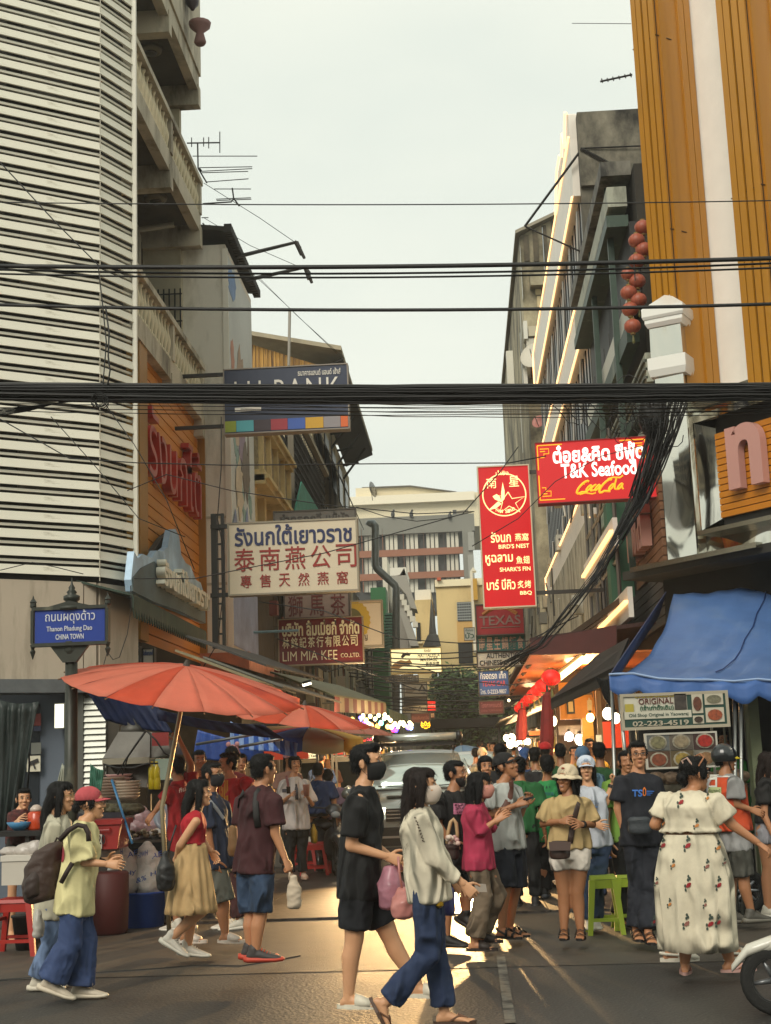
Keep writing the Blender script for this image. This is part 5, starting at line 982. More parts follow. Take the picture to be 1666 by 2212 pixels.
for i in range(26):
 cx_, cy_ = 1385+g.gauss(0, 42), 905+g.gauss(0, 26); r1 = g.uniform(8, 30); MB().tube([atY(cx_+r1*math.cos(t_)*g.uniform(.9, 1.1), cy_+r1*1.2*math.sin(t_), 17.1+g.uniform(-.1, .1)) for t_ in [g.uniform(0, 3)*0+q*.6 for q in range(g.choice([7, 9, 11]))]], .006, 4).build('loop_cable', mWire, tg, True)
for i in range(8):
 P = [atY(1180+i*30+k*12, 868+k*g.uniform(6, 14), 17) for k in range(7)]; MB().tube(P, .006, 4).build('loop_cable', mWire, tg, True)
MB().ell(atY(1412, 900, 17.25), (.2, .15, .32), 9, 7).build('splice_case', mWire, tg, True)
# ================= aerials and poles =================
def aerial(label, px, py, Y, s, yawd, roll_=0, up=(0, 0)):
 p = atY(px, py, Y); t = thing('tv_aerial', label, 'aerial', p, local=True); t.rotation_euler = (0, R(roll_), R(yawd)); m_ = paint('#2a2826', .5)
 MB().tube([(-s, 0, 0), (s, 0, 0)], .02, 5).build('boom', m_, t)
 for k in range(6): x = -s+k*s*.4; h = .28*s+.05*k; MB().tube([(x, -h, 0), (x, h, 0)], .011, 4).build('element', m_, t)
 MB().tube([(0, 0, -s*1.0), (0, 0, 0)], .02, 5).build('mast', m_, t)
def flat_aerial(label, pts_boom, els, mast, Y):
 t = thing('tv_aerial', label, 'aerial', atY(*pts_boom[0], Y)); m_ = paint('#2a2826', .5); MB().tube([atY(x, y, Y) for x, y in pts_boom], .016, 5).build('boom', m_, t)
 for a, b_ in els: MB().tube([atY(*a, Y), atY(*b_, Y+.25)], .01, 4).build('element', m_, t)
 if mast: MB().tube([atY(x, y, Y) for x, y in mast], .016, 5).build('mast', m_, t)
flat_aerial('rooftop TV aerial with vertical elements at upper left', [(404, 309), (475, 308)], [((414, 297), (414, 317)), ((440, 297), (440, 316)), ((451, 296), (451, 320)), ((475, 284), (475, 330))], [(427, 309), (428, 363)], 26.4)
flat_aerial('TV aerial of long horizontal rods over the balcony corner', [(431, 363), (436, 370)], [((416, 337), (556, 337)), ((430, 362), (545, 360)), ((432, 370), (545, 364)), ((436, 373), (536, 370)), ((445, 393), (537, 386))], [(428, 363), (447, 395)], 26.6)
flat_aerial('small TV aerial with a bent boom crossing the thin sky wire', [(438, 440), (500, 436), (505, 428), (502, 406)], [((463, 408), (542, 408)), ((467, 430), (542, 427)), ((468, 433), (543, 430)), ((478, 442), (546, 442))], [(505, 428), (517, 445)], 26.2)
flat_aerial('tiny aerial just under the balcony corner', [(438, 482), (452, 498)], [((436, 490), (454, 486)), ((437, 494), (456, 490)), ((436, 470), (450, 470))], None, 26.5)
flat_aerial('comb shaped aerial jutting from the gold building', [(1297, 176), (1366, 161)], [((1300, 170), (1302, 178)), ((1312, 169), (1314, 176)), ((1324, 166), (1326, 174)), ((1337, 164), (1339, 171)), ((1350, 161), (1352, 168)), ((1362, 158), (1364, 166))], None, 19.5)
cable('short wire sticking out beside the gold column top', [atY(1236, 50, 19.5), atY(1364, 51, 19.5)], .005)
for i, (a, b_, c, l) in enumerate((((510, 555), (640, 523), (658, 558), 'upper long bracket pole with a drooping end over the street'), ((532, 605), (660, 577), (674, 611), 'lower long bracket pole with a drooping end over the street'))):
 t = thing('bracket_pole', l, 'pole', atY(*a, 27)); m_ = paint('#3a3530', .6); MB().tube([atY(*a, 27.5), atY(*b_, 26)], [.045, .03], 6).build('arm', m_, t)
 for d in (0, 7): MB().tube([atY(b_[0], b_[1], 26), atY(c[0]-d, c[1]-d, 26)], [.05, .03], 5).build('hook', m_, t)
 MB().tube([atY(b_[0]-2, b_[1]-3, 26), atY(b_[0]+10, b_[1]+12, 26)], .02, 5).build('clip', m_, t)
for i, p in enumerate(([(440, 395), (560, 470), (640, 525)], [(440, 470), (540, 530), (655, 580)], [(545, 590), (620, 660), (735, 770)], [(560, 600), (640, 680), (745, 775)])):
 cable(['upper', 'second', 'third', 'lowest'][i]+' fine wire slanting down from the left rooftops', [atY(x, y, 27+i*3) for x, y in p], .007)
# ================= people =================
from mathutils.bvhtree import BVHTree
import bmesh
def tmp_join(parts):
 bm = bmesh.new()
 for me, M in parts:
  m2 = me.copy(); m2.transform(M)
  if M.determinant() < 0: m2.flip_normals()
  bm.from_mesh(m2); bpy.data.meshes.remove(m2)
 out = bpy.data.meshes.new('body'); bm.to_mesh(out); bm.free(); out.polygons.foreach_set('use_smooth', [True]*len(out.polygons)); return out
def head_mesh(fem):
 g = MB(); w_ = .92 if fem else 1
 g.ell((0, .018, .035), (.074*w_+.003, .094, .084), 20, 12)
 S_ = [(.07, -.035, .056, .045), (.045, -.035, .063, .055), (.015, -.034, .064, .056), (-.02, -.033, .062, .056), (-.05, -.034, .056, .052), (-.078, -.040, .045, .042), (-.098, -.050, .030, .030), (-.108, -.056, .018, .018)]
 g.loft([((0, y, z), (a*w_, 0, 0), (0, b, 0)) for z, y, a, b in S_], 20)
 g.loft([((0, .0, -.02), (.05*w_, 0, 0), (0, .06, 0)), ((0, .005, -.08), (.045*w_, 0, 0), (0, .05, 0))], 14)
 g.loft([((0, -.084, .032), (.008, 0, 0), (0, .008, 0)), ((0, -.093, .008), (.010, 0, 0), (0, .012, 0)), ((0, -.100, -.012), (.015, 0, 0), (0, .016, 0)), ((0, -.095, -.024), (.016, 0, 0), (0, .012, 0))], 10)
 for s in (-1, 1):
  g.ell((s*.013, -.093, -.018), (.010, .010, .008), 8, 6); g.ell((s*.040*w_, -.068, -.018), (.022, .02, .018), 10, 7)
  g.ell((s*.028, -.080, .037), (.024, .012, .009), 10, 6)
  g.ell((s*.078*w_, .012, -.003), (.010, .018, .030), 10, 7); g.ell((s*.084*w_, .02, .008), (.008, .012, .02), 8, 6)
 g.ell((0, -.088, -.046), (.020, .009, .006), 10, 6); g.ell((0, -.086, -.056), (.018, .010, .0065), 10, 6); g.ell((0, -.074, -.088), (.02, .018, .016), 10, 6)
 return remesh(g, .0042, 2, 'head')
HEADS = {False: head_mesh(False), True: head_mesh(True)}
def hand_mesh(pose):
 g = MB(); curl = {'relax': (18, 28, 22), 'grip': (62, 78, 45), 'open': (6, 12, 8), 'hold': (35, 45, 30)}[pose]
 g.loft([((0, 0, .01), (.027, 0, 0), (0, .019, 0)), ((.0, 0, -.03), (.033, 0, 0), (0, .016, 0)), ((.0, 0, -.065), (.039, 0, 0), (0, .014, 0)), ((0, -.001, -.09), (.038, 0, 0), (0, .011, 0))], 12)
 for i, (x, ln, sp_) in enumerate(((.029, .068, 5), (.0105, .077, 1), (-.009, .071, -3), (-.027, .055, -8))):
  p = V((x, -.001, -.085)); ang = 0; r_ = .0088-.0008*(i == 3); segs = (ln*.42, ln*.33, ln*.25)
  for k in range(3):
   ang += R(curl[k]*(1+.08*i)); d = V((math.sin(R(sp_)), -math.sin(ang), -math.cos(ang))).normalized(); q = p+d*segs[k]; g.cap_(p, q, r_, r_*.9, 8); p = q; r_ *= .9
 p = V((.024, -.004, -.02));
 for k, (d, l_) in enumerate(((V((.75, -.45, -.5)), .04), (V((.5, -.45, -.75)), .032), (V((.25, -.45, -.85)), .026))):
  q = p+d.normalized()*l_; g.cap_(p, q, .0125-.0018*k, .011-.0015*k, 8); p = q
 return remesh(g, .0036, 1, 'hand')
HANDS = {k: hand_mesh(k) for k in ('relax', 'grip', 'open', 'hold')}
def foot_mesh():
 g = MB(); g.loft([((0, .055, -.06), (.022, 0, 0), (0, 0, .022)), ((0, .03, -.045), (.032, 0, 0), (0, 0, .036)), ((0, -.02, -.04), (.033, 0, 0), (0, 0, .04)), ((.002, -.08, -.055), (.038, 0, 0), (0, 0, .026)), ((.003, -.13, -.064), (.044, 0, 0), (0, 0, .016)), ((.003, -.15, -.067), (.04, 0, 0), (0, 0, .012))], 12)
 g.cap_((0, .0, .05), (0, .005, -.03), .034, .034, 10)
 for i, x in enumerate((.028, .010, -.006, -.02, -.032)): g.cap_((x, -.14, -.068), (x*1.05, -.19+i*.009+(.004 if i == 0 else 0), -.071), .0125 if i == 0 else .0085, .011 if i == 0 else .0075, 7)
 return remesh(g, .0065, 1, 'foot')
FOOT = foot_mesh()
SHOEC = {}
def shoe_parts(kind, c1, c2):
 k_ = (kind, c1, c2)
 if k_ in SHOEC: return SHOEC[k_]
 m1 = mat('shoe '+c1, c1, .6, var=.12, vscale=20); m2 = paint(c2, .55); out = []
 def sole(z0, z1, ext, m, name='sole'):
  n = 20; P = []
  for i in range(n):
   t_ = 2*math.pi*i/n; y = -.07+.132*math.cos(t_)*-1; hw = (.036 if y > -.02 else .046)*ext; P.append((math.sin(t_)*hw+.003, -.065+(.135*ext)*-math.cos(t_), z0))
  out.append((name, MB().prism(P[::-1], (0, 0, z1-z0)).mesh(name, m)))
 if kind == 'sneaker' or kind == 'highsneaker':
  g = MB(); g.loft([((0, .072, -.05), (.026, 0, 0), (0, 0, .03)), ((0, .05, -.03), (.038, 0, 0), (0, 0, .05)), ((0, -.02, -.03), (.041, 0, 0), (0, 0, .048)), ((0, -.08, -.045), (.046, 0, 0), (0, 0, .034)), ((0, -.15, -.056), (.048, 0, 0), (0, 0, .024)), ((0, -.195, -.062), (.036, 0, 0), (0, 0, .016)), ((0, -.207, -.066), (.02, 0, 0), (0, 0, .008))], 14)
  g.cap_((0, .015, .03 if kind == 'highsneaker' else .012), (0, .02, -.03), .043, .042, 12); out.append(('upper', remesh(g, .008, 2, 'upper'))); out[-1][1].materials.append(m1)
  g = MB(); g.loft([((0, .095, -.06), (.024, 0, 0), (0, 0, .022)), ((0, .06, -.063), (.045, 0, 0), (0, 0, .027)), ((0, -.06, -.066), (.047, 0, 0), (0, 0, .024)), ((0, -.15, -.068), (.054, 0, 0), (0, 0, .021)), ((0, -.205, -.066), (.04, 0, 0), (0, 0, .018)), ((0, -.222, -.066), (.015, 0, 0), (0, 0, .006))], 14); out.append(('sole', g.mesh('sole', m2, True)))
  g = MB()
  for i in range(4): g.tube([(-.026, -.045-.02*i, .004-.011*i), (0, -.05-.02*i, .016-.012*i), (.026, -.045-.02*i, .004-.011*i)], .004, 5)
  out.append(('laces', g.mesh('laces', m2)))
 elif kind in ('slide', 'croc'):
  sole(-.088, -.06, 1.08, m1)
  g = MB(); y0 = -.20 if kind == 'croc' else -.17
  g.loft([((0, -.045, -.045), (.05, 0, 0), (0, 0, .05)), ((0, -.09, -.05), (.053, 0, 0), (0, 0, .04)), ((0, y0+.03, -.058), (.05, 0, 0), (0, 0, .026))]+([((0, y0, -.065), (.03, 0, 0), (0, 0, .012))] if kind == 'croc' else []), 14); out.append(('upper', g.mesh('upper', m1, True)))
  if kind == 'croc':
   g = MB()
   for a in (-.03, 0, .03):
    for b in (-.08, -.115, -.15): g.ell((a, b, -.028-.25*abs(a)+(b+.08)*.35), (.006, .006, .01), 7, 5)
   out.append(('vent_holes', g.mesh('vent_holes', m2))); out.append(('heel_strap', MB().tube([(.045, -.05, -.04), (.042, .04, -.03), (0, .075, -.025), (-.042, .04, -.03), (-.045, -.05, -.04)], .01, 6).mesh('heel_strap', m1)))
 else:
  sole(-.09, -.068, 1.04, m1)
  if kind == 'sandal':
   for y, z in ((-.135, -.045), (-.07, -.018)): g = MB(); g.loft([((-.047, y, -.07), (0, .014, 0), (.004, 0, 0)), ((-.036, y, z), (0, .014, 0), (.003, 0, .003)), ((0, y, z+.016), (0, .014, 0), (0, 0, .004)), ((.036, y, z), (0, .014, 0), (-.003, 0, .003)), ((.047, y, -.07), (0, .014, 0), (.004, 0, 0))], 8); out.append(('strap', g.mesh('strap', m1, True)))
   out.append(('strap', MB().tube([(.042, -.06, -.05), (.037, .03, -.015), (0, .062, -.01), (-.037, .03, -.015), (-.042, -.06, -.05)], .009, 6).mesh('strap', m1)))
  else:
   out.append(('strap', MB().tube([(.042, -.03, -.065), (.028, -.09, -.032), (.012, -.145, -.055), (-.024, -.09, -.035), (-.042, -.03, -.065)], .007, 6).mesh('strap', m2)))
 SHOEC[k_] = out; return out
SKIN = {'a': mat('skin a', '#b57f5a', .5, var=.06, vscale=6), 'b': mat('skin b', '#a06e4b', .5, var=.08, vscale=6), 'c': mat('skin c', '#c9966f', .5, var=.05, vscale=6), 'd': mat('skin d', '#6b4630', .5, var=.08, vscale=6)}
mHair = mat('black hair', '#0a0807', .6, spec=.25, var=.5, vscale=60, stretch=(1, 1, .12), bump=.5, bscale=90, bdist=.01); mHairB = mat('brown hair', '#1c110b', .6, spec=.25, var=.4, vscale=60, stretch=(1, 1, .12), bump=.5, bscale=90, bdist=.01)
mEyeW = paint('#b9b0a4', .3); mEyeD = paint('#0d0806', .2); mBrow = paint('#15100c', .9); mLip = paint('#a0624e', .55)
def cloth(c, **k):
 kw = dict(var=.12, vscale=6, bump=1, bscale=70, bdist=.16, folds=5.5); kw.update(k); return mat('cloth '+c+str(sorted(k.items())), c, .85, **kw)
def hair_mesh(kind, seed=0):
 g = MB(); g.ell((0, .034, .052), (.083, .088, .082), 20, 12)
 if kind in ('short', 'quiff'):
  g.ell((0, -.01, .098), (.066, .075, .034), 16, 8); g.loft([((0, .05, .04), (.079, 0, 0), (0, .062, 0)), ((0, .062, -.02), (.066, 0, 0), (0, .05, 0)), ((0, .062, -.055), (.05, 0, 0), (0, .034, 0))], 16)
  for s in (-1, 1): g.ell((s*.074, -.02, .03), (.010, .022, .03), 8, 6)
  if kind == 'quiff': g.ell((0, -.055, .115), (.055, .035, .026), 12, 7)
 else:
  g.ell((0, -.018, .085), (.074, .075, .045), 16, 9)
  if kind == 'bangs' or kind == 'bob': g.ell((0, -.075, .055), (.058, .022, .034), 12, 8)
  for s in (-1, 1): g.ell((s*.078, -.012, .02), (.016, .04, .06), 10, 8)
  if kind == 'bun': g.ell((0, .12, -.02), (.045, .04, .04), 12, 8)
 me = remesh(g, .007, 1, 'hair'); a = getco(me); n = getno(me); th = np.arctan2(a[:, 0], a[:, 1]+.02)
 rr_ = np.random.default_rng(3).normal(size=len(a))*.0011; a += n*((np.sin(th*61+a[:, 2]*40+seed)+np.sin(th*97+seed*3))*.0006+rr_)[:, None]; setco(me, a); return me
HAIRC = {}
def fuzz(me, n, ln, seed, rel=1.0):
 a = getco(me); no = getno(me); g = np.random.default_rng(seed); ix = g.choice(len(a), min(n, len(a)), replace=False); p = a[ix]; m = no[ix]
 d = m*.32+np.array([0, 0, -.75])*rel+g.normal(size=p.shape)*.22; d -= m*np.clip((d*m).sum(1), -9, 0)[:, None]; d /= np.linalg.norm(d, axis=1)[:, None]+1e-6
 s = np.cross(d, m); s /= np.linalg.norm(s, axis=1)[:, None]+1e-6; L_ = ln*g.uniform(.5, 1.3, len(p))[:, None]; v = np.concatenate([p-s*.0022, p+s*.0022, p+d*L_+m*.004]); k = len(p)
 bm = bmesh.new(); bm.from_mesh(me); vs = [bm.verts.new(q) for q in v]
 for i in range(k): bm.faces.new((vs[i], vs[i+k], vs[i+2*k]))
 bm.to_mesh(me); bm.free(); return me
def person(label, Y, ang, J, top=None, bot=None, skin='a', fem=False, hair='short', hf=None, hp=0, hs=1.0, b=1.0, shoe=('sneaker', '#c9c4b4', '#d8d4c6'), hand=('relax', 'relax'), group=None,
   face=True, hairm=None, hatc=None, hat=None, mask=None, glasses=None, drape=None, drape_to=None, toes=None, fp=(0, 0), vox=None, legs=True, hw=None, body=True, cat='person', H=None, feetx=None, tilt=0):
 hs *= .925; vox = vox or (.011 if Y < 13 else .014 if Y < 18 else .02)
 Fv = V((math.sin(R(ang)), -math.cos(R(ang)), 0)); Lv = V((math.cos(R(ang)), math.sin(R(ang)), 0)); up = V((0, 0, 1))
 SW = hw or (.155 if fem else .18)*(.5+.5*b); HWD = .085*b
 def P(k, base=0.0, dflt=None):
  if k in J:
   q = J[k]; return atY(q[0], q[1], Y+base+(q[2] if len(q) > 2 else 0))
  return dflt
 if 'head' not in J:  # generic standing figure at J['at']=(px of head, height)
  px, py = J['at']; hd = atY(px, py, Y); z = hd.z; Ht = z+.115; sc = Ht/1.7
  pel = V((hd.x, Y, .93*sc)); nk = V((hd.x, Y, Ht-.27*sc)); hd = hd+Fv*.02
 else: hd = P('head'); nk = P('neck'); pel = P('pelvis', 0, nk-up*.52)
 root = V((pel.x, Y, 0)); t = thing('person', label, cat, root, group)
 sp_ = (nk-pel).normalized()
 J3 = {}
 for s, c in ((1, 'l'), (-1, 'r')):
  dsh = s*Lv.y*SW; J3['sh'+c] = P('sh_'+c, dsh, nk+Lv*s*SW-sp_*.078)
  J3['el'+c] = P('el_'+c, dsh, J3['sh'+c]-up*.285+Lv*s*.045+Fv*.0); J3['wr'+c] = P('wr_'+c, dsh, J3['el'+c]-up*.235+Fv*.09+Lv*s*.01)
  hip = pel+Lv*s*HWD-up*.03; J3['hp'+c] = hip; dl = s*Lv.y*HWD
  zz_ = pel.z; J3['kn'+c] = P('kn_'+c, dl, V((hip.x+Lv.x*s*.015, hip.y, zz_*.52))+Fv*.03); J3['an'+c] = P('an_'+c, dl, V((J3['kn'+c].x, J3['kn'+c].y, .088))-Fv*.03)
  if J3['an'+c].z < .08: J3['an'+c].z = .085
 la = (J3['shl']-J3['shr']); la = (la.normalized()+Lv*.001).normalized()
 def axes(p_, w_, d_, mixf):
  a = (Lv*(1-mixf)+la*mixf).normalized(); dd = sp_.cross(a).normalized(); return (p_, a*w_, dd*d_)
 def at(f): return pel+(nk-pel)*f
 base = .95 if fem else 1.0
 TS_ = [(-.14, .14*b, .09*b), (0, .16*b, .10*b), (.22, .145*base*b, .09*b), (.45, .135*base*b, .086*b), (.7, .150*base*b, .10*b*(1.05 if fem else 1)), (.84, SW*.88, .082*(.5+.5*b)), (.93, SW*.55, .066), (1.0, .062, .056), (1.06, .055, .052)]
 g = MB(); g.loft([axes(at(f), w_, d_, max(0, f)) for f, w_, d_ in TS_], 16)
 g.cap_(nk-sp_*.02, hd-up*.07*hs+(nk-hd)*.05, .056*(.92 if fem else 1), .052*(.9 if fem else 1), 12)
 ar = (.9 if fem else 1)*(.4+.6*b)
 for c in 'lr':
  g.cap_(J3['sh'+c], J3['el'+c], .045*ar, .039*ar, 10); g.cap_(J3['el'+c], J3['wr'+c], .038*ar, .025*(.7+.3*ar), 10)
  if legs:
   g.cap_(J3['hp'+c], J3['kn'+c], .088*b, .056*b, 12); k_, a_ = J3['kn'+c], J3['an'+c]; m_ = k_+(a_-k_)*.3; bk = -Fv*.012
   g.cap_(k_, m_+bk, .054*b, .055*b, 12); g.cap_(m_+bk, a_, .055*b, .034*(.6+.4*b), 12)
 bmsh = remesh(g, vox, 2, 'body')
 parts = [(bmsh, Matrix.Identity(4))]
 fa = ang if hf is None else hf
 HM = Matrix.Translation(hd) @ Matrix.Rotation(R(fa), 4, 'Z') @ Matrix.Rotation(R(hp), 4, 'X') @ Matrix.Rotation(R(tilt), 4, 'Y') @ Matrix.Scale(hs, 4)
 parts.append((HEADS[fem], HM))
 for i, (s, c) in enumerate(((1, 'l'), (-1, 'r'))):
  d = (J3['wr'+c]-J3['el'+c]).normalized(); inn = -Lv*s*.8-up*.25; pn = (inn-d*inn.dot(d)).normalized(); th = d.cross(pn)
  if th.dot(Fv+up*.8) < 0: th = -th
  hsz = .9 if fem else 1.0; z_ = -d; y_ = -pn; M = Matrix(((th.x*hsz, y_.x*hsz, z_.x*hsz, 0), (th.y*hsz, y_.y*hsz, z_.y*hsz, 0), (th.z*hsz, y_.z*hsz, z_.z*hsz, 0), (0, 0, 0, 1)))
  M = Matrix.Translation(J3['wr'+c]+d*.005) @ M; parts.append((HANDS[hand[i]], M)); J3['hd'+c] = J3['wr'+c]+d*.08
  if legs:
   fa_ = (toes[i] if toes else ang); FM = Matrix.Translation(J3['an'+c]) @ Matrix.Rotation(R(fa_), 4, 'Z') @ Matrix.Rotation(R(fp[i]), 4, 'X') @ Matrix.Scale(.94 if fem else 1.02, 4)
   if shoe[0] not in ('sneaker', 'highsneaker'): parts.append((FOOT, FM))
   J3['fm'+c] = FM
 bd = tmp_join(parts); bd.materials.append(SKIN[skin]); link('body', bd, t)
 if legs:
  for c in 'lr':
   for nm, me in shoe_parts(*shoe):
    pass
   sh_ = None
   for nm, me in shoe_parts(*shoe):
    o = link('shoe' if sh_ is None else nm, me, t if sh_ is None else sh_)
    if sh_ is None: o.matrix_local = Matrix.Translation(-WOFF[t.name]) @ J3['fm'+c]; sh_ = o
 def hlink(name, me, par=t, X=None):
  o = link(name, me, par); M_ = (Matrix.Translation(-WOFF[t.name]) @ HM) if par is t else Matrix.Identity(4); o.matrix_local = M_ @ X if X is not None else M_; return o
 if face:
  w_ = .92 if fem else 1
  if ('eye', fem) not in HAIRC:
   e_ = MB(); e_.ell((0, 0, 0), (.0135, .006, .0055), 10, 6); e_.cur = 1; e_.ell((0, -.003, 0), (.0062, .0045, .0056), 8, 6); e_.ell((0, -.001, .0055), (.0155, .0062, .0022), 8, 5); HAIRC[('eye', fem)] = e_.mesh('eye', [mEyeW, mEyeD], True)
   HAIRC[('brow', fem)] = MB().tube([(-.017, .004, -.001), (-.006, -.001, .003), (.006, -.001, .004), (.017, .003, .001)], [.0022, .0034, .003, .0015], 5).mesh('eyebrow', mBrow)
   l_ = MB().ell((0, -.0905, -.0475), (.0205, .0075, .0042), 10, 5).ell((0, -.089, -.055), (.0175, .0075, .0050), 10, 5); HAIRC[('lips', fem)] = l_.mesh('lips', mLip, True)
  for s in (-1, 1):
   hlink('eye', HAIRC[('eye', fem)], X=Matrix.Translation((s*.030*w_, -.0865, .018))); hlink('eyebrow', HAIRC[('brow', fem)], X=Matrix.Translation((s*.030*w_, -.0925, .042)))
  if not mask: hlink('lips', HAIRC[('lips', fem)])
 if mask:
  g = MB(); rows = []
  for k, z in enumerate((.004, -.012, -.035, -.06, -.085, -.104)):
   r_ = []
   for i in range(13):
    a = R(-82+164*i/12); bul = [.112, .127, .128, .118, .106, .088][k]; r_.append((math.sin(a)*.068*w_*[.99, 1.04, 1.04, .98, .84, .62][k], -math.cos(a)*bul*1.0-.0+(.004 if k in (0, 5) else 0), z+(.010*math.cos(a) if k == 0 else 0)-(.012*math.cos(a)*0)))
   rows.append(r_)
  g.grid(rows); o = hlink('face_mask', g.mesh('face_mask', cloth(mask, bump=.1), True)); solid(o, .002)
  for s in (-1, 1):
   lp = MB().tube([(s*.066, -.022, -.004), (s*.078, .0, .012), (s*.086, .022, .012)], .0016, 4).tube([(s*.06, -.02, -.075), (s*.076, .008, -.045), (s*.086, .022, -.02)], .0016, 4); link('ear_loop', lp.mesh('ear_loop', cloth(mask, bump=.1)), o)
 if glasses:
  g = MB()
  for s in (-1, 1): g.tube([(s*.031+.024*math.cos(a), -.103, .014+.017*math.sin(a)) for a in [2*math.pi*k/12 for k in range(13)]], .0022, 4); g.tube([(s*.055, -.102, .018), (s*.074, -.04, .016), (s*.080, .015, .014)], .0018, 4)
  g.tube([(-.008, -.104, .02), (.008, -.104, .02)], .002, 4); hlink('glasses', g.mesh('glasses', paint(glasses, .3)))
 hm_ = hairm or mHair
 if hair and hair != 'bald':
  kk = 'long' if hair in ('long', 'pony') else hair
  if kk not in HAIRC: HAIRC[kk] = hair_mesh(kk)
  HS = Matrix.Translation((0, .010, -.002)) @ Matrix.Scale(.9, 4) if hat else Matrix.Identity(4)
  if hair in ('long', 'pony', 'bob'):
   bk = (HM.to_3x3() @ V((0, 1, 0))).normalized(); sd_ = (HM.to_3x3() @ V((1, 0, 0))).normalized(); ln = drape or (.42 if hair == 'long' else .2)
   st_ = hd+bk*.045*hs+up*.05; en_ = P('drape', 0, None) or (st_-up*(ln+.05)+(-Fv)*.06*(ln/.4)); g = MB(); n_ = 10; secs = []
   if hair == 'pony': st_ = hd+bk*.105*hs
   for k in range(n_):
    f = k/(n_-1); p_ = st_.lerp(en_, f)+bk*(.03*math.sin(math.pi*min(1, f*1.2))); p_.z = st_.z+(en_.z-st_.z)*f
    ww = (.080+.012*f if hair != 'pony' else .03)*(1 if f < .85 else 1-(f-.85)*3.2)*hs; dd_ = (.062-.028*f)*(1 if f < .85 else 1-(f-.85)*3)
    if hair == 'bob': ww = .088*hs; dd_ = .06-.01*f
    secs.append((p_, sd_*ww, bk*dd_))
   g.loft(secs, 26)
   if hair != 'pony':
    for s in (-1, 1):
     ll = (.2 if hair == 'long' else .16)+.0*s; p0 = hd+sd_*s*.070*hs-bk*.005+up*.03; q0 = [p0, p0-up*.06+sd_*s*.008, p0-up*.13+sd_*s*.006+bk*.006, p0-up*(ll+.03)+bk*.03]
     g.loft([(q_, bk*(.036-.004*k), sd_*(.020-.002*k)) for k, q_ in enumerate(q0)], 14)
   g2 = HAIRC[kk].copy(); g2.transform(HM @ HS); base_ = MB(); base_.v = [tuple(v.co) for v in g2.vertices]; base_.f = [tuple(p.vertices) for p in g2.polygons]; base_.mi = [0]*len(base_.f); base_.add(g.v, g.f); bpy.data.meshes.remove(g2)
   me = remesh(base_, .0085, 2, 'hair'); a = getco(me); n = getno(me); q = a @ np.array(sd_)+.35*(a @ np.array(bk)); lowz = np.clip((hd.z-.0-a[:, 2])*12, 0, 1)
   a += n*((np.sin(q*640+a[:, 2]*6)+np.sin(q*390+1+a[:, 2]*11))*.0011*lowz)[:, None]; setco(me, a); Y < 17 and 'cloth' not in hm_.name and fuzz(me, 1500, .045, 4); me.materials.append(hm_); link('hair', me, t)
  else:
   key = (kk, hm_.name, bool(hat))
   if key not in HAIRC: m2 = HAIRC[kk].copy(); m2.transform(HS); 'cloth' not in hm_.name and fuzz(m2, 900, .024, 5, .55); m2.materials.clear(); m2.materials.append(hm_); HAIRC[key] = m2
   hlink('hair', HAIRC[key])
 if hat == 'cap' or hat == 'capback':
  g = MB(); g.ell((0, .026, .058), (.094, .106, .086), 22, 12)
  me = remesh(g, .006, 1, 'cap'); a = getco(me); lo = a[:, 2] < .035; a[lo, 2] = .035+(a[lo, 2]-.035)*.08; setco(me, a); me.materials.append(cloth(hatc)); o = hlink('cap', me)
  rows = []
  for k in range(5):
   f = k/4; rows.append([(math.sin(R(a_))*.084*(1-.1*f), -math.cos(R(a_))*(.078+.075*f*math.cos(R(a_)*.75)), .048-.012*f-.028*(1-math.cos(R(a_)))) for a_ in range(-66, 67, 12)])
  br_ = MB().grid(rows).build('brim', cloth(hatc), None, True); br_.parent = o; br_.location = (0, 0, 0); solid(br_, .004)
 if hat == 'bucket':
  g = MB(); g.ell((0, .022, .058), (.094, .106, .088), 22, 12); me = remesh(g, .006, 1, 'hat'); a = getco(me); lo = a[:, 2] < .04; a[lo, 2] = .04; setco(me, a); me.materials.append(cloth(hatc)); o = hlink('hat', me)
  rows = [[((.088+.052*k/3)*math.sin(2*math.pi*i/28), .012+(.1+.05*k/3)*math.cos(2*math.pi*i/28), .052-.034*(k/3)**1.2+.004*math.sin(i*1.7)*k/3) for i in range(29)] for k in range(4)]
  br_ = MB().grid(rows).build('brim', cloth(hatc), None, True); br_.parent = o; solid(br_, .003)
 if hat == 'helmet':
  g = MB(); g.ell((0, .015, .045), (.115, .13, .12), 22, 12); me = remesh(g, .007, 1, 'helmet'); a = getco(me); lo = a[:, 2] < -.015; a[lo, 2] = -.015; setco(me, a); me.materials.append(paint(hatc, .3, coat=.5)); o = hlink('helmet', me)
  rows = [[(math.sin(R(a_))*.09, -math.cos(R(a_))*(.1+.02*k), .035-.010*k) for a_ in range(-60, 61, 12)] for k in range(4)]; br_ = MB().grid(rows).build('peak', paint('#c9b020', .4), None, True); br_.parent = o; solid(br_, .004)
  hlink('chin_strap', MB().tube([(.08, 0, -.02), (.06, -.03, -.09), (0, -.045, -.115), (-.06, -.03, -.09), (-.08, 0, -.02)], .006, 4).mesh('chin_strap', paint('#181614')))
 W = {}
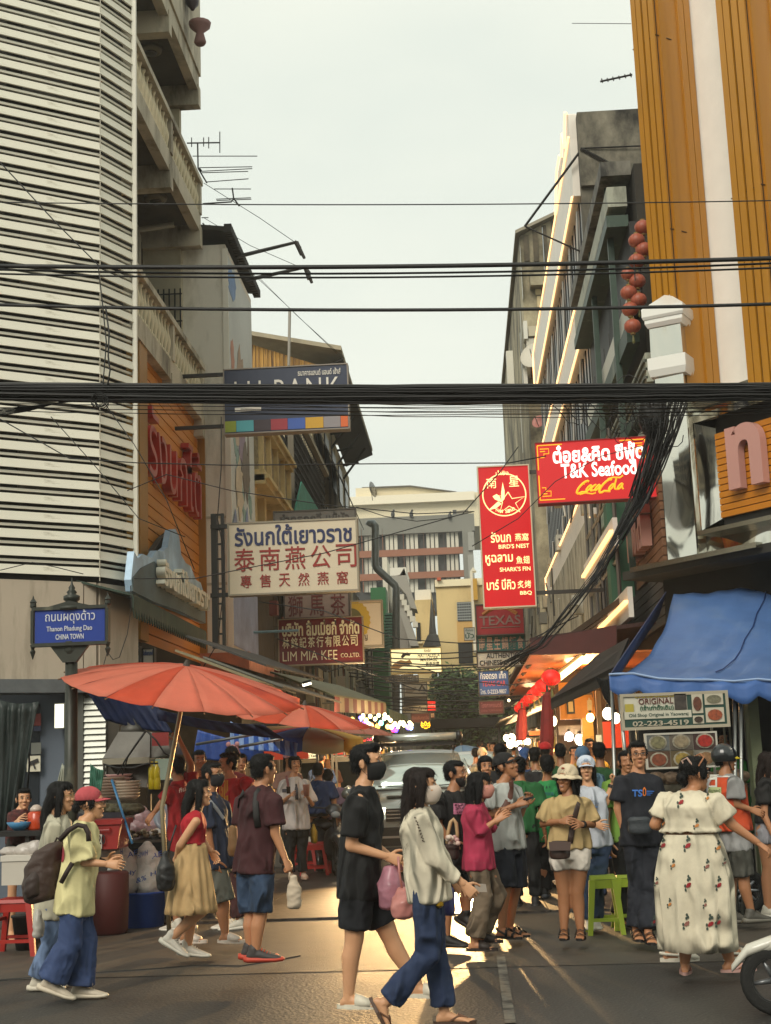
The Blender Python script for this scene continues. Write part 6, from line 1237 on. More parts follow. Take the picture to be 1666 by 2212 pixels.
 if bot:
  kind, c, ln, wd = bot[0], bot[1], bot[2], bot[3]; mt = bot[4] if len(bot) > 4 else cloth(c)
  if kind in ('pants', 'shorts'):
   g = MB(); g.loft([axes(at(f), w_, d_, 0) for f, w_, d_ in ((.16, .150*b, .092*b), (.05, .158*b, .100*b), (-.1, .163*b, .106*b), (-.2, .15*b, .10*b))], 18)
   for cc in 'lr':
    h_, k_, a_ = J3['hp'+cc], J3['kn'+cc], J3['an'+cc]
    if ln <= 1: e_ = h_.lerp(k_, ln); g.tube([h_+up*.03, h_.lerp(e_, .5), e_], [.09*b, .086*b*(.5+.5*wd), .074*b*wd], 14)
    else: e_ = k_.lerp(a_, ln-1); g.tube([h_+up*.03, h_.lerp(k_, .5), k_, k_.lerp(e_, .5), e_], [.09*b, .08*b, .062*b*(.5+.5*wd), .056*wd*b, .060*wd*b], 14)
   me = remesh(g, max(.009, vox*.9), 2, 'trousers'); ripple(me, .009 if kind == 'pants' else .008, 28, hash(label) % 1000, (1, 1, .4)); ripple(me, .003, 60, (hash(label)+7) % 1000, (1, 1, .9)); me.materials.append(mt); link('trousers' if kind == 'pants' else 'shorts', me, t); W['bot'] = me
  else:
   f0 = .3 if kind == 'skirt' else .2; n = 72; rows = []; top_ = at(f0); zh = pel.z-ln; g_ = random.Random(len(label)); ph = g_.uniform(0, 6)
   m_ = 12
   for k in range(m_):
    f = k/(m_-1); cpt = top_.lerp(V((pel.x+(feetx or 0)*f, pel.y, zh)), f) if f > 0 else top_; w1 = (.15*b*(1-f)+(wd)*f) if kind == 'skirt' else (.152*b+(wd-.152*b)*min(1, f*2.4)**.7)*(1+.02*math.sin(math.pi*min(1, f*1.6)))
    dd_ = w1*(.78 if kind == 'skirt' else .82); r_ = []
    for i in range(n):
     a = 2*math.pi*i/n; fo = 1+(.055*math.sin(a*13+ph+math.sin(a*3))+.03*math.sin(a*7+2*ph+f*2))*(min(1, f*2.5) if kind == 'skirt' else min(1, .35+f)); r_.append(cpt+Lv*w1*math.cos(a)*fo+Fv*dd_*math.sin(a)*fo+up*(.006*math.sin(a*13+ph)*f))
    rows.append(r_+[r_[0]])
   me = MB().grid(rows).mesh('skirt', mt, True); o = link('skirt', me, t); solid(o, .004); W['bot'] = me
 if top:
  c, sl, hem, ls = top[0], top[1], top[2], top[3]; mt = top[4] if len(top) > 4 else cloth(c)
  g = MB(); TL_ = (nk-pel).length; h0 = -hem/TL_; T2 = [(h0, .168*b+ls*.6, .112*b+ls*.55), (h0+(.3-h0)*.45, .163*b+ls*.55, .109*b+ls*.5), (.3, .150*base*b+ls*.75, .098*b+ls*.6), (.5, .144*base*b+ls*.7, .097*b+ls*.5), (.7, .157*base*b+ls*.5, .110*b*(1.05 if fem else 1)+ls*.35), (.84, SW*.94+.010+ls*.2, .092*(.5+.5*b)+ls*.2), (.93, SW*.66+.012, .082), (.99, .080, .068)]
  g.loft([axes(at(f), w_, d_, max(0, min(1, f))) for f, w_, d_ in T2], 18)
  if sl > 0:
   for cc in 'lr':
    s_, e_, w_ = J3['sh'+cc], J3['el'+cc], J3['wr'+cc]; iw = (s_-nk)*.12
    if sl <= 1: q = s_.lerp(e_, sl); g.tube([s_-iw*2.2+up*.0, s_, s_.lerp(q, .5), q], [.045*ar, .056*ar+ls*.35, .055*ar+.004+ls*.5, .054*ar+.006+ls*.75], 12)
    else: q = e_.lerp(w_, sl-1); g.tube([s_-iw*2.2, s_, s_.lerp(e_, .5), e_, e_.lerp(q, .5), q], [.045*ar, .055*ar+ls*.4, .05*ar+ls*.5, .045*ar+ls*.55, .04*ar+ls*.5, .031+ls*.3], 12)
  elif sl == 0:
   for cc in 'lr': s_ = J3['sh'+cc]; g.cap_(nk.lerp(s_, .55), nk.lerp(s_, .75)-sp_*.05, .05, .05, 8)
  me = remesh(g, max(.009, vox*.9), 2, 'shirt'); ripple(me, .0095+ls*.06, 30, (hash(label)+5) % 1000, (1, 1, .38)); ripple(me, .003, 60, (hash(label)+9) % 1000, (1, 1, .3)); me.materials.append(mt); link('shirt', me, t); W['top'] = me
 return dict(t=t, J=J3, F=Fv, L=Lv, pel=pel, nk=nk, hd=hd, HM=HM, W=W, Y=Y, hlink=hlink, up=up, sp=sp_)
import zlib
hash = lambda s: zlib.crc32(s.encode())
def bvh(me): return BVHTree.FromPolygons([v.co.copy() for v in me.vertices], [tuple(p.vertices) for p in me.polygons])
def decal(Pn, which, s, x0, y0, x1, y1, m, off=.012, lift=.004, name='print', slope=0, sub=True):
 """prints lettering or a shape onto a garment, following its surface"""
 T_ = bvh(Pn['W'][which])
 if isinstance(s, str): g, fs, _ = textgeo(s, .0, off)
 else: g = np.array([(a, b, 0) for a, b in s[0]]); fs = s[1]
 vs = []
 for a, b, _ in g:
  px = x0+(x1-x0)*a; py = y1+(y0-y1)*b+slope*a; d = ray(px, py); h = T_.ray_cast(CAM, d)
  vs.append(h[0]+h[1]*lift-d*.002 if h[0] is not None else CAM+d*(Pn['Y']/d.y))
 me = bpy.data.meshes.new(name); me.from_pydata([tuple(v) for v in vs], [], fs); me.materials.append(m); par = [c for c in Pn['t'].children if c.data == Pn['W'][which]][0]
 return link(name, me, par)
def gridshape(n=6): return ([(i/n, j/n) for j in range(n+1) for i in range(n+1)], [(j*(n+1)+i, j*(n+1)+i+1, (j+1)*(n+1)+i+1, (j+1)*(n+1)+i) for j in range(n) for i in range(n)])
def disc(n=10, rx=.5, ry=.5): return ([(.5, .5)]+[(.5+rx*math.cos(2*math.pi*k/n), .5+ry*math.sin(2*math.pi*k/n)) for k in range(n)], [(0, 1+k, 1+(k+1) % n) for k in range(n)])
def strap(Pn, pts, r_, m, name='strap', par=None, flat=2.4):
 g = MB(); pts = [V(p) for p in pts]; secs = []
 for i, p in enumerate(pts):
  d = (pts[min(i+1, len(pts)-1)]-pts[max(0, i-1)]).normalized(); n = (p-Pn['pel'].lerp(Pn['nk'], .6)); n.z = 0; n = n.normalized() if n.length > .01 else V((0, -1, 0)); a = d.cross(n).normalized(); secs.append((p, a*r_*flat, a.cross(d)*r_*.4))
 g.loft(secs, 8); return g.build(name, m, par or Pn['t'], True)
PP = {}
PP['polo'] = person('man in black polo and black shorts with black face mask, nearest in the centre', 9.35, 82,
 dict(head=K4(400, 270), neck=K4(370, 430), pelvis=K4(345, 1090), sh_r=K4(330, 540), el_r=K4(278, 880), wr_r=K4(545, 960), el_l=K4(420, 860), wr_l=K4(590, 975), kn_r=K4(300, 1600), an_r=K4(262, 1985, .0), kn_l=K4(570, 1560), an_l=K4(770, 1905)),
 top=('#131211', .78, .15, .035), bot=('shorts', '#16171b', .78, 1.25), skin='c', hair='quiff', hf=78, hs=1.08, b=1.1, mask='#141312', shoe=('slide', '#cfc8b4', '#cfc8b4'), hand=('grip', 'grip'), fp=(0, 0))
PP['white'] = person('long haired woman in white embroidered shirt and blue jeans striding with a phone', 8.75, 90,
 dict(head=K4(805, 445), neck=K4(780, 600), pelvis=K4(850, 1160), sh_r=K4(780, 690), el_r=K4(905, 960), wr_r=K4(1115, 1165), el_l=K4(930, 950), wr_l=K4(1040, 1120), kn_l=K4(905, 1640), an_l=K4(975, 2105), kn_r=K4(850, 1700), an_r=K4(545, 2045), drape=K4(735, 1000)),
 top=('#c9bfa8', 1.82, .1, .04), bot=('pants', '#24324f', 1.93, 1.25), skin='c', fem=True, hair='long', hf=84, hs=1.04, mask='#c9b8a8', shoe=('flipflop', '#4a3527', '#6b4a35'), hand=('relax', 'hold'), fp=(0, 62), hairm=mHairB)
PP['beard'] = person('bearded man in black T-shirt with a pink printed patch', 12.5, 62,
 dict(head=K5(240, 385), neck=K5(222, 520), pelvis=K5(215, 1060), sh_r=K5(100, 590), sh_l=K5(330, 575), el_r=K5(95, 800), wr_r=K5(190, 940), kn_l=K5(330, 1360), an_l=K5(330, 1560), kn_r=K5(180, 1400), an_r=K5(165, 1730)),
 top=('#171513', .75, .14, .03), bot=('shorts', '#1a1a1c', .85, 1.2), skin='b', hair='short', hf=68, hs=1.0, shoe=('highsneaker', '#1b1917', '#201d1a'), hand=('relax', 'grip'), fp=(25, 0))
PP['pink'] = person('woman in bright pink long sleeved jacket and khaki trousers with pink mask', 12.1, 78,
 dict(head=K5(445, 485), neck=K5(405, 620), pelvis=K5(430, 1090), sh_r=K5(385, 700), el_r=K5(430, 870), wr_r=K5(565, 775), el_l=K5(500, 850), wr_l=K5(600, 760), kn_l=K5(590, 1375), an_l=K5(440, 1700), kn_r=K5(470, 1400), an_r=K5(395, 1765)),
 top=('#a02a46', 1.6, .08, .03), bot=('pants', '#6f5f4c', 1.9, 1.35), skin='a', fem=True, hair='bob', hf=76, hs=1.03, b=1.03, mask='#c08475', shoe=('slide', '#2b211b', '#2b211b'), hand=('relax', 'open'))
PP['grey'] = person('man in pale grey T-shirt, black cap and navy shorts looking down at a phone', 12.75, 52,
 dict(head=K5(668, 325), neck=K5(630, 460), pelvis=K5(685, 950), sh_r=K5(520, 530), sh_l=K5(740, 520), el_r=K5(540, 720), wr_r=K5(740, 640), el_l=K5(775, 720), wr_l=K5(815, 640), kn_r=K5(650, 1330), an_r=K5(625, 1655), kn_l=K5(735, 1330), an_l=K5(690, 1640)),
 top=('#a9aca6', .72, .06, .03), bot=('shorts', '#20242e', .95, 1.45), skin='b', hair='short', hf=58, hp=-14, hs=1.08, b=1.0, hat='cap', hatc='#171514', shoe=('sandal', '#1d1a17', '#1d1a17'), hand=('hold', 'hold'))
PP['tk'] = person('man seen from behind in bright green T&K Seafood shirt', 16.6, 172,
 dict(head=K5(1000, 320), neck=K5(1000, 435), pelvis=K5(960, 900), sh_r=K5(1085, 500), sh_l=K5(905, 500), el_l=K5(838, 690), wr_l=K5(825, 860), kn_l=K5(930, 1110), kn_r=K5(990, 1110), an_l=K5(930, 1330), an_r=K5(985, 1345)),
 top=('#2b8548', .75, .05, .03), bot=('pants', '#191817', 1.95, 1.1), skin='b', hair='short', hs=1.15, b=1.05, face=False, shoe=('sneaker', '#1d1c1b', '#5a6066'))
PP['bucket'] = person('smiling woman in cream bucket hat, beige T-shirt and white shorts', 12.35, -8,
 dict(head=K5(1160, 430), neck=K5(1180, 560), pelvis=K5(1190, 1000), sh_r=K5(1030, 630), sh_l=K5(1310, 630), el_r=K5(965, 790), wr_r=K5(1110, 775, -.17), el_l=K5(1375, 800), wr_l=K5(1290, 800, -.17), kn_r=K5(1140, 1370), kn_l=K5(1250, 1370), an_r=K5(1140, 1660), an_l=K5(1275, 1660)),
 top=('#b39a6a', .88, .0, .03), bot=('shorts', '#d0c8bb', .42, 1.15), skin='b', fem=True, hair='bob', hf=-32, hs=1.04, b=1.02, hat='bucket', hatc='#d0bfa0', shoe=('sandal', '#1b1918', '#1b1918'), hand=('relax', 'relax'), tilt=6, drape=.2)
PP['wcap'] = person('woman in white cap and white T-shirt raising one arm to a stick', 13.4, 2,
 dict(head=K5(1325, 345), neck=K5(1340, 480), pelvis=K5(1385, 950), sh_r=K5(1235, 560), sh_l=K5(1445, 555), el_l=K5(1490, 620), wr_l=K5(1535, 470), el_r=K5(1270, 760), wr_r=K5(1400, 800, -.15), kn_r=K5(1350, 1270), kn_l=K5(1410, 1270), an_r=K5(1345, 1590), an_l=K5(1400, 1585)),
 top=('#b9bec6', .5, .04, .03), bot=('pants', '#2c3d57', 1.95, 1.2), skin='c', fem=True, hair='long', hf=-4, hs=1.03, hat='cap', hatc='#c3ccd8', shoe=('sneaker', '#d4cfc2', '#dad6c8'), hand=('grip', 'relax'), drape=.3)
PP['tsu'] = person('tall man in navy T-shirt with TSU print, black glasses and dark grey waist bag', 12.2, 2,
 dict(head=K6(523, 240), neck=K6(520, 385), pelvis=K6(550, 900), sh_r=K6(378, 460), sh_l=K6(660, 460), el_r=K6(350, 700), wr_r=K6(410, 920), el_l=K6(700, 700), wr_l=K6(660, 930), kn_r=K6(520, 1320), kn_l=K6(600, 1320), an_r=K6(505, 1720), an_l=K6(610, 1745, -.15)),
 top=('#15171f', .68, .1, .03), bot=('pants', '#191c25', 1.96, 1.3), skin='a', hair='short', hf=2, hs=1.05, b=1.0, glasses='#12100f', shoe=('sandal', '#231f1c', '#231f1c'))
PP['dress'] = person('large woman seen from behind in long cream dress embroidered with small flowers', 10.25, 150,
 dict(head=K6(1015, 400), neck=K6(960, 545), pelvis=K6(980, 1000), sh_l=K6(775, 620), sh_r=K6(1165, 620), el_l=K6(665, 830), wr_l=K6(730, 860, .2), el_r=K6(1330, 830), wr_r=K6(1550, 985), kn_l=K6(960, 1600), kn_r=K6(1200, 1600), an_l=K6(925, 2010), an_r=K6(1310, 1990)),
 top=('#cdc3aa', .72, -.09, .03, cloth('#cdc3aa')), bot=('dress', '#cdc3aa', .72, .272, cloth('#cdc3aa')), skin='a', fem=True, hair='bun', hf=118, hs=1.08, b=1.25, hw=.19, shoe=('flipflop', '#b08a80', '#b9938a'), hand=('relax', 'relax'), face=True, toes=(168, 100))
PP['croc'] = person('person in white clogs hidden almost completely behind the flowered dress', 10.9, 95,
 dict(head=K6(1000, 440), neck=K6(980, 560), pelvis=K6(990, 1000), an_l=K6(1345, 1890), an_r=K6(800, 1900), kn_l=K6(1150, 1480), kn_r=K6(930, 1480), el_r=K6(930, 800), wr_r=K6(960, 950), el_l=K6(1000, 800), wr_l=K6(1020, 950)),
 top=('#3b3a38', .7, .1, .02), bot=('shorts', '#2b2b2d', .8, 1.1), skin='a', hs=.95, b=.95, shoe=('croc', '#d6cfbd', '#2a2723'), face=False)
PP['behind'] = person('person in black trousers and lime green shirt standing behind the man in navy', 13.6, 8,
 dict(head=K6(420, 300), neck=K6(430, 420), pelvis=K6(440, 930), an_r=K6(350, 1600), an_l=K6(430, 1610), kn_r=K6(370, 1270), kn_l=K6(430, 1270)), top=('#6d9138', .7, .05, .02), bot=('pants', '#141313', 1.96, 1.1), skin='b', shoe=('sandal', '#2b211b', '#2b211b'), face=False, hs=.95)
PP['rider'] = person('motorcycle rider in orange vest over grey shirt with black helmet', 13.2, 112,
 dict(head=K6(1275, 275), neck=K6(1270, 400), pelvis=K6(1350, 950), sh_l=K6(1160, 480, -.0), sh_r=K6(1360, 470), el_r=K6(1370, 660), wr_r=K6(1490, 700), el_l=K6(1200, 700), wr_l=K6(1300, 720), kn_r=K6(1430, 1290), kn_l=K6(1330, 1290), an_r=K6(1500, 1590), an_l=K6(1330, 1600)),
 top=('#8b8a88', .72, .1, .03), bot=('shorts', '#45443c', .95, 1.35), skin='b', hair='short', hf=100, hs=1.0, hat='helmet', hatc='#1c1e20', shoe=('sneaker', '#4d4a42', '#6a665b'))
PP['edge'] = person('long haired woman in black top and pale shorts at the right edge', 13.9, 60,
 dict(head=K6(1655, 310), neck=K6(1650, 420), pelvis=K6(1635, 870), kn_r=K6(1640, 1200), an_r=K6(1640, 1560)), top=('#161412', .6, -.06, .02), bot=('shorts', '#9a9aa0', .3, 1.2), skin='a', fem=True, hair='long', hairm=mHairB, hs=1.0)
PP['pack'] = person('girl in pink cap, pale yellow T-shirt and wide blue jeans', 10.3, 88,
 dict(head=K1(868, 1440), neck=K1(810, 1600), pelvis=K3(415, 545), sh_r=K1(735, 1710), el_r=K1(800, 1985), wr_r=K3(585, 335), el_l=K3(480, 330), wr_l=K3(590, 315), kn_l=K3(470, 760), an_l=K3(445, 1015), kn_r=K3(385, 770), an_r=K3(285, 985)),
 top=('#d6cd97', .95, .08, .045), bot=('pants', '#34456b', 1.94, 1.75), skin='c', fem=True, hair='bun', hf=95, hs=1.02, hat='cap', hatc='#b04a4e', shoe=('sneaker', '#b9ac98', '#cbbfa9'), hand=('relax', 'relax'), fp=(0, 18), glasses='#6b5648')
PP['specs'] = person('long haired woman with glasses in cream top and faded jeans behind the pink cap', 10.9, 88,
 dict(head=K1(585, 1375), neck=K1(545, 1530), pelvis=K3(290, 560), sh_r=K1(500, 1650), el_r=K1(480, 1900), wr_r=K3(255, 520), kn_r=K3(290, 780), an_r=K3(215, 985), kn_l=K3(300, 780), an_l=K3(250, 1000), drape=K1(430, 1800)),
 top=('#b5b09a', 1.5, .1, .03), bot=('pants', '#65799a', 1.95, 1.5), skin='c', fem=True, hair='long', hf=86, hs=1.05, glasses='#8d7a4a', shoe=('sneaker', '#c4bcaa', '#cbc3b0'), drape=.45)
PP['boy'] = person('boy in patterned maroon shirt leaning on the stall table', 14.3, 25,
 dict(head=K1(225, 1395), neck=K1(205, 1490), pelvis=K1(200, 1760), sh_r=K1(140, 1540), sh_l=K1(280, 1540), el_r=K1(130, 1640), wr_r=K1(165, 1600, -.2), el_l=K1(310, 1640), wr_l=K1(300, 1600, -.2)), top=('#4a1f1c', .7, .05, .02, mat('patterned maroon', '#4a1f1c', .8, var=.7, vscale=30)), bot=('shorts', '#26231f', .8, 1), skin='c', hs=.98, b=.85, shoe=('flipflop', '#26231f', '#26231f'), hw=.14)
PP['red'] = person('long haired young woman in red sleeveless top and pleated tan skirt with white sneakers', 12.0, 82,
 dict(head=K2(615, 1170), neck=K2(575, 1320), pelvis=K2(545, 1690), sh_r=K2(585, 1400), el_r=K2(450, 1600), wr_r=K2(425, 1690, .1), el_l=K2(640, 1560), wr_l=K2(700, 1640), kn_r=K3(1110, 600), an_r=K3(950, 745), kn_l=K3(1060, 640), an_l=K3(1040, 790), drape=K2(500, 1480)),
 top=('#a01220', 0, -.11, .012), bot=('skirt', '#b8996a', .46, .27), skin='c', fem=True, hair='long', hf=92, hs=1.02, shoe=('highsneaker', '#cfc9bb', '#d6d1c2'), fp=(5, 28), hand=('relax', 'grip'), b=.95)
PP['navy'] = person('man in navy polo shirt with black mask and grey shorts', 12.9, 72,
 dict(head=K2(725, 1020), neck=K2(690, 1165), pelvis=K2(770, 1720), sh_r=K2(650, 1250), el_r=K2(690, 1540), wr_r=K2(735, 1720), sh_l=K2(800, 1260), kn_r=K3(1235, 560), an_r=K3(1245, 715), kn_l=K3(1080, 560), an_l=K3(1030, 715)),
 top=('#1b2438', .7, .08, .04), bot=('shorts', '#55574f', .92, 1.35), skin='b', hair='short', hf=66, hs=1.02, b=1.12, mask='#17161a', glasses='#8d7f66', shoe=('slide', '#c4b9ac', '#a9a39a'))
PP['maroon'] = person('man seen from behind in maroon T-shirt and denim shorts', 11.3, 140,
 dict(head=K2(1150, 975), neck=K2(1120, 1105), pelvis=K2(1070, 1720), sh_l=K2(985, 1230), sh_r=K2(1225, 1225), el_r=K2(1240, 1500), wr_r=K2(1325, 1710), el_l=K2(960, 1500), wr_l=K2(960, 1700), kn_r=K3(1440, 620), an_r=K3(1415, 815), kn_l=K3(1390, 620), an_l=K3(1385, 800)),
 top=('#3a1518', .72, .1, .035), bot=('shorts', '#2c3f58', .93, 1.2), skin='a', hair='short', hf=128, hs=1.08, b=1.05, face=False, shoe=('sneaker', '#3b3634', '#b8402a'), hand=('relax', 'grip'), toes=(95, 92))
PP['tee'] = person('woman in white T-shirt and black trousers holding a drink, facing the camera', 20.3, 18,
 dict(head=K2(1405, 930), neck=K2(1395, 1030), pelvis=K2(1420, 1440), sh_r=K2(1315, 1085), sh_l=K2(1490, 1085), el_r=K2(1290, 1250), wr_r=K2(1360, 1190, -.25), el_l=K2(1550, 1260), wr_l=K2(1500, 1180, -.25), kn_r=K2(1370, 1640), kn_l=K2(1465, 1640), an_r=K2(1370, 1830), an_l=K2(1475, 1825)),
 top=('#b5aca6', .9, .04, .05), bot=('pants', '#141312', 1.94, 1.1), skin='a', fem=True, hair='bun', hf=22, hs=1.12, b=1.02, shoe=('slide', '#b59a86', '#b59a86'), hand=('hold', 'hold'), vox=.014)
PP['vendor'] = person('vendor in red T-shirt with one arm raised to the umbrella pole', 14.6, -120,
 dict(head=K2(425, 960), neck=K2(440, 1060), pelvis=K2(470, 1560), sh_l=K2(370, 1160), sh_r=K2(535, 1110), el_r=K2(545, 930), wr_r=K2(450, 730), el_l=K2(290, 1260), wr_l=K2(235, 1330)),
 top=('#8f1a1e', .65, .1, .02), bot=('shorts', '#26231f', .9, 1.1), skin='b', hair='short', hs=1.0, hf=-130, face=False, hand=('relax', 'grip'))
PP['vendor2'] = person('second vendor in red T-shirt with yellow print bending over the stall', 14.6, -60,
 dict(head=K2(845, 930), neck=K2(880, 1050), pelvis=K2(900, 1480), sh_r=K2(800, 1120), sh_l=K2(1000, 1080), el_l=K2(1040, 1120)), top=('#98181c', .7, .1, .03), bot=('pants', '#3b1b1a', 1.9, 1.2), skin='b', hs=1.05)
def dp(P_, w_, pix, K, x0, y0, x1, y1, m, **k):
 a = K(x0, y0); b_ = K(x1, y1); return decal(P_, w_, pix, a[0], a[1], b_[0], b_[1], m, **k)
dp(PP['beard'], 'top', gridshape(), K5, 222, 625, 318, 715, mat('pink patch', '#b06a84', .7, var=.5, vscale=60), name='printed_patch')
pk_ = paint('#5c2438', .7)
for i in range(3): dp(PP['beard'], 'top', 'lyuh'[i:i+2], K5, 232+i*8, 632+i*27, 300, 655+i*26, pk_, lift=.007)
dp(PP['tsu'], 'top', 'TS', K6, 472, 530, 560, 590, paint('#3f74c4', .6), off=.03); dp(PP['tsu'], 'top', 'U', K6, 562, 535, 590, 585, paint('#d2701f', .6), off=.03); dp(PP['tsu'], 'top', '^', K6, 560, 510, 592, 535, paint('#d2701f', .6), off=.02)
for y in (540, 556, 572): dp(PP['tsu'], 'top', gridshape(3), K6, 594, y, 660-(y-540), y+7, paint('#3f74c4', .6))
dp(PP['tk'], 'top', 'T & K', K5, 962, 480, 1032, 502, paint('#14382a', .7)); dp(PP['tk'], 'top', 'SEAFOOD', K5, 942, 535, 1058, 560, paint('#1f3f6e', .7), off=.01)
dp(PP['wcap'], 'top', 'happy', K5, 1345, 600, 1410, 612, paint('#6d7c92', .7)); dp(PP['wcap'], 'top', 'everyday', K5, 1350, 615, 1430, 632, paint('#6d7c92', .7)); dp(PP['wcap'], 'top', gridshape(3), K5, 1355, 648, 1420, 660, paint('#5b7396', .7))
dp(PP['tee'], 'top', disc(12, .35, .5), K2, 1395, 1100, 1440, 1220, paint('#4a4a50', .7), name='printed_figure'); dp(PP['tee'], 'top', disc(8, .5, .5), K2, 1408, 1088, 1425, 1110, paint('#2a2624', .7), name='printed_figure')
for x in (1410, 1424): dp(PP['tee'], 'top', gridshape(2), K2, x, 1180, x+7, 1222, paint('#2a2624', .7), name='printed_figure')
dp(PP['tee'], 'top', gridshape(3), K2, 1300, 1130, 1335, 1160, paint('#3f3d42', .7), name='printed_patch')
dp(PP['vendor'], 'top', 'กินดี', K2, 444, 1125, 525, 1165, paint('#d8c9bb', .7), slope=-8)
for i in range(6): dp(PP['vendor2'], 'top', gridshape(3), K2, 780+i*13, 1060, 787+i*13, 1260, paint('#b98a2c', .7), name='stripe')
dp(PP['pack'], 'top', disc(10), K1, 575, 1830, 615, 1990, paint('#a8424c', .7), name='printed_patch')
for k in range(8): dp(PP['white'], 'top', disc(8), K4, 752+k*8, 665+k*24, 764+k*8, 677+k*24, paint('#4a3d30', .8), name='lace_hole'); dp(PP['white'], 'top', disc(8), K4, 770+k*7, 700+k*20, 780+k*7, 710+k*20, paint('#4a3d30', .8), name='lace_hole')
g = MB(); g.loft([((0, -.045, -.035), (.066, 0, 0), (0, .05, 0)), ((0, -.046, -.07), (.058, 0, 0), (0, .05, 0)), ((0, -.055, -.10), (.042, 0, 0), (0, .038, 0)), ((0, -.06, -.118), (.022, 0, 0), (0, .02, 0))], 16); PP['beard']['hlink']('beard', g.mesh('beard', mat('beard', '#1a120d', .9, var=.4, vscale=80), True))
PP['beard']['hlink']('moustache', MB().tube([(-.026, -.084, -.042), (0, -.099, -.036), (.026, -.084, -.042)], .005, 6).mesh('moustache', mat('beard')))
g = MB(); g.tube([(-.012, -.09, -.05), (0, -.0975, -.0525), (.012, -.09, -.05)], .003, 5); PP['bucket']['hlink']('smile', g.mesh('smile', paint('#e0d8cc', .4)))
def S_(P_, K, pts, r_, m, name='strap'): # strap drawn over the front of the garment surface
 T_ = bvh(P_['W']['top']); out_ = []
 for x, y in pts:
  d = ray(*K(x, y)); h = T_.ray_cast(CAM, d); out_.append(h[0]-d*.008 if h[0] is not None else atY(*K(x, y), P_['Y']-.12))
 return strap(P_, out_, r_, m, name)
brn = mat('brown leather', '#5a3325', .5, var=.15, vscale=12); blk = mat('black strap', '#171513', .6)
S_(PP['grey'], K5, [(700, 440), (706, 500), (695, 560), (660, 640), (600, 720), (570, 800)], .012, brn)
S_(PP['maroon'], K2, [(1120, 1130), (1090, 1170), (1080, 1250), (1085, 1350), (1100, 1450)], .011, blk); S_(PP['maroon'], K2, [(980, 1150), (945, 1200), (935, 1290)], .009, blk)
S_(PP['navy'], K2, [(700, 1230), (760, 1300), (810, 1370), (850, 1440), (890, 1500)], .007, paint('#8a8e92', .5))
S_(PP['tee'], K2, [(1335, 1020), (1345, 1080), (1350, 1130)], .01, paint('#7d4a48', .6))
r_ = PP['rider']; T_ = r_['W']['top']; g = MB(); ax_ = lambda f, w_, d_: (r_['pel'].lerp(r_['nk'], f), (r_['J']['shl']-r_['J']['shr']).normalized()*w_, r_['F']*d_)
g.loft([ax_(.12, .195, .165), (ax_(.4, .19, .16)), ax_(.7, .195, .165), ax_(.88, .17, .13), ax_(.97, .11, .10)], 20); me = remesh(g, .011, 2, 'vest'); ripple(me, .006, 16, 4); me.materials.append(cloth('#b8431c')); link('vest', me, r_['t']); r_['W']['vest'] = me
for a, b_, c_ in (((1140, 400), (1330, 425), '#c9c6bb'), ((1130, 510), (1240, 600), '#a9b37c')): dp(r_, 'vest', gridshape(), K6, a[0], a[1], b_[0], b_[1], paint(c_, .6), name='reflective_patch')
dp(r_, 'vest', 'ตันบางกะปิ', K6, 1135, 525, 1232, 555, paint('#23261c', .7), lift=.008); dp(r_, 'vest', 'คลอง', K6, 1155, 565, 1210, 592, paint('#23261c', .7), lift=.008)
for pt in ([(1140, 430), (1200, 440), (1195, 505), (1140, 500)],):
 for a, b_ in zip(pt, pt[1:]): dp(r_, 'vest', gridshape(2), K6, min(a[0], b_[0])-5, min(a[1], b_[1])-5, max(a[0], b_[0])+5, max(a[1], b_[1])+5, paint('#c9c6bb', .6), name='reflective_band')
Dr = PP['dress']
fl = {'r': '#8f1f24', 'o': '#c07a3c', 'p': '#8c5a4e'}; gn = paint('#39463c', .8)
def flower(which, x, y, s, c):
 s = s*1.55
 for dx, dy, rr in ((0, 0, .5), (-.35, .3, .35), (.3, -.3, .3)): dp(Dr, which, disc(9), K6, x+dx*s-rr*s, y+dy*s-rr*s, x+dx*s+rr*s, y+dy*s+rr*s, paint(fl[c], .8), name='embroidered_flower', lift=.006)
 for dx, dy in ((-.2, -1.2), (.25, -1.5), (-.9, .2), (-.8, 1.1), (-.1, -2.0)): dp(Dr, which, disc(7, .35, .5), K6, x+dx*s-.4*s, y+dy*s-.4*s, x+dx*s+.4*s, y+dy*s+.4*s, gn, name='embroidered_leaf', lift=.006)
for w_, x, y, s, c in (('top', 898, 640, 22, 'r'), ('top', 745, 820, 15, 'o'), ('top', 1030, 838, 17, 'o'), ('top', 1125, 605, 14, 'o'), ('bot', 745, 1010, 20, 'r'), ('bot', 955, 1012, 24, 'r'), ('bot', 1212, 1030, 18, 'o'), ('bot', 832, 1182, 16, 'o'), ('bot', 1120, 1190, 18, 'p'), ('bot', 1265, 1160, 12, 'p'), ('bot', 690, 1330, 14, 'p'), ('bot', 962, 1350, 24, 'r'), ('bot', 1220, 1350, 22, 'r'), ('bot', 800, 1515, 15, 'o'), ('bot', 1100, 1520, 15, 'p'), ('bot', 945, 1680, 24, 'p'), ('bot', 1148, 1685, 24, 'r'), ('bot', 1215, 1670, 20, 'r'), ('bot', 665, 1665, 15, 'r')): flower(w_, x, y, s, c)
T_ = bvh(Dr['W']['bot']); Dr['hlink']('hair_clip', MB().tube([(-.07, .06, .05), (-.05, .1, .12), (-.01, .115, .1), (-.03, .09, .03), (-.07, .06, .05)], .008, 5).mesh('hair_clip', paint('#c0a090', .4)))
Dr['hlink']('sunglasses', MB().tube([(-.085, .03, .06), (-.075, -.03, .12), (.0, -.06, .145), (.07, -.04, .12)], .006, 5).mesh('sunglasses', paint('#a8704c', .3)))
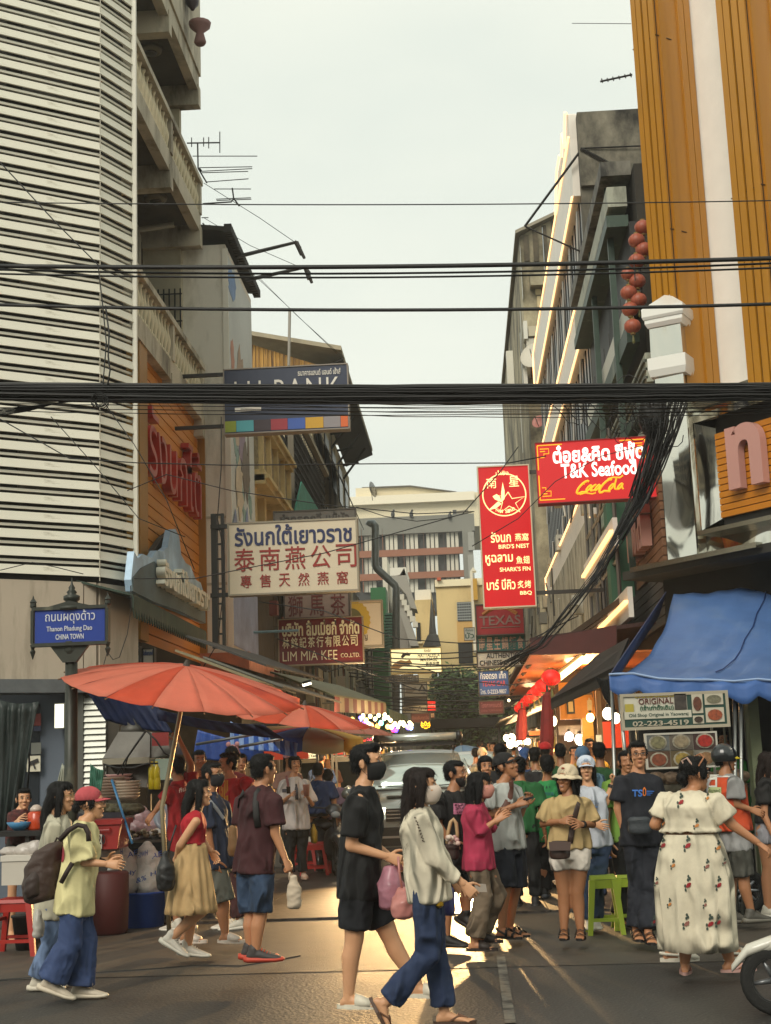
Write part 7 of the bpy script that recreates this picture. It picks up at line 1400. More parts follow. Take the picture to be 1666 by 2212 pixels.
PP['grey']['hlink']('cap_badge', MB().ell((.06, -.06, .085), (.012, .012, .01), 8, 5).mesh('cap_badge', paint('#c9c5ba', .5))); PP['wcap']['hlink']('cap_badge', MB().ell((0, -.078, .095), (.02, .008, .016), 10, 6).mesh('cap_badge', paint('#9fb0c6', .5))); PP['bucket']['hlink']('hat_badge', MB().ell((0, -.075, .105), (.018, .008, .01), 8, 5).mesh('hat_badge', paint('#8f4a34', .6)))
PP['wcap']['hlink']('earring', MB().ell((.08, .0, -.03), (.006, .006, .006), 8, 5).mesh('earring', paint('#e8e2d4', .2)))
for k_, c in (('bucket', 'l'), ('wcap', 'l'), ('tk', 'l')):
 j = PP[k_]['J']; a, b_ = j['el'+c], j['wr'+c]; d = (b_-a).normalized(); MB().tube([b_-d*.03, b_-d*.0], .032, 10).build('wrist_watch', blk, PP[k_]['t'])
def bg(label, px, py, Y, ang, c, bc='#1d1c1c', **k):
 kw = dict(skin='b', vox=.022, face=abs((k.get('hf', ang))) < 120, shoe=('sneaker', '#2b2826', '#3b3835')); kw.update(k); lg = kw.pop('top', None)
 return person(label, Y, ang, dict(at=(px, py)), top=lg or (c, .7, .08, .03), bot=('pants', bc, 1.9, 1.15), **kw)
BG = [('man in dark green shirt seen from behind near the folded red parasol', K5(1110, 205), 18.5, 175, '#1d4a26', '#1a1918', {}), ('man in dark green shirt seen from behind at the orange pillar', K5(1432, 205), 16.5, 165, '#1f4a22', '#1a1918', {}),
 ('woman with dark hair seen between the pink jacket and the grey T-shirt', K5(487, 330), 14.5, 10, '#6f6a60', '#2a2826', dict(fem=True, hair='bun', skin='a')), ('man with raised arms in black jersey lettered BA', K5(900, 240), 17.8, 150, '#1b1a1c', '#1a1918', {}),
 ('person in red cap in the crowd before the lantern row', K5(985, 195), 19, 170, '#7a1f22', '#1a1918', dict(hat='cap', hatc='#a81a1c')), ('person in blue head scarf in the right crowd', K5(815, 240), 18.3, 170, '#2c4468', '#22304a', dict(fem=True, hair='bun', hairm=cloth('#2b4a78'))),
 ('person in light blue head scarf behind the white cap', K5(1295, 240), 15.6, 175, '#5b7a8c', '#22304a', dict(fem=True, hair='bun', hairm=cloth('#4c6a86'))), ('seated vendor in white shirt deep in the right stall', K5(1218, 205), 21, 15, '#b9b2a2', '#3b3835', dict(skin='a', hs=.8)),
 ('vendor in yellow shirt behind the light blue head scarf', K5(1355, 150), 19.5, -20, '#b98a1c', '#2b2826', dict(hs=.85)), ('man in black cap right behind the grey T-shirt man', K5(610, 215), 16.5, 178, '#141312', '#1a1918', {}),
 ('man riding in pale shirt far down the street', K5(550, 165), 30, 5, '#a9a498', '#3b3835', {}), ('woman in beige headscarf walking away far down the street', K5(460, 215), 26, 175, '#a39472', '#6d6150', dict(fem=True, hair='bun', hairm=cloth('#b09f80'))),
 ('person in black and white stripes walking down the street', K5(405, 215), 28, 175, '#8d8a84', '#201e1c', {}), ('vendor in green patterned shirt behind the T&K man', K5(770, 330), 15.8, 170, '#1f5a2c', '#1a1918', {}),
 ('green clad cook beyond the food photographs', K6(1290, 110), 15.6, -60, '#3f8a3c', '#1a1918', dict(hs=.9)), ('person in dark green coat behind the rider', K6(1540, 390), 15.5, 175, '#245a30', '#1a1918', {}),
 ('woman in pink cap behind the white T-shirt woman', K2(1350, 885), 22.5, 15, '#8d6a5c', '#2b2826', dict(fem=True, hair='long', hat='cap', hatc='#c08c98', drape=.2)), ('man in navy shirt walking beside the handwritten board', K2(1620, 870), 24.5, 160, '#25385a', '#201e1c', {}),
 ('woman with pink bear ear headband behind the vendors', K2(885, 860), 16.3, 165, '#7a2a2c', '#2b2826', dict(fem=True, hair='bun')), ('cook in dark shirt under the blue striped tarpaulin', K2(960, 920), 17.2, 10, '#2b2826', '#2b2826', {}), ('vendor in dark cap hidden behind the raised red arm', K2(610, 900), 15.6, 20, '#3a2320', '#2b2826', {}),
 ('diner in black shirt far left of the white car', K2(1680, 880), 27, -20, '#5c3a2a', '#201e1c', dict(hs=.95)), ('passer-by in grey far behind the pink parasol', K5(640, 160), 34, 0, '#6f6a60', '#2a2826', {}), ('passer-by in ochre far down between the stalls', K5(720, 170), 36, 170, '#7d6338', '#2a2826', {}),
 ('passer-by in white far down under the bulbs', K5(520, 150), 42, 0, '#b0aa9c', '#2a2826', {}), ('passer-by in brown far down at the tree', K5(440, 140), 46, 180, '#5c4636', '#2a2826', {}),]
BGP = {}
for l, (px, py), Y, a, c, bc, k in BG: BGP[l] = bg(l, px, py, Y, a, c, bc, **k)
q = BGP['woman with pink bear ear headband behind the vendors'];
for s in (-1, 1): q['hlink']('bear_ear', MB().ell((s*.06, .0, .15), (.034, .02, .034), 10, 7).mesh('bear_ear', cloth('#c08c8c')))
q['hlink']('headband', MB().tube([(-.09, 0, .03), (-.06, 0, .11), (0, 0, .14), (.06, 0, .11), (.09, 0, .03)], .014, 6).mesh('headband', cloth('#c08c8c')))
q = BGP['man with raised arms in black jersey lettered BA']; dp(q, 'top', 'BANGKOK', K5, 875, 340, 1010, 365, paint('#b9b2a4', .7), off=.01)
for i, (x, y, c, l) in enumerate(((1600, 985, '#1a2c50', 'seated diner in navy shirt on a red stool by the white T-shirt woman'), (1680, 1035, '#8a6f80', 'seated diner in lavender shirt on a red stool'))):
 Y = 21.5+i*.6; P_ = person(l, Y, 175, dict(head=K2(x, y), neck=K2(x, y+75), pelvis=K2(x+10, y+320), kn_l=K2(x-60, y+340, .42), kn_r=K2(x+50, y+340, .42), an_l=K2(x-60, y+560, .4), an_r=K2(x+50, y+560, .4)), top=(c, .7, .05, .04), bot=('pants', '#1b1a1a', 1.9, 1.1), skin='b', hs=1.1, b=1.15, face=False, vox=.02)
# ================= vehicles =================
def wheel(t, c, R_, w_, ax=(1, 0, 0), rim='#8f9294', spokes=6):
 ax = V(ax); a = ax.orthogonal().normalized(); b = ax.cross(a); c = V(c); g = MB(); n = 26; prof = [(.62, .35), (.9, .5), (1, .38), (1.0, -.38), (.9, -.5), (.62, -.35)]
 secs = [[c+ax*w_*h+(a*math.cos(q)+b*math.sin(q))*R_*r_ for r_, h in prof+[prof[0]]] for q in [2*math.pi*i/n for i in range(n+1)]]
 g.grid(secs); o = g.build('tyre', mat('tyre', '#14130f', .75, bump=.3, bscale=60), t, True); g = MB()
 for k in range(spokes): q = 2*math.pi*k/spokes; d = a*math.cos(q)+b*math.sin(q); g.tube([c+d*R_*.08, c+d*R_*.64], [R_*.1, R_*.06], 6)
 g.loft([(c-ax*w_*.3, a*R_*.14, b*R_*.14), (c+ax*w_*.3, a*R_*.14, b*R_*.14)], 12); P_ = [[c+ax*w_*h+(a*math.cos(q)+b*math.sin(q))*R_*r_ for r_, h in ((.66, .4), (.6, 0), (.66, -.4))] for q in [2*math.pi*i/n for i in range(n+1)]]; g.grid(P_)
 g.build('rim', paint(rim, .35, metal=.6), t, True)
def car(label, loc, rot, col, lights=True, rack=True):
 t = thing('parked_car', label, 'car', loc, None, rot, local=True); pm = paint(col, .28, metal=.55, coat=.6)
 St = [(-.02, .70, .78, .60, .84, .40), (.06, .82, .86, .70, .98, .32), (.22, .90, .93, .78, 1.06, .28), (.7, .925, .98, .80, 1.13, .28), (1.2, .93, 1.03, .82, 1.19, .28), (1.3, .93, 1.05, .80, 1.22, .28), (2.05, .93, 1.07, .64, 1.74, .28), (2.3, .93, 1.07, .63, 1.80, .28), (3.3, .93, 1.07, .62, 1.82, .28), (4.2, .93, 1.07, .60, 1.76, .28), (4.55, .91, 1.05, .60, 1.25, .3), (4.75, .84, .95, .6, 1.0, .4)]
 rows = []
 for y, hw, zs, tw, zt, zb in St:
  h_ = [(0, zb), (hw*.9, zb), (hw, zb+.12), (hw*1.0, (zb+zs)/2), (hw*.985, zs), ((hw*.95*.35+tw*.65) if zt-zs > .3 else hw*.93, zs+(zt-zs)*.55), (tw, zt-.035), (tw*.75, zt), (tw*.35, zt+.012), (0, zt+.015)]
  rows.append([(x, y, z) for x, z in h_]+[(-x, y, z) for x, z in h_[::-1][1:]])
 g = MB().grid(rows); g.add(rows[0], [tuple(range(len(rows[0])))]); o = g.build('body', pm, t, True); md = o.modifiers.new('edges', 'EDGE_SPLIT'); md.split_angle = R(38)
 gl = mat('windscreen', '#c6d0c8', .08, metal=.65, spec=.8)  # pale half-metal colour stands in for sky mirrored in the glass
 ws = MB().grid([[(x*w_, y-.012, z+.012+.02*(1-abs(x))) for x in (-1, -.6, -.2, .2, .6, 1)] for y, z, w_ in ((1.32, 1.225, .80), (1.7, 1.49, .72), (2.04, 1.735, .635))]).build('windscreen', gl, t, True); solid(ws, .01)
 MB().box((-.80, 1.24, 1.2), (.80, 1.34, 1.232)).build('cowl', paint('#151515', .5), t)
 for s in (-1, 1):
  MB().tube([(s*.1, 1.3, 1.25), (s*.62, 1.36, 1.275)], .012, 4).build('wiper', paint('#121212'), t)
  sw_ = MB().add([(s*.945, 1.5, 1.12), (s*.945, 3.9, 1.12), (s*.72, 3.7, 1.66), (s*.735, 2.15, 1.66)], [(0, 1, 2, 3)]).build('side_window', paint('#14171a', .1, spec=.7), t); solid(sw_, .006)
  mi = MB().ell((s*1.08, 1.45, 1.18), (.12, .07, .09), 12, 8).build('wing_mirror', pm, t, True); MB().box((s*1.08-.09, 1.515, 1.12), (s*1.08+.09, 1.525, 1.24)).build('mirror_glass', paint('#2a2d2f', .1), mi)
  hl = MB().hexa([(s*.5, -.02, .84), (s*.88, .10, .86), (s*.88, .14, .86), (s*.5, .05, .84), (s*.46, .04, .99), (s*.885, .19, 1.03), (s*.885, .22, 1.03), (s*.46, .09, .99)]).build('headlight', lamp_mat('headlight lens', '#fff2d2', 4) if lights else paint('#b8b8b0', .2), t)
  MB().ell((s*.68, -.02, .58), (.07, .04, .05), 10, 6).build('fog_lamp', paint('#c9c6ba', .2), t, True)
  if lights:
   l = bpy.data.lights.new('headlight_beam', 'SPOT'); l.energy = HEADW*(1.6 if s > 0 else .3); l.color = (1, .6, .24); l.spot_size = R(78); l.spot_blend = .6; l.shadow_soft_size = .05
   lo = bpy.data.objects.new('headlight_beam', l); COL.objects.link(lo); lo.parent = t; lo.location = (s*.68, -.12, .93); lo.rotation_euler = (R(84), 0, R(180));
 MB().box((-.46, -.05, .8), (.46, .05, .98)).build('grille', paint('#111111', .4), t);
 for z in (.84, .89, .94): MB().box((-.45, -.065, z), (.45, -.05, z+.018)).build('grille_bar', paint('#b5b5ae', .2, metal=.9), t)
 MB().ell((0, -.07, .9), (.09, .012, .05), 14, 6).build('badge', paint('#c9c8c0', .2, metal=.9), t, True)
 MB().box((-.62, -.06, .46), (.62, .02, .72)).build('lower_intake', paint('#141414', .5), t); MB().box((-.8, -.07, .36), (.8, .02, .44)).build('skid_plate', paint('#3a3a38', .5), t); MB().box((-.62, -.072, .57), (.62, -.06, .6)).build('intake_trim', paint('#a9a9a2', .3, metal=.8), t); MB().box((-.24, -.08, .5), (.24, -.07, .62)).build('number_plate', paint('#c9c7ba', .5), t)
 sc_ = MB()
 for s in (-1, 1): MB().box((s*.3-.16, .45, 1.125), (s*.3+.16, .75, 1.15)).build('bonnet_vent', paint('#23241f', .5), t)
 for s in (-1, 1):
  for y in (.82, 3.75): wheel(t, (s*.82, y, .37), .37, .25)
  MB().tube([(s*.58, 2.2, 1.83), (s*.58, 2.3, 1.88), (s*.58, 4.0, 1.88), (s*.58, 4.1, 1.82)], .02, 6).build('roof_rail', paint('#191919', .4), t)
 if rack:
  for k in range(4): MB().box((-.54, 2.5+k*.42, 1.9), (.54, 2.56+k*.42, 1.925)).build('rack_bar', paint('#171717', .4), t)
  MB().box((-.62, 2.2, 1.895), (.62, 2.28, 1.94)).build('rack_front', paint('#171717', .4), t); MB().loft([((-.62, 2.16, 2.02), (0, .05, 0), (0, 0, .06)), ((.62, 2.16, 2.02), (0, .05, 0), (0, 0, .06))], 10).build('deflector_roll', paint('#b9beb6', .25, metal=.5), t, True)
  for s in (-1, 1): MB().ell((s*.66, 2.16, 2.02), (.06, .075, .085), 10, 7).build('roll_cap', paint('#161616', .4), t, True); MB().tube([(s*.58, 2.24, 1.88), (s*.6, 2.18, 1.98)], .02, 5).build('rack_foot', paint('#161616'), t)
 return t
HEADW = 1500
C0 = car('silver off-road car facing the camera with roof rack and headlights on', (atY(905, 1800, 20.3).x, 20.3, 0), R(1), '#8f938c')
C1 = car('second white car queued behind the silver one', (.05, 27.2, 0), R(-1), '#b9bab2', lights=False, rack=False)
def bike(label, loc, rot, col='#2a2a2c', g_=None):
 t = thing('motorbike', label, 'motorbike', loc, g_, rot, local=True); bm = paint(col, .35, coat=.5); dk = paint('#17171a', .5)
 for y in (-.6, .6): wheel(t, (0, y, .27), .27, .09, rim='#6d6f70', spokes=5)
 MB().loft([((0, -.66, .54), (.06, 0, 0), (0, .02, .05)), ((0, -.45, .62), (.11, 0, 0), (0, .03, .12)), ((0, -.38, .5), (.16, 0, 0), (0, .05, .22)), ((0, -.3, .3), (.13, 0, 0), (0, .05, .08))], 14).build('leg_shield', bm, t, True)
 MB().loft([((0, -.93, .36), (.04, 0, 0), (0, 0, .03)), ((0, -.8, .5), (.065, 0, 0), (0, 0, .05)), ((0, -.6, .57), (.075, 0, 0), (0, 0, .05)), ((0, -.42, .52), (.06, 0, 0), (0, 0, .04))], 12).build('front_fender', bm, t, True)
 MB().loft([((0, -.18, .28), (.12, 0, 0), (0, 0, .05)), ((0, .1, .34), (.13, 0, 0), (0, 0, .1)), ((0, .4, .55), (.14, 0, 0), (0, 0, .16)), ((0, .85, .68), (.08, 0, 0), (0, 0, .08))], 12).build('body', bm, t, True)
 MB().loft([((0, -.05, .72), (.09, 0, 0), (0, 0, .04)), ((0, .3, .76), (.13, 0, 0), (0, 0, .06)), ((0, .75, .8), (.1, 0, 0), (0, 0, .04))], 12).build('seat', dk, t, True)
 MB().tube([(0, -.6, .27), (0, -.5, .62), (0, -.38, .95)], .03, 8).build('fork', dk, t, True); MB().tube([(-.33, -.26, 1.02), (-.15, -.36, 1.0), (.15, -.36, 1.0), (.33, -.26, 1.02)], .015, 6).build('handlebar', dk, t, True)
 MB().loft([((0, -.52, .92), (.09, 0, 0), (0, 0, .06)), ((0, -.42, .97), (.13, 0, 0), (0, 0, .09)), ((0, -.3, 1.0), (.08, 0, 0), (0, 0, .05))], 12).build('headlamp_cowl', bm, t, True); MB().ell((0, -.52, .9), (.075, .03, .05), 12, 7).build('headlamp', paint('#8e9294', .1), t, True)
 for s in (-1, 1): o = MB().tube([(s*.24, -.28, 1.03), (s*.3, -.3, 1.2)], .006, 5).build('mirror', dk, t); MB().ell((s*.31, -.3, 1.23), (.06, .015, .04), 10, 6).build('mirror_glass', paint('#6b7072', .1), o, True)
 MB().tube([(.1, .2, .3), (.13, .5, .32), (.13, .85, .38)], [.03, .045, .05], 8).build('exhaust', paint('#3b3b3b', .3, metal=.8), t, True); return t
p = atZ(1664, 2159); sc0 = bike('white scooter nosing in at the bottom right corner', (p.x+.5, p.y+.0, 0), R(-98), '#c9c6b8'); sc0.scale = (.76, .76, .76); sc0.location = (atY(1597, 2106, 8.95).x+.675, 8.95, 0)
b0 = bike('dark motorbike parked nearest left of the silver car', (-2.15, 21.5, 0), R(20), '#26282c')
for i, (x, y, r_) in enumerate(((-2.35, 22.6, 12), (-2.4, 23.8, 25), (-2.5, 25.2, 5))): duptree(b0, label=['second', 'third', 'fourth'][i]+' dark motorbike in the row left of the silver car').location = (x, y, 0)
mb = thing('minibus', 'red and white minibus parked behind the motorbikes', 'minibus', (-2.6, 27.5, 0), local=True)
MB().box((-.85, 0, .35), (.85, 4, 1.05)).build('lower_body', paint('#8c2420', .4), mb); MB().hexa([(-.85, .15, 1.05), (.85, .15, 1.05), (.85, 4, 1.05), (-.85, 4, 1.05), (-.75, .6, 1.8), (.75, .6, 1.8), (.75, 3.9, 1.8), (-.75, 3.9, 1.8)]).build('cabin', paint('#b9b6a8', .35), mb)
MB().hexa([(-.75, .17, 1.1), (.75, .17, 1.1), (.75, .3, 1.1), (-.75, .3, 1.1), (-.67, .52, 1.7), (.67, .52, 1.7), (.67, .66, 1.7), (-.67, .66, 1.7)]).build('windscreen', paint('#20262a', .1, spec=.7), mb)
for s in (-1, 1): MB().ell((s*.65, -.01, .8), (.12, .04, .09), 12, 7).build('headlight', paint('#c9c6ba', .2), mb, True); wheel(mb, (s*.75, .8, .32), .32, .2); wheel(mb, (s*.75, 3.2, .32), .32, .2)
MB().box((-.5, -.02, .5), (.5, .01, .66)).build('grille', paint('#191919'), mb)
# ================= parasols =================
def parasol(label, c, r_, h, tx, ty, mts, n=16, pole=None, rz=0, val=0):
 t = thing('parasol', label, 'parasol', c, local=True); t.rotation_euler = (R(tx), R(ty), R(rz)); ribs = []
 for k in range(n):
  g = MB(); rows = []
  for i in range(9):
   f = i/8; row = []
   for j in range(5):
    q = 2*math.pi*(k+j/4)/n; e = math.sin(math.pi*j/4); rr = r_*f*(1-.028*e*f); z = h*(1-f**1.5)-.03*e*f*r_*.6
    row.append((rr*math.cos(q), rr*math.sin(q), z+.0035*math.sin(q*40+f*11+k*2)*f*r_))
   rows.append(row)
  if val: rows.append([(x*1.0, y*1.0, z-val*(1+.15*math.sin(math.pi*j/4))) for j, (x, y, z) in enumerate(rows[-1])])
  g.grid(rows); o = g.build('cloth_panel', mts[k % len(mts)], t, True); solid(o, .003)
  q = 2*math.pi*k/n; MB().tube([(r_*f*math.cos(q), r_*f*math.sin(q), h*(1-f**1.5)-.012) for f in (.02, .35, .7, 1.02)], .007, 4).build('rib', paint('#6b4a2c'), t)
 MB().lathe((0, 0, h-.03), [(.03, 0), (.04, .03), (.012, .09)], 8).build('cap', paint('#3a332a'), t);
 if pole: M_ = t.matrix_basis.inverted() if 0 else None
 return t
mOrg = mat('orange red canvas', '#cf5230', .7, var=.12, vscale=3, bump=.35, bscale=9, dirt='#a83a24', dscale=2, damt=.2, dstretch=(1, 1, 1)); mOrg2 = mat('pink orange canvas', '#d97a60', .7, var=.1, vscale=3, bump=.35, bscale=9)
def trans(m, a=.35):
 b = m.node_tree.nodes['Principled BSDF']; n = m.node_tree; out = [x for x in n.nodes if x.type == 'OUTPUT_MATERIAL'][0]; tl = n.nodes.new('ShaderNodeBsdfTranslucent'); mxs = n.nodes.new('ShaderNodeMixShader'); mxs.inputs[0].default_value = a; tl.inputs[0].default_value = b.inputs['Base Color'].default_value
 n.links.new(b.outputs[0], mxs.inputs[1]); n.links.new(tl.outputs[0], mxs.inputs[2]); n.links.new(mxs.outputs[0], out.inputs[0]); return m
trans(mOrg); trans(mOrg2)
u1 = parasol('large orange red parasol tilted over the seafood stall', atY(396, 1488, 14.2), 1.24, .24, 10.5, 10.8, [mOrg2, mOrg2, mOrg2, mOrg], 16, rz=0)
p0 = atY(391, 1532, 14.25); p1 = atY(350, 1745, 13.95); o = MB().tube([atY(398, 1480, 14.2), p0, p1, V((atY(366, 1990, 14.1).x, 14.1, 0))], .024, 8).build('pole', mat('pole brass', '#8f8468', .4, metal=.5), None, True); props(o, 'thin slanting pole carrying the big orange red parasol', 'pole')
parasol('smaller faded orange parasol half behind the big one', atY(655, 1556, 17.6), .86, .19, 6, 8, [mOrg2, mOrg], 14)
mRd = paint('#a02a22', .7); mBl = paint('#2f57a8', .7); mCe = paint('#a8a78a', .7); mYe = paint('#b8902a', .7)
parasol('low parasol with red blue and cream panels under the orange ones', atY(668, 1590, 18.6), .72, .12, 4, 4, [mRd, mBl, mCe, mYe], 8, val=.16)
parasol('faded pink parasol tip beyond the bulbs', atY(772, 1580, 22), .55, .14, 4, 8, [paint('#8f5a4c', .8)], 10); parasol('small blue parasol far down the street', atY(1000, 1628, 34), .55, .2, 3, -6, [paint('#5b7fa8', .7), paint('#6f8fae', .7)], 8)
# ================= left food stall =================
def clothsheet(label, pts, Y, m, name='tarpaulin', cat='tarpaulin', fold=.05, nf=7, K=K1, th=.004, dy=0, n=22, mm=14):
 """four corner sheet (tl,tr,br,bl) with folds"""
 c = [atY(*K(*p), Y+(p[2] if len(p) > 2 else 0)) if len(p) < 3 else atY(*K(p[0], p[1]), Y+p[2]) for p in pts]; rows = []; h_ = hash(label) % 100
 for j in range(mm+1):
  f = j/mm; a = c[0].lerp(c[3], f); b = c[1].lerp(c[2], f); row = []
  for i in range(n+1):
   e = i/n; p_ = a.lerp(b, e); w_ = math.sin(e*nf*6.28+h_+1.5*math.sin(f*3+h_))*.6+math.sin(e*nf*2.3*6.28+f*4)*.3; p_ = p_+V((0, -w_*fold, -fold*.7*math.sin(math.pi*e)*(1-f*.4))); row.append(p_)
  rows.append(row)
 o = MB().grid(rows).build(name, m, None, True); solid(o, th); return props(o, label, cat)
mTG = mat('dark green tarp', '#232d2a', .5, var=.4, vscale=3, bump=.4, bscale=10); mTB = mat('blue tarp', '#1d4187', .5, var=.25, vscale=4, bump=.4, bscale=10); mTB2 = mat('dark blue tarp', '#16264a', .6, var=.3, vscale=3, bump=.4, bscale=8)
clothsheet('dark green tarpaulin hanging at the far left edge', [(-60, 425), (372, 462), (150, 1700), (-60, 1700)], 14.6, mTG, fold=.06, nf=4)
clothsheet('milky plastic sheet draped beside the street sign post', [(590, 1050), (625, 1050), (625, 1700), (440, 1700)], 14.8, mat('milky plastic', '#aeb3a3', .4, var=.2), fold=.03, nf=3)
clothsheet('green plastic sheet hanging by the roller shutter', [(855, 1050), (985, 1110), (960, 1310), (850, 1310)], 15.6, mat('green plastic', '#48806b', .4, var=.3, vscale=8), fold=.03)
clothsheet('dark blue tarpaulin sagging under the left of the big parasol', [(700, 150, 1.2), (1500, 520, 1.5), (1640, 760, 1.5), (1000, 640, 1.5)], 15, mTB2, fold=.06)
clothsheet('long dark blue tarpaulin edge curling under the orange parasol', [(270, 470), (1150, 600), (1330, 720), (270, 560)], 15.6, mTB2, K=K2, fold=.05)
clothsheet('bright blue tarpaulin wall behind the vendors', [(600, 640), (1150, 760), (1150, 900), (560, 880)], 17.4, mTB, K=K2, fold=.03)
mStr = MATS.get('striped'); ms_ = bpy.data.materials.new('blue and white stripes'); ms_.use_nodes = True; n_ = ms_.node_tree; b_ = n_.nodes['Principled BSDF']; tcx = n_.nodes.new('ShaderNodeTexCoord'); wvx = n_.nodes.new('ShaderNodeTexWave'); wvx.inputs['Scale'].default_value = 2.6; rx = n_.nodes.new('ShaderNodeValToRGB'); rx.color_ramp.interpolation = 'CONSTANT'; rx.color_ramp.elements[0].color = lin('#1f4f9e'); rx.color_ramp.elements[1].position = .5; rx.color_ramp.elements[1].color = lin('#7f9cc8'); n_.links.new(tcx.outputs['Object'], wvx.inputs[0]); n_.links.new(wvx.outputs['Fac'], rx.inputs[0]); n_.links.new(rx.outputs[0], b_.inputs['Base Color'])
clothsheet('blue and white striped tarpaulin between the vendors and the parasol', [(870, 570), (1150, 650), (1290, 820), (870, 790)], 17.0, ms_, K=K2, fold=.03)
clothsheet('striped tarpaulin corner hanging by the pink capped woman', [(1150, 650), (1430, 750), (1420, 860), (1250, 830)], 17.6, ms_, K=K2, fold=.03)
for a, b__, l in (((590, 760), (1140, 665), 'upper steel tube bracing the blue tarpaulins'), ((900, 790), (1300, 715), 'lower steel tube bracing the blue tarpaulins')): props(MB().tube([atY(*K2(*a), 16.4), atY(*K2(*b__), 15.9)], .018, 6).build('steel_tube', paint('#8f9090', .3, metal=.8), None, True), l, 'pole')
hd_ = thing('steamer_hood', 'battered metal hood with chimney over the food steamer', 'cooker hood', K1p(1200, 1100, 15.4)); mGal = mat('galvanised sheet', '#4d4b45', .5, metal=.45, var=.25, vscale=4, dirt='#3a342c', dscale=3, damt=.5)
def fr(pts_t, pts_b, Y, d, name, m):
 Y += 1.0
 a, b = [K1p(*p, Y) for p in pts_t]; c, e = [K1p(*p, Y) for p in pts_b]; MB().hexa([c, e, e+V((0, d, 0)), c+V((0, d, 0)), a+V((0, .12, 0)), b+V((0, .12, 0)), b+V((0, d-.1, 0)), a+V((0, d-.1, 0))]).build(name, m, hd_)
fr([(1100, 748), (1400, 748)], [(975, 1000), (1420, 1000)], 15.2, .8, 'hood', mGal); fr([(1405, 748), (1560, 790)], [(1425, 1000), (1620, 960)], 15.25, .8, 'hood_side', mGal)
k1box(970, 1005, 1410, 1048, 16.15, .85, 'hood_rim', paint('#85806f', .5, metal=.2), hd_); fr([(990, 1050), (1400, 1050)], [(1180, 1250), (1390, 1280)], 15.3, .6, 'funnel', mGal); k1box(1400, 1050, 1430, 1500, 16.3, .05, 'hood_leg', mGal, hd_); k1box(975, 1050, 990, 1500, 16.3, .05, 'hood_leg', mGal, hd_)
c_ = K1p(1270, 700, 16.6); MB().lathe((c_.x, c_.y, 0), [(.16, c_.z-.1), (.16, c_.z), (.12, c_.z+.02), (.12, c_.z+.25), (.15, c_.z+.27), (.15, c_.z+.4)], 16).build('chimney', mGal, hd_, True)
MB().box((c_.x-1.0, 16.4, 0), (c_.x+.7, 17.2, .9)).build('counter', mat('stall counter', '#33302a', .6, var=.3), hd_)
k1box(1440, 760, 1600, 880, 16.1, .01, 'red_label', paint('#8a2f2c', .5), hd_)
for i, pts in enumerate(([(1380, 740), (1280, 880), (1180, 1030), (1115, 1160)], [(1385, 745), (1300, 860), (1210, 990), (1160, 1160)], [(1390, 740), (1480, 830), (1560, 950), (1640, 1000)], [(980, 1055), (1100, 1090), (1260, 1090), (1400, 1050), (1500, 1050)])): cable(['left', 'second', 'right hand', 'low'][i]+' black cable draped over the metal hood', [K1p(x, y, 15.95) for x, y in pts], .010)
bw = MB().lathe((0, 0, 0), [(.05, 0), (.09, .03), (.11, .06), (.105, .062), (.08, .03), (.01, .015)], 16).mesh('bowl_layer', paint('#a8998a', .4), True)
def bowls(label, x, y0, y1, n, w_, Y, c_):
 p = K1p(x, y0, Y); top = K1p(x, y1, Y); t = thing('bowl_stack', label, 'bowls', p, local=True); mm_ = MB().lathe((0, 0, 0), [(w_*.5, 0), (w_*.85, .03), (w_, .055), (w_*.95, .057), (w_*.7, .03), (.01, .015)], 18).mesh('bowl', paint(c_, .35), True)
 for k in range(n): o = link('bowl', mm_, t); o.location = (random.uniform(-.004, .004), 0, (top.z-p.z)/n*k)
bowls('tall stack of pale bowls left on the steamer counter', 1040, 1400, 1200, 7, .20, 16.1, '#a2907f'); bowls('taller stack of cream bowls beside the blue stick', 1210, 1400, 1235, 6, .15, 16.0, '#b0a08c'); bowls('pink bowl stack on top at the back', 1125, 1230, 1165, 2, .16, 16.2, '#b08a86')
props(MB().tube([K1p(1060, 1205, 14.5), K1p(1190, 1610, 14.4)], .014, 6).tube([K1p(1190, 1610, 14.4), K1p(1255, 1810, 14.35)], .013, 6).build('stick', paint('#3f7fae', .4), None, True), 'blue handled stick leaning over the shellfish tray', 'stick')
def boxcooler(label, a, b_, Y, c_, d=.45):
 t = thing('cooler', label, 'cooler', K1p((a[0]+b_[0])/2, b_[1], Y)); m = paint(c_, .45, var=.08); p, q = K1p(*a, Y), K1p(*b_, Y); h = p.z-q.z
 MB().hexa([(p.x+.03, Y, q.z), (q.x-.03, Y, q.z), (q.x-.03, Y+d, q.z), (p.x+.03, Y+d, q.z), (p.x, Y, p.z-h*.18), (q.x, Y, p.z-h*.18), (q.x, Y+d, p.z-h*.18), (p.x, Y+d, p.z-h*.18)]).build('body', m, t); bx('lid', (p.x-.02, Y-.02, p.z-h*.18+.004), (q.x+.02, Y+d+.02, p.z), m, t); MB().tube([(p.x+.1, Y-.02, p.z-h*.3), (p.x+.1, Y-.05, p.z-h*.34), (q.x-.1, Y-.05, p.z-h*.34), (q.x-.1, Y-.02, p.z-h*.3)], .01, 5).build('handle', m, t); return t
ck = boxcooler('red plastic cooler bin with a white price label', (850, 1590), (1140, 1860), 14.3, '#8e1f1a'); k1box(912, 1722, 966, 1860, 14.27, .01, 'price_label', paint('#c9c5b8'), ck); text(ck, '20', K1p(915, 1830, 14.27), (.10, 0, 0), (0, 0, .12), (0, -1, 0), (.1, .1, .9, .9), paint('#1b1a19'), .003)
def k3p(x, y, Y): return atY(*K3(x, y), Y)
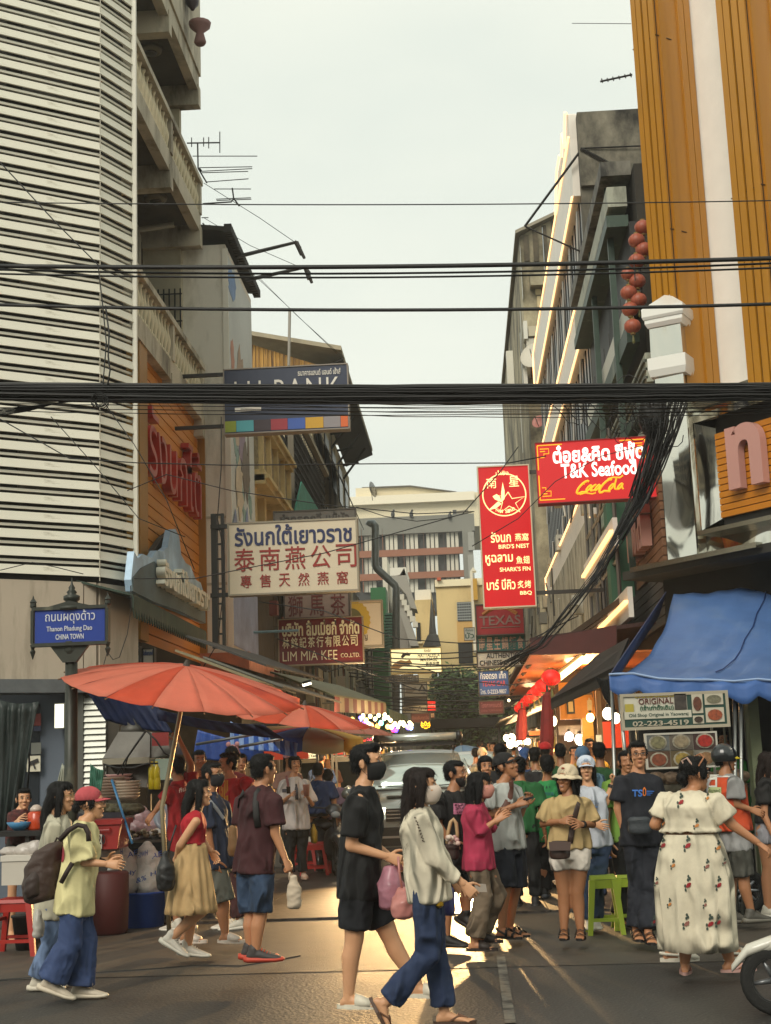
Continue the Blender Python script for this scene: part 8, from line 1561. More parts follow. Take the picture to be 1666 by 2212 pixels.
a, b_ = k3p(495, 440, 14.2), k3p(640, 690, 14.2); bk_ = thing('red_barrel', 'dark red barrel standing left of the blue tub', 'barrel', (a.x+.35, 14.2, 0)); MB().lathe(((a.x+b_.x)/2-.02, 14.5, 0), [(.17, 0), (.2, .03), (.21, .3), (.21, .6), (.19, .62)], 20).build('barrel_body', paint('#4a1813', .6), bk_, True)
tb_ = k3p(780, 650, 15.0); t = thing('blue_tub', 'blue plastic tub holding two white printed sacks', 'tub', (tb_.x, 15.1, 0)); zt_ = k3p(780, 500, 14.85).z
MB().lathe((tb_.x, 15.1, .0), [(.20, 0), (.215, .01), (.255, zt_-.03), (.285, zt_-.01), (.285, zt_+.01), (.25, zt_), (.21, .03), (.01, .02)], 24).build('tub_wall', paint('#1c3f87', .4), t, True)
def blobmesh(prims, vox=.012, rip=(.008, 20), seed=1, sm=2):
 g = MB()
 for p in prims: (g.ell if p[0] == 'e' else g.cap_)(*p[1:])
 me = remesh(g, vox, sm); ripple(me, rip[0], rip[1], seed); ripple(me, rip[0]*.5, rip[1]*2.7, seed+3); return me
mSack = mat('white sack', '#c3c2ba', .6, var=.05, bump=.5, bscale=25)
def sack(label, x0, y0, x1, y1, Y, seed, lx):
 a, b_ = k3p(x0, y0, Y), k3p(x1, y1, Y); cx_ = (a.x+b_.x)/2; w_ = (b_.x-a.x)/2; zc_ = (a.z+b_.z)/2; h = (a.z-b_.z)/2; me = blobmesh([('e', (cx_, Y, zc_-h*.2), (w_*1.12, .17, h*.9)), ('e', (cx_+lx*.5, Y, zc_+h*.3), (w_*.95, .15, h*.5)), ('e', (cx_+lx, Y, zc_+h*.72), (w_*.6, .1, h*.25)), ('e', (cx_+lx, Y, zc_+h*.95), (w_*.3, .05, h*.12))], seed=seed); me.materials.append(mSack); t = link('sack', me); props(t, label, 'sack')
 tt = bvh(me)
 for i, (s_, u_, v_) in enumerate((('HIWH', .1, .72), ('Hy', .55, .35), ('&%', .05, .25), ('AE', .6, .7))):
  g, fs, _ = textgeo(s_, 0, .01); vs = []
  for q0, q1, _z in g:
   d = (V((a.x+(u_+.35*q0)*2*w_, Y, b_.z+(v_+.1*q1+.06*q0)*2*h))-CAM).normalized(); hh = tt.ray_cast(CAM, d); vs.append(hh[0]-d*.004 if hh[0] is not None else CAM+d*(Y/d.y))
  m2 = bpy.data.meshes.new('blue_print'); m2.from_pydata([tuple(v) for v in vs], [], fs); m2.materials.append(paint('#3f5a9e', .6)); link('blue_print', m2, t)
sack('left white sack with blue print standing in the blue tub', 605, 215, 770, 520, 15.0, 3, -.05); sack('right white sack with blue print standing in the blue tub', 745, 225, 905, 512, 15.05, 8, -.02)
tr_ = thing('shellfish_tray', 'black tray heaped with clams and shells', 'tray', K1p(1400, 1830, 15.5)); a, b_ = K1p(1130, 1800, 15.5), K1p(1640, 1850, 15.5); bx('tray_base', (a.x, 15.5, b_.z), (b_.x, 16.3, a.z), paint('#1c1b19', .4), tr_); bx('tray_rim', (a.x-.02, 15.47, a.z-.01), (b_.x+.02, 15.5, a.z+.02), paint('#77736a', .3, metal=.6), tr_)
cl = [MB().ell((0, 0, 0), (.03, .022, .014), 8, 5).mesh('clam', paint(c, .5), True) for c in ('#7d6a4c', '#a39072', '#57462f', '#b5a58a')]
g_ = random.Random(6)
for i in range(170): o = link('clam', cl[i % 4], tr_); x = g_.uniform(a.x+.03, b_.x-.03); y = g_.uniform(15.54, 16.2); o.location = V((x, y, a.z+.03+.09*math.exp(-((x-(a.x+b_.x)/2)/.5)**2)*g_.uniform(.3, 1)))-WOFF[tr_.name]; o.rotation_euler = (g_.uniform(-1, 1), g_.uniform(-1, 1), g_.uniform(0, 6))
MB().box((a.x, 15.6, 0), (b_.x, 16.2, b_.z)).build('tray_cart', mat('stall counter'), tr_)
mPB = mat('pink plastic', '#a78b8e', .35, var=.15, vscale=6)
for i, (x, y, w_, h) in enumerate(((1220, 1560, .09, .07), (1340, 1570, .13, .11), (1290, 1660, .12, .10), (1420, 1650, .13, .10), (1520, 1720, .15, .06), (1360, 1740, .12, .05))):
 c_ = K1p(x, y, 15.75+.05*(i % 2)); me = blobmesh([('e', c_, (w_, .1, h)), ('e', c_+V((.02, 0, h*.8)), (w_*.35, .05, h*.4))], .011, (.006, 34), i); me.materials.append(mPB if i != 4 else paint('#b8b0a8', .4)); props(link('plastic_bag', me), ['small pink bag at the upper left of the tray heap', 'upright pink bag at the top of the tray heap', 'mauve pink bag in the middle of the tray heap', 'large pink bag at the right of the tray heap', 'pale bag lying on the clams at right', 'flat pink bag at the foot of the tray heap'][i], 'bag')
ds = K1p(1600, 1590, 15.6); t = thing('dish', 'tilted translucent dish at the right of the tray', 'dish', ds, local=True); t.rotation_euler = (R(55), R(30), 0); MB().lathe((0, 0, 0), [(.01, 0), (.1, .01), (.17, .05), (.175, .055), (.1, .02), (.01, .01)], 20).build('dish_shell', paint('#8e9aa6', .2), t, True)
sh_ = thing('seafood_shelf', 'heaped seaweed and greens on the counter behind the pink cap', 'counter', K1p(1000, 1540, 14.9)); me = blobmesh([('e', K1p(1010+i*45, 1480+8*(i % 2), 15), (.1, .12, .05)) for i in range(7)], .012, (.012, 40), 4); me.materials.append(mat('greens', '#4c4a33', .7, var=.6, vscale=20)); link('seaweed_heap', me, sh_); k1box(630, 1530, 1150, 1600, 14.8, .6, 'counter_top', paint('#2b2f38', .4), sh_)
bs = thing('bottle_shelf', 'pale green lit shelf panel behind the vendor', 'shelf', K1p(1500, 1300, 16.4)); k1box(1420, 1010, 1660, 1210, 16.5, .05, 'panel', mat('lit panel', '#9fae98', .5, emit=.25), bs); k1box(1415, 1210, 1660, 1230, 16.3, .25, 'board', paint('#2a2823'), bs); k1box(1415, 1300, 1660, 1330, 16.3, .25, 'board', paint('#2a2823'), bs)
ob = MB().lathe((0, 0, 0), [(.035, 0), (.04, .01), (.04, .13), (.02, .17), (.015, .19)], 12).mesh('bottle_body', paint('#b3a11f', .2), True); oc = MB().lathe((0, 0, .185), [(.018, 0), (.018, .03)], 10).mesh('bottle_cap', paint('#d6c63a', .4))
for i, (x, y) in enumerate(((1440, 1208), (1485, 1208), (1440, 1298), (1490, 1298))):
 p = K1p(x, y, 16.25); t = thing('oil_bottle', ['left bottle of yellow oil on the upper board', 'right bottle of yellow oil on the upper board', 'left bottle of yellow oil on the lower board', 'right bottle of yellow oil on the lower board'][i], 'bottle', p, 'oil bottles on the shelf', local=True); link('bottle_body', ob, t); link('bottle_cap', oc, t)
ct = thing('dark_table', 'dark table at the far left edge of the stall', 'table', K1p(150, 1800, 13.9)); a, b_ = K1p(-60, 1700, 13.8), K1p(400, 1760, 13.8); bx('table_top', (a.x, 13.8, a.z-.05), (b_.x, 14.3, a.z), paint('#1d1b19', .4), ct)
for x in (a.x+.3, b_.x-.08): bx('leg', (x, 13.85, 0), (x+.04, 13.9, a.z-.05), paint('#2c2a27'), ct); bx('leg', (x, 14.2, 0), (x+.04, 14.25, a.z-.05), paint('#2c2a27'), ct)
zt_ = a.z
p = K1p(185, 1690, 14.0); t = thing('blue_bowl', 'light blue bowl on the dark table', 'bowl', (p.x, 14.0, zt_), local=True); MB().lathe((0, 0, 0), [(.05, 0), (.09, .03), (.13, .08), (.125, .082), (.08, .03), (.01, .015)], 20).build('bowl_shell', paint('#4a86b0', .35), t, True)
p = K1p(328, 1680, 14.0); t = thing('sauce_jar', 'orange sauce jar with a cloudy lid on the dark table', 'jar', (p.x, 14.05, zt_), local=True); MB().lathe((0, 0, 0), [(.08, 0), (.085, .02), (.085, .16), (.06, .18)], 18).build('jar_body', paint('#b5401c', .2), t, True); MB().lathe((0, 0, .181), [(.065, 0), (.06, .03), (.03, .06), (.01, .065)], 14).build('jar_lid', paint('#b8a89a', .3), t, True)
cable('pale hose hanging down behind the boy', [K1p(x, y, 14.9) for x, y in ((245, 930), (275, 960), (280, 1060), (270, 1180), (258, 1320))], .012); MATS['hose'] = paint('#a8ab7a', .5); bpy.data.objects['cable'].name = bpy.data.objects['cable'].name
fb_ = thing('foam_box', 'white polystyrene box with plastic bags on top', 'box', k3p(90, 450, 13.0)); a, b_ = k3p(10, 292, 12.9), k3p(165, 450, 12.9); bx('box_body', (a.x, 12.9, b_.z), (b_.x, 13.3, a.z-.05), paint('#bcb5a8', .7, var=.05), fb_); bx('box_lid', (a.x-.01, 12.89, a.z-.05), (b_.x+.01, 13.31, a.z), paint('#c4beb2', .7), fb_)
me = blobmesh([('e', k3p(60, 270, 13.1), (.1, .08, .05)), ('e', k3p(150, 262, 13.1), (.13, .1, .07)), ('e', k3p(200, 250, 13.1), (.1, .08, .08))], .011, (.008, 34), 5); me.materials.append(paint('#a8a098', .35)); props(link('plastic_bag', me), 'crumpled clear plastic bags on the polystyrene box', 'bag')
me = blobmesh([('e', k3p(545, 245, 14.6), (.1, .1, .06)), ('e', k3p(600, 275, 14.6), (.12, .1, .06))], .011, (.008, 34), 6); me.materials.append(paint('#a39a90', .35)); props(link('plastic_bag', me), 'crumpled pale bags between the red cooler and the sacks', 'bag')
def stool(label, loc, col, h=.45, w_=.15, grp=None, rot=0):
 t = thing('plastic_stool', label, 'stool', loc, grp, rot, local=True); m = paint(col, .4); MB().hexa([(-w_, -w_, h-.03), (w_, -w_, h-.03), (w_, w_, h-.03), (-w_, w_, h-.03), (-w_*.95, -w_*.95, h), (w_*.95, -w_*.95, h), (w_*.95, w_*.95, h), (-w_*.95, w_*.95, h)]).build('seat', m, t)
 for sx in (-1, 1):
  for sy in (-1, 1): x, y, X, Y_ = sx*w_*.85, sy*w_*.85, sx*w_*1.25, sy*w_*1.25; d = .022; MB().hexa([(X-d, Y_-d, 0), (X+d, Y_-d, 0), (X+d, Y_+d, 0), (X-d, Y_+d, 0), (x-d*1.3, y-d*1.3, h-.032), (x+d*1.3, y-d*1.3, h-.032), (x+d*1.3, y+d*1.3, h-.032), (x-d*1.3, y+d*1.3, h-.032)]).build('leg', m, t)
 for z, e in ((.12, 1.14), (.3, 1.0)):
  for s in (-1, 1): q = w_*e; MB().box((-q, s*q-.012, z), (q, s*q+.012, z+.03)).build('rung', m, t) if z < .2 else MB().box((s*q-.012, -q, z), (s*q+.012, q, z+.03)).build('rung', m, t)
 MB().box((-w_*.88, -w_*.9-.006, h-.11), (w_*.88, -w_*.9+.006, h-.033)).build('apron', m, t); return t
p = k3p(100, 690, 13.1); stool('red plastic stool under the polystyrene box', (p.x, 13.1, 0), '#9c2218', .5, .17)
G = '#94a830'
p = atY(*K5(1470, 1480), 13.3); stool('lime green plastic stool right of the woman in the white cap', (p.x, 13.3, 0), G, .52, .12); p = atY(*K5(1680, 1400), 13.6); stool('second lime green stool half hidden by the man in navy', (p.x, 13.6, 0), G, .5, .12)
for i, (x, y) in enumerate(((-2.32, 21.3), (-1.95, 21.9), (-2.6, 22.3))): stool(['nearest', 'second', 'farthest'][i]+' red stool under the seated diners', (x, y, 0), '#a3231c', .5, .16)
p = k3p(150, 650, 13.4); bkt = thing('dark_bucket', 'dark bucket behind the red stool', 'bucket', (p.x, 13.4, 0)); MB().lathe((p.x, 13.4, 0), [(.1, 0), (.14, .3), (.15, .3), (.15, .32)], 18).build('bucket_wall', paint('#24221f', .5), bkt, True)
a, b_ = atY(*K5(1480, 890), 14.1), atY(*K5(1575, 1080), 14.1); bx('crate_body', (a.x, 14.1, b_.z), (b_.x, 14.5, a.z), paint('#1e3f8c', .5)); o = bpy.data.objects['crate_body']; o.name = 'blue_crate'; props(o, 'blue plastic crate above the lime green stool', 'crate');
def stallrow(x, y0, n, side, lampc, seed):
 g_ = random.Random(seed)
 for k in range(n):
  y = y0+k*3.4; nm = ['nearest', 'second', 'third', 'fourth', 'fifth', 'sixth', 'seventh', 'eighth', 'ninth'][k]; t = thing('market_stall', nm+(' stall along the left' if side < 0 else ' stall along the right')+' of the street, lit warmly inside', 'stall', (x, y, 0))
  w_ = .55; bx('counter', (x-w_, y, 0), (x+w_, y+2.6, .85), paint(g_.choice(['#57504a', '#6e6a60', '#4a3026', '#3b4a3f']), .5), t); bx('counter_top', (x-w_-.03, y-.03, .853), (x+w_+.03, y+2.63, .88), paint('#8a867a', .3, metal=.5), t)
  bx('glass_case', (x-w_+.05, y+.1, .885), (x+w_-.05, y+1.6, 1.3), mat('case glow', '#c9a877', .4, emit=.35, ecol='#ffb45c'), t)
  for q in (0, 1):
   for r_ in (0, 1): bx('post', (x-w_+q*2*w_-.02, y+r_*2.6-.02, .88), (x-w_+q*2*w_+.02, y+r_*2.6+.02, 2.3), paint('#77736a', .4), t)
  bx('awning', (x-w_-.25*(side > 0), y-.1, 2.3+.1*(k % 3)), (x+w_+.25*(side < 0), y+2.8, 2.36+.1*(k % 3)), paint(g_.choice(['#3f3c36', '#4a4640', '#5c4a3a', '#33403b']), .7), t)
  bx('menu_board', (x-w_+.1, y-.02, 1.75), (x+w_-.15, y-.0, 2.2), mat('menu glow '+'rgb'[k % 3], ['#b03a20', '#c9a040', '#b9b29c'][k % 3], .5, emit=.3), t)
  for q in range(3): bx('goods_tray', (x-w_+.1+.3*q, y+.05, .885), (x-w_+.35+.3*q, y+.09, 1.0), paint(g_.choice(['#b04a20', '#c99a3c', '#8a8a5c', '#a83a2c']), .5), t)
  if k % 2 == 0:
   l = bpy.data.lights.new('stall_light', 'POINT'); l.energy = 120; l.color = lampc; l.shadow_soft_size = .15; o = bpy.data.objects.new('stall_light', l); COL.objects.link(o); o.location = (x+side*-.9, y+.6, 2.15)
stallrow(-3.0, 23.2, 8, -1, (1, .72, .4), 3); stallrow(2.75, 24.5, 8, 1, (1, .6, .28), 5)
KB = crop(1250, 2700, 2.7767); wb_ = [(380, 485), (470, 490), (545, 420), (515, 520), (610, 510), (625, 425), (680, 455), (718, 415), (785, 410), (850, 470), (900, 510), (960, 500), (1060, 500), (820, 440), (870, 530), (930, 540), (1000, 520), (990, 500), (780, 450), (1080, 520)]
ord_ = ['first', 'second', 'third', 'fourth', 'fifth', 'sixth', 'seventh', 'eighth', 'ninth', 'tenth', 'eleventh', 'twelfth', 'thirteenth', 'fourteenth', 'fifteenth', 'sixteenth', 'seventeenth', 'eighteenth', 'nineteenth', 'twentieth']
srt = sorted(wb_)
for i, (x, y) in enumerate(srt): bulb(atY(*KB(x, y), 26+i*.35), .038 if i < 12 else .045, 6, '#ffe3a6', ord_[i]+' glowing white bulb from the left in the bulb string over the left stalls', 45 if i % 4 == 0 else 0, 'white bulbs over the left stalls')
sm_ = [(425, 465, '#ffd060'), (520, 450, '#7a6cff'), (580, 468, '#e8e070'), (555, 515, '#c060ff'), (640, 525, '#ffb060'), (705, 540, '#ffb040'), (745, 500, '#80ffe0'), (820, 540, '#ffc060'), (880, 575, '#ff3070'), (910, 580, '#6040ff'), (1045, 545, '#7060ff'), (325, 465, '#ffa050'), (860, 545, '#ffd080'), (1075, 552, '#a0c0ff')]
nm_ = ['amber', 'violet', 'pale yellow', 'purple', 'peach', 'orange', 'mint', 'golden', 'pink', 'deep blue', 'indigo', 'dim orange', 'cream', 'ice blue']
for i, (x, y, c) in enumerate(sm_): bulb(atY(*KB(x, y), 25.5+(i % 5)), .045, 4, c, 'tiny '+nm_[i]+' bulb among the white bulbs over the left stalls', 0)
for i, (x, y, r_, c) in enumerate(((2060-2000, 800, .14, '#fff0c0'), (130, 800, .17, '#fff0c0'), (110, 880, .16, '#ffe9b0'), (185, 880, .1, '#ffe9b0'), (230, 850, .1, '#ffb0a0'), (285, 850, .12, '#ffe9b0'), (345, 848, .12, '#fff0c0'), (240, 945, .06, '#e0d0ff'), (700, 965, .07, '#ffb060'), (480, 230, .05, '#ffe0a0'), (535, 157, .05, '#ffe0a0'), (92, 300, .05, '#ffe9b0'))):
 KR = crop(2000, 2700, 3.332); bulb(atY(*KR(x, y), 27-.8*(i % 4)), r_*.42, 7, c, ord_[i]+' warm bulb of the right hand stalls', 50 if i in (1, 5) else 0, 'warm bulbs over the right stalls')
def awn(label, x0, y0, x1, y1, Ya, Yb, c_, val=None, drop=.45, slabs=14):
 a = atY(x0, y0, Ya); b_ = atY(x1, y1, Yb); t = thing('shop_awning', label, 'awning', a); w_ = 1.1; m = mat('awn '+c_, c_, .6, var=.25, vscale=3, bump=.3, bscale=6)
 MB().slab([a, b_, b_+V((-w_, 0, drop)), a+V((-w_, 0, drop))], (0, 0, .03)).build('awning_roof', m, t)
 if val:
  for k in range(slabs): p_ = a.lerp(b_, k/slabs); q_ = a.lerp(b_, (k+1)/slabs); MB().slab([p_, q_, q_-V((0, 0, .26)), p_-V((0, 0, .26))], (.012, 0, 0)).build('valance_strip', paint(val[k % 2], .7), t)
awn('olive awning with maroon and cream striped valance over the bulbs', 722, 1505, 833, 1520, 24, 33, '#6b6d4a', ('#6b2a26', '#9c8f72')); awn('grey corrugated awning above the second orange parasol', 612, 1486, 738, 1520, 19, 24, '#5c5b52'); awn('pale dirty awning behind the top of the big parasol', 560, 1475, 640, 1500, 18, 20.5, '#7d7354'); awn('dark green awning after the striped one', 840, 1535, 880, 1548, 33, 41, '#2f5646', ('#2f5646', '#3b6654')); awn('dark awning under the maroon signs', 575, 1440, 700, 1470, 19, 24, '#2b2823')
for i, (x0, y0, x1, y1, Y, c) in enumerate(((955, 2805-0, 1050, 0, 0, 0),)): pass
for i, (a, b__, Y, l) in enumerate(((K2(945, 262), K2(1045, 250), 19.5, 'white fluorescent tube above the big parasol edge'), (K2(1130, 255), K2(1175, 255), 20, 'short white lamp tube right of the first one'), (K2(1470, 268), K2(1540, 248), 23, 'slanting lamp tube under the maroon company sign'))):
 t = thing('tube_lamp', l, 'lamp', atY(*a, Y)); MB().tube([atY(*a, Y), atY(*b__, Y)], .03, 6).build('tube', lamp_mat('cool tube', '#f2ead2', 4), t); MB().tube([atY(a[0], a[1]-2, Y), atY(b__[0], b__[1]-2, Y)], .035, 4).build('batten', paint('#6d6a60'), t)
cl_ = thing('facade_clutter', 'rusty pipes, meters and cables crowding the dark left facades', 'pipework', (XF+.3, 40, 5)); g_ = random.Random(12)
for i in range(60):
 y = g_.uniform(30, 62); z = g_.uniform(3.2, 7.4); x = XF+g_.uniform(.05, .7); L_ = g_.uniform(.5, 2.2); d = g_.choice([V((0, 1, 0)), V((0, 0, 1)), V((0, .7, -.7)), V((.5, .5, .2)), V((.8, 0, 0))]); MB().tube([(x, y, z), V((x, y, z))+d*L_], g_.uniform(.015, .05), 5).build('pipe', paint(g_.choice(['#57503f', '#2b2822', '#8a8470', '#3a4a3c', '#6b3f2a']), .6), cl_)
for i in range(26): y = g_.uniform(29.9, 60); z = g_.uniform(3, 7); x = XF+g_.uniform(0, .3); s = g_.uniform(.15, .5); bx('meter_box', (x, y, z), (x+s*.6, y+s, z+s*1.1), paint(g_.choice(['#8a8678', '#5c5a50', '#a39a80', '#3b3a35', '#6b2f26']), .6), cl_)
cr_ = thing('facade_clutter', 'air conditioners and pipes crowding the right hand facades', 'pipework', (XR, 40, 5))
for i in range(40): y = g_.uniform(30, 60); z = g_.uniform(3.4, 8); x = XR-g_.uniform(.1, .6); s = g_.uniform(.2, .5); bx('unit', (x, y, z), (x+s*.6, y+s, z+s*.9), paint(g_.choice(['#a8a698', '#5c5a50', '#8a826c', '#3b3a35']), .6), cr_)
for i in range(26): y = g_.uniform(29, 60); z = g_.uniform(3.2, 8); x = XR-g_.uniform(.1, .5); MB().tube([(x, y, z), (x, y+g_.uniform(0, 2), z+g_.uniform(-1.5, 1.5))], .025, 5).build('pipe', paint(g_.choice(['#b0ada0', '#4a463c', '#2b2822']), .6), cr_)
# ================= right: blue tent and food cart =================
tn = thing('blue_canopy', 'large blue canvas canopy with scalloped edge sloping over the food cart', 'canopy', atY(1500, 1460, 15))
mTent = trans(mat('blue canvas', '#5a7eb6', .5, var=.12, vscale=2, bump=.5, bscale=5, dirt='#6f8cb8', dscale=1.6, damt=.35, dstretch=(1, .5, 1)), .3)
Yf, Yb = 14.3, 18.9; rows = []
for j in range(29):
 f = j/28; L0 = [(1316, 1459), (1345, 1450), (1378, 1428), (1405, 1398), (1427, 1362), (1443, 1322), (1456, 1284)]; i0 = min(5, int(f*6)); ff = f*6-i0; lx = L0[i0][0]*(1-ff)+L0[i0+1][0]*ff; ly = L0[i0][1]*(1-ff)+L0[i0+1][1]*ff
 rx_ = 1960; ry = 1486*(1-f)+1250*f; row = []
 Yj = Yf+(Yb-Yf)*f
 for i in range(49):
  e = i/48; p_ = atY(lx+(rx_-lx)*e, ly+(ry-ly)*e, Yj); sag = -.16*math.sin(math.pi*f)*(1-.0*e); w_ = .018*math.sin(e*26+f*7)+.012*math.sin(e*61-f*12+2)+.012*math.sin(f*23+e*15); p_ = p_+V((0, w_, sag*.4+w_*.9)); row.append(p_)
 rows.append(row)
o = MB().grid(rows).build('canvas', mTent, tn, True); solid(o, .004)
fr_ = rows[0]; vr = []
for r_ in range(4):
 row = []
 for i, p_ in enumerate(fr_):
  for s_ in range(3):
   if i == 48 and s_: break
   q = p_.lerp(fr_[min(48, i+1)], s_/3); e = (i+s_/3)*.42; sc_ = abs(math.sin(e*math.pi/2)); row.append(q+V((0, -.02*r_/3+.01*math.sin(e*3), -(.165+.055*sc_)*r_/3)))
 vr.append(row)
o = MB().grid(vr).build('scalloped_valance', mat('blue canvas valance', '#3d629f', .55, var=.12, vscale=2, bump=.3, bscale=6), tn, True); solid(o, .003)
MB().tube([p_+V((0, -.012, 0)) for p_ in fr_[::4]], .012, 5).build('edge_piping', paint('#8fa6c8', .5), tn); MB().tube([rows[k][16+int(k*.12)]+V((0, -.01, .012)) for k in range(4, 29, 3)], .008, 4).build('seam', paint('#20396e'), tn)
for j in range(3): pass
sdp = [atY(1318, 1459, 14.3), atY(1440, 1278, 18.9), atY(1425, 1330, 18.9), atY(1352, 1440, 16), atY(1330, 1475, 14.6)]
MB().prism(sdp, (-.01, .02, 0)).build('side_flap', mat('blue canvas side', '#1b2c52', .6), tn)
clothsheet('black cloth hanging at the left corner of the blue canopy', [(325, 370), (445, 385), (480, 640), (395, 540)], 14.8, mat('black tarp'), K=KC7, fold=.03)
for i, (x0, y0, x1, y1) in enumerate(((1322, 1490, 1338, 1985), (1336, 1480, 1358, 1700), (1587, 1500, 1592, 1990), (1600, 1500, 1606, 1990))):
 a = atY(x0, y0, 14.4); b_ = atY(x1, y1, 14.3 if i != 1 else 14.0); props(MB().tube([a, V((b_.x, b_.y, max(0, b_.z) if i == 1 else 0))], .02, 7).build('tent_pole', paint('#8f918c', .3, metal=.7), None, True), ['thin steel pole at the left corner of the blue canopy', 'slanting steel strut behind the man in navy', 'steel pole right of the food panel', 'second steel pole right of the food panel'][i], 'pole')
fc = thing('food_cart', 'stainless food cart with glass case below the photo panels', 'food cart', atY(1470, 1900, 14.6)); a, b_ = atY(1385, 1760, 14.5), atY(1575, 1760, 14.5); zc_ = .95
bx('cart_body', (a.x, 14.5, .25), (b_.x, 15.3, zc_), mat('cart steel', '#7d7b74', .35, metal=.7, var=.15), fc); bx('cart_top', (a.x-.03, 14.46, zc_+.002), (b_.x+.03, 15.34, zc_+.03), paint('#9c9a92', .25, metal=.8), fc); bx('glass_case', (a.x+.02, 14.55, zc_+.032), (b_.x-.1, 15.1, zc_+.34), mat('case glass', '#6b6658', .15, spec=.7, var=.5, vscale=9), fc);
for x in (a.x+.02, b_.x-.1): bx('case_post', (x-.012, 14.52, zc_+.032), (x+.012, 14.55, 2.25), paint('#a8a69c', .3, metal=.7), fc)
me = blobmesh([('e', V((a.x+.2+.17*i, 14.7, zc_+.4)), (.1, .1, .06)) for i in range(6)], .012, (.012, 30), 9); me.materials.append(mat('food heap', '#7a6550', .6, var=.6, vscale=18)); link('food_heap', me, fc)
for s_ in (0, 1): wheel(fc, (a.x+.2+s_*.8, 14.6, .22), .22, .05, (0, 1, 0), spokes=8)
bx('back_shelf', (a.x+.15, 16.2, 0), (b_.x+1.6, 16.4, 2.2), mat('stall back', '#26231d', .8, var=.5, vscale=5), fc)
gp = props(bx('green_pillar', (atY(1622, 1600, 15).x, 15, 0), (atY(1645, 1600, 15).x, 15.2, 2.25), mat('pillar green', '#8a9270', .5, var=.2)), 'pale green pillar at the right of the food stall', 'pillar')
for i, x in enumerate((1566, 1578, 1612)): props(bx('shelf_upright', (atY(x, 1600, 15.4).x, 15.4, 0), (atY(x+3, 1600, 15.4).x, 15.45, 2.3), paint('#8d8a78', .4)), ['left', 'middle', 'right'][i]+' slim upright post behind the food stall', 'post')
# ================= carried things =================
def bag(label, K, x0, y0, x1, y1, Y, m, d=.1, kind='bag', handles=None, hm=None, seed=1, rip=.008, taper=.6, name='carrier_bag', top=True):
 a, b_ = atY(*K(x0, y0), Y), atY(*K(x1, y1), Y); cx_ = (a.x+b_.x)/2; w_ = (b_.x-a.x)/2; zt, zb = a.z, b_.z; h = zt-zb; g = MB()
 g.loft([((cx_, Y, zb+h*f), (w_*k_, 0, 0), (0, d*k_, 0)) for f, k_ in ((0, .6), (.06, .9), (.3, 1), (.6, .92), (.85, taper), (1, taper*.7))], 18); me = remesh(g, .0095, 1); ripple(me, rip, 26, seed); ripple(me, rip*.5, 60, seed); me.materials.append(m)
 t = link(name, me); props(t, label, kind)
 if handles:
  for hpts in handles: MB().tube([atY(*K(*p), Y) for p in hpts], .008, 5).build('handle', hm or m, t, True)
 return t
mPk = trans(mat('pink film', '#c08a98', .3, var=.25, vscale=8), .4)
bag('translucent pink carrier bag in the hand of the man in black polo', K4, 470, 1040, 690, 1350, 9.2, mPk, .1, handles=[[(560, 1060), (600, 1000), (625, 950)], [(660, 1060), (645, 1000), (630, 950)]], seed=2); bag('salmon pink knotted bag beside the larger pink carrier bag', K4, 575, 1200, 770, 1410, 9.05, mat('salmon film', '#b87a72', .35, var=.2, vscale=8), .1, handles=[[(660, 1210), (640, 1080), (630, 960)]], seed=5)
bag('indigo handbag hanging behind the woman in the white shirt', K4, 945, 1190, 1060, 1395, 9.1, paint('#3a3a6e', .5), .06, rip=.003, taper=.95, name='handbag'); props(MB().tube([atY(*K4(940, 1255), 8.6), atY(*K4(938, 1310), 8.6)], .008, 5).lathe(atY(*K4(940, 1345), 8.6), [(.004, 0), (.025, .015), (.025, .03), (.004, .045)], 12).build('keychain', paint('#b8922c', .3, metal=.7)), 'gold charm keychain dangling from the indigo handbag', 'keychain')
def phone(label, K, pts, Y, c='#1b1b1d', dy=.06):
 q = [atY(*K(x, y), Y+(dy if i in (1, 2) else 0)) for i, (x, y) in enumerate(pts)]; props(MB().slab(q, (q[1]-q[0]).cross(q[3]-q[0]).normalized()*.009).build('phone', paint(c, .25)), label, 'phone')
phone('phone in a pale case held by the woman in the white shirt', K4, [(1205, 1160), (1285, 1165), (1295, 1225), (1215, 1225)], 8.75, '#a8998a'); phone('phone held by the man in the grey T-shirt', K5, [(800, 585), (885, 565), (890, 580), (815, 608)], 12.6); phone('phone in the hand of the woman in white T-shirt', K2, [(1338, 1110), (1368, 1110), (1370, 1170), (1340, 1170)], 19.9, '#23211f'); phone('phone held by the girl in the pink cap', K3, [(555, 300), (600, 318), (600, 330), (552, 320)], 10.2)
bag('white cloth tote swinging from the hand of the man in maroon', K3, 1585, 400, 1668, 588, 11.0, mat('tote cotton', '#b9a993', .8, var=.08), .05, taper=.45, seed=7, name='tote_bag', handles=[[(1600, 420), (1602, 392), (1604, 380)]]); bag('black drawstring bag held by the woman in the tan skirt', K3, 868, 270, 965, 478, 11.75, mat('black nylon', '#1c1c1c', .5, bump=.4, bscale=20), .09, taper=.4, seed=3, handles=[[(925, 290), (950, 200), (975, 120)]]); bag('tan shoulder bag on the man in navy polo', K2, 850, 1440, 935, 1690, 12.6, mat('tan canvas', '#80603c', .7), .07, seed=4, taper=.7)
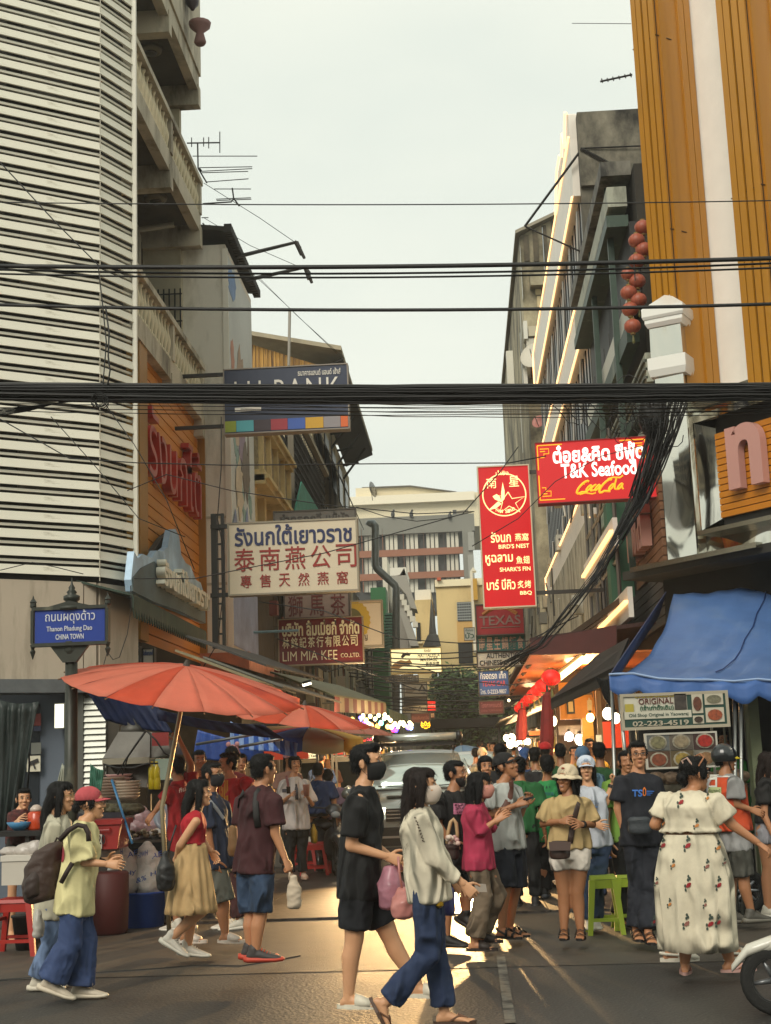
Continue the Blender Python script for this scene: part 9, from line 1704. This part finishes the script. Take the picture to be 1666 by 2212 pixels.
bag('brown leather crossbody bag of the woman in the bucket hat', K5, 1012, 940, 1198, 1085, 12.05, mat('brown hide', '#3b2a22', .45, var=.1), .05, rip=.002, taper=1.0, name='shoulder_bag'); o = MB().slab([atY(*K5(1012, 945), 11.99), atY(*K5(1198, 945), 11.99), atY(*K5(1190, 1015), 11.98), atY(*K5(1020, 1018), 11.98)], (0, -.008, 0)).build('flap', mat('brown hide 2', '#46322a', .45), bpy.data.objects['shoulder_bag'])
S_(PP['bucket'], K5, [(1265, 620), (1245, 680), (1228, 740), (1210, 820), (1197, 900), (1188, 955)], .010, mat('brown hide'), 'bag_strap')
bag('dark grey waist bag worn by the tall man in navy', K6, 428, 768, 645, 908, 11.98, mat('grey nylon', '#2f3438', .6, bump=.3, bscale=18), .05, rip=.003, taper=.98, name='waist_bag'); bag('white plastic bag held low by the woman with glasses', K3, 185, 590, 240, 740, 10.6, paint('#aaa69c', .35), .06, seed=9, taper=.5); bag('yellow plastic bag hanging by the woman in white T-shirt', K2, 1535, 1420, 1590, 1580, 20.6, paint('#b3942a', .4), .1, seed=11, taper=.5)
bag('small dark wicker basket decorated with flowers', K5, 150, 960, 275, 1090, 12.1, mat('wicker', '#33201a', .8, var=.4, vscale=40), .1, rip=.002, taper=1.1, name='basket'); bk2 = bpy.data.objects['basket']; MB().tube([atY(*K5(x, y), 12.1) for x, y in ((170, 960), (180, 860), (200, 780), (222, 757), (245, 790), (255, 870), (250, 960))], .016, 8).build('basket_handle', mat('cane', '#b09068', .6), bk2, True)
g_ = random.Random(2)
for i in range(12): MB().ell(atY(*K5(160+g_.random()*105, 895+g_.random()*65), 12.0+g_.uniform(-.05, .05)), (.022, .022, .02), 8, 5).build('flower', paint(g_.choice(['#c9aa9c', '#b8908a', '#d1bfae']), .7), bk2, True)
p = atY(*K2(1500, 1120), 19.95); t = thing('drink_cup', 'pinkish iced drink with a straw held by the woman in white T-shirt', 'cup', p, local=True); MB().lathe((0, 0, -.12), [(.035, 0), (.05, .16), (.052, .165)], 14).build('cup_body', paint('#a87464', .25), t, True); MB().tube([(0, 0, 0), (.1, 0, .13)], .006, 5).build('straw', paint('#b8a89c'), t)
bp_ = thing('backpack', 'worn brown backpack on the back of the girl in the pink cap', 'backpack', k3p(240, 400, 10.3)); mBP = mat('brown nylon', '#3a281f', .6, var=.2, vscale=6, bump=.4, bscale=14)
g = MB(); g.loft([(k3p(x, y, 10.3), V((w_, 0, .2*w_)), V((0, .14*k_, 0))) for x, y, w_, k_ in ((245, 535, .09, .8), (240, 515, .13, 1), (240, 430, .15, 1.05), (250, 330, .14, 1), (285, 250, .115, .9), (315, 215, .06, .6))], 20); me = remesh(g, .011, 2); ripple(me, .009, 22, 3); ripple(me, .004, 60, 5); me.materials.append(mBP); link('main_body', me, bp_)
g = MB(); g.loft([(k3p(x, y, 10.22), V((w_, 0, .2*w_)), V((0, .11*k_, 0))) for x, y, w_, k_ in ((200, 520, .06, .8), (195, 480, .075, 1), (195, 410, .07, .9), (205, 370, .04, .6))], 16); me = remesh(g, .011, 2); ripple(me, .006, 30, 6); me.materials.append(mat('brown nylon b', '#30211a', .6, var=.2)); link('front_pocket', me, bp_)
MB().tube([k3p(x, y, 10.05) for x, y in ((330, 205), (380, 150), (430, 120), (470, 128), (490, 165), (492, 210))], .02, 6).build('shoulder_strap', mat('strap brown', '#2a1c17', .7), bp_, True); MB().tube([k3p(x, y, 10.08) for x, y in ((338, 440), (370, 380), (400, 330))], .018, 6).build('shoulder_strap', mat('strap brown'), bp_, True); MB().tube([k3p(x, y, 10.25) for x, y in ((305, 215), (315, 192), (335, 200))], .008, 5).build('haul_loop', mat('strap brown'), bp_)
props(MB().prism([atY(*crop(2000, 2700, 3.332)(x, y), 20.9) for x, y in ((620, 740), (690, 710), (725, 960), (660, 920), (615, 850))], (0, .01, 0)).build('yellow_banner', paint('#b59a3c', .6, var=.4, vscale=20)), 'crumpled yellow printed banner beside the folded red parasol', 'banner')
for i, (x0, y0, x1, y1, Y, c, e, l) in enumerate(((360, 710, 520, 760, 24, '#c8662c', .4, 'orange lit shop banner over the right stalls'), (640, 520, 720, 620, 23.6, '#57493c', 0, 'dark notice board above the orange restaurant interior'), (830, 780, 945, 830, 23.4, '#e8e0e0', 1.5, 'white lit sign box deep in the restaurant'), (750, 640, 1060, 750, 23.9, '#4c4438', 0, 'shelf of jars and frames in the restaurant'), (1060, 780, 1240, 1100, 22.4, '#c08c2c', 0, 'yellow partition beside the yellow pillar'), (1250, 760, 1330, 900, 22.3, '#b9b49c', .3, 'pale lit cabinet at the right of the pillar'))):
 KR = crop(2000, 2700, 3.332); a, b_ = atY(*KR(x0, y0), Y), atY(*KR(x1, y1), Y); props(bx(['shop_banner', 'notice_board', 'light_sign', 'jar_shelf', 'partition', 'cabinet'][i], (a.x, Y, b_.z), (b_.x, Y+.06, a.z), mat('item '+c+str(e), c, .5, var=.35, vscale=14, emit=e)), l, ['banner', 'board', 'light sign', 'shelf', 'partition', 'cabinet'][i])

hz = bx('haze', (-45, -40, -1), (45, 235, 40), None, kind='stuff'); hm = bpy.data.materials.new('haze air'); hm.use_nodes = True; hn = hm.node_tree; hn.nodes.clear(); pv = hn.nodes.new('ShaderNodeVolumePrincipled'); pv.inputs['Density'].default_value = .0009; pv.inputs['Color'].default_value = (.93, .95, .92, 1); ho = hn.nodes.new('ShaderNodeOutputMaterial'); hn.links.new(pv.outputs[0], ho.inputs['Volume']); hz.data.materials.append(hm)
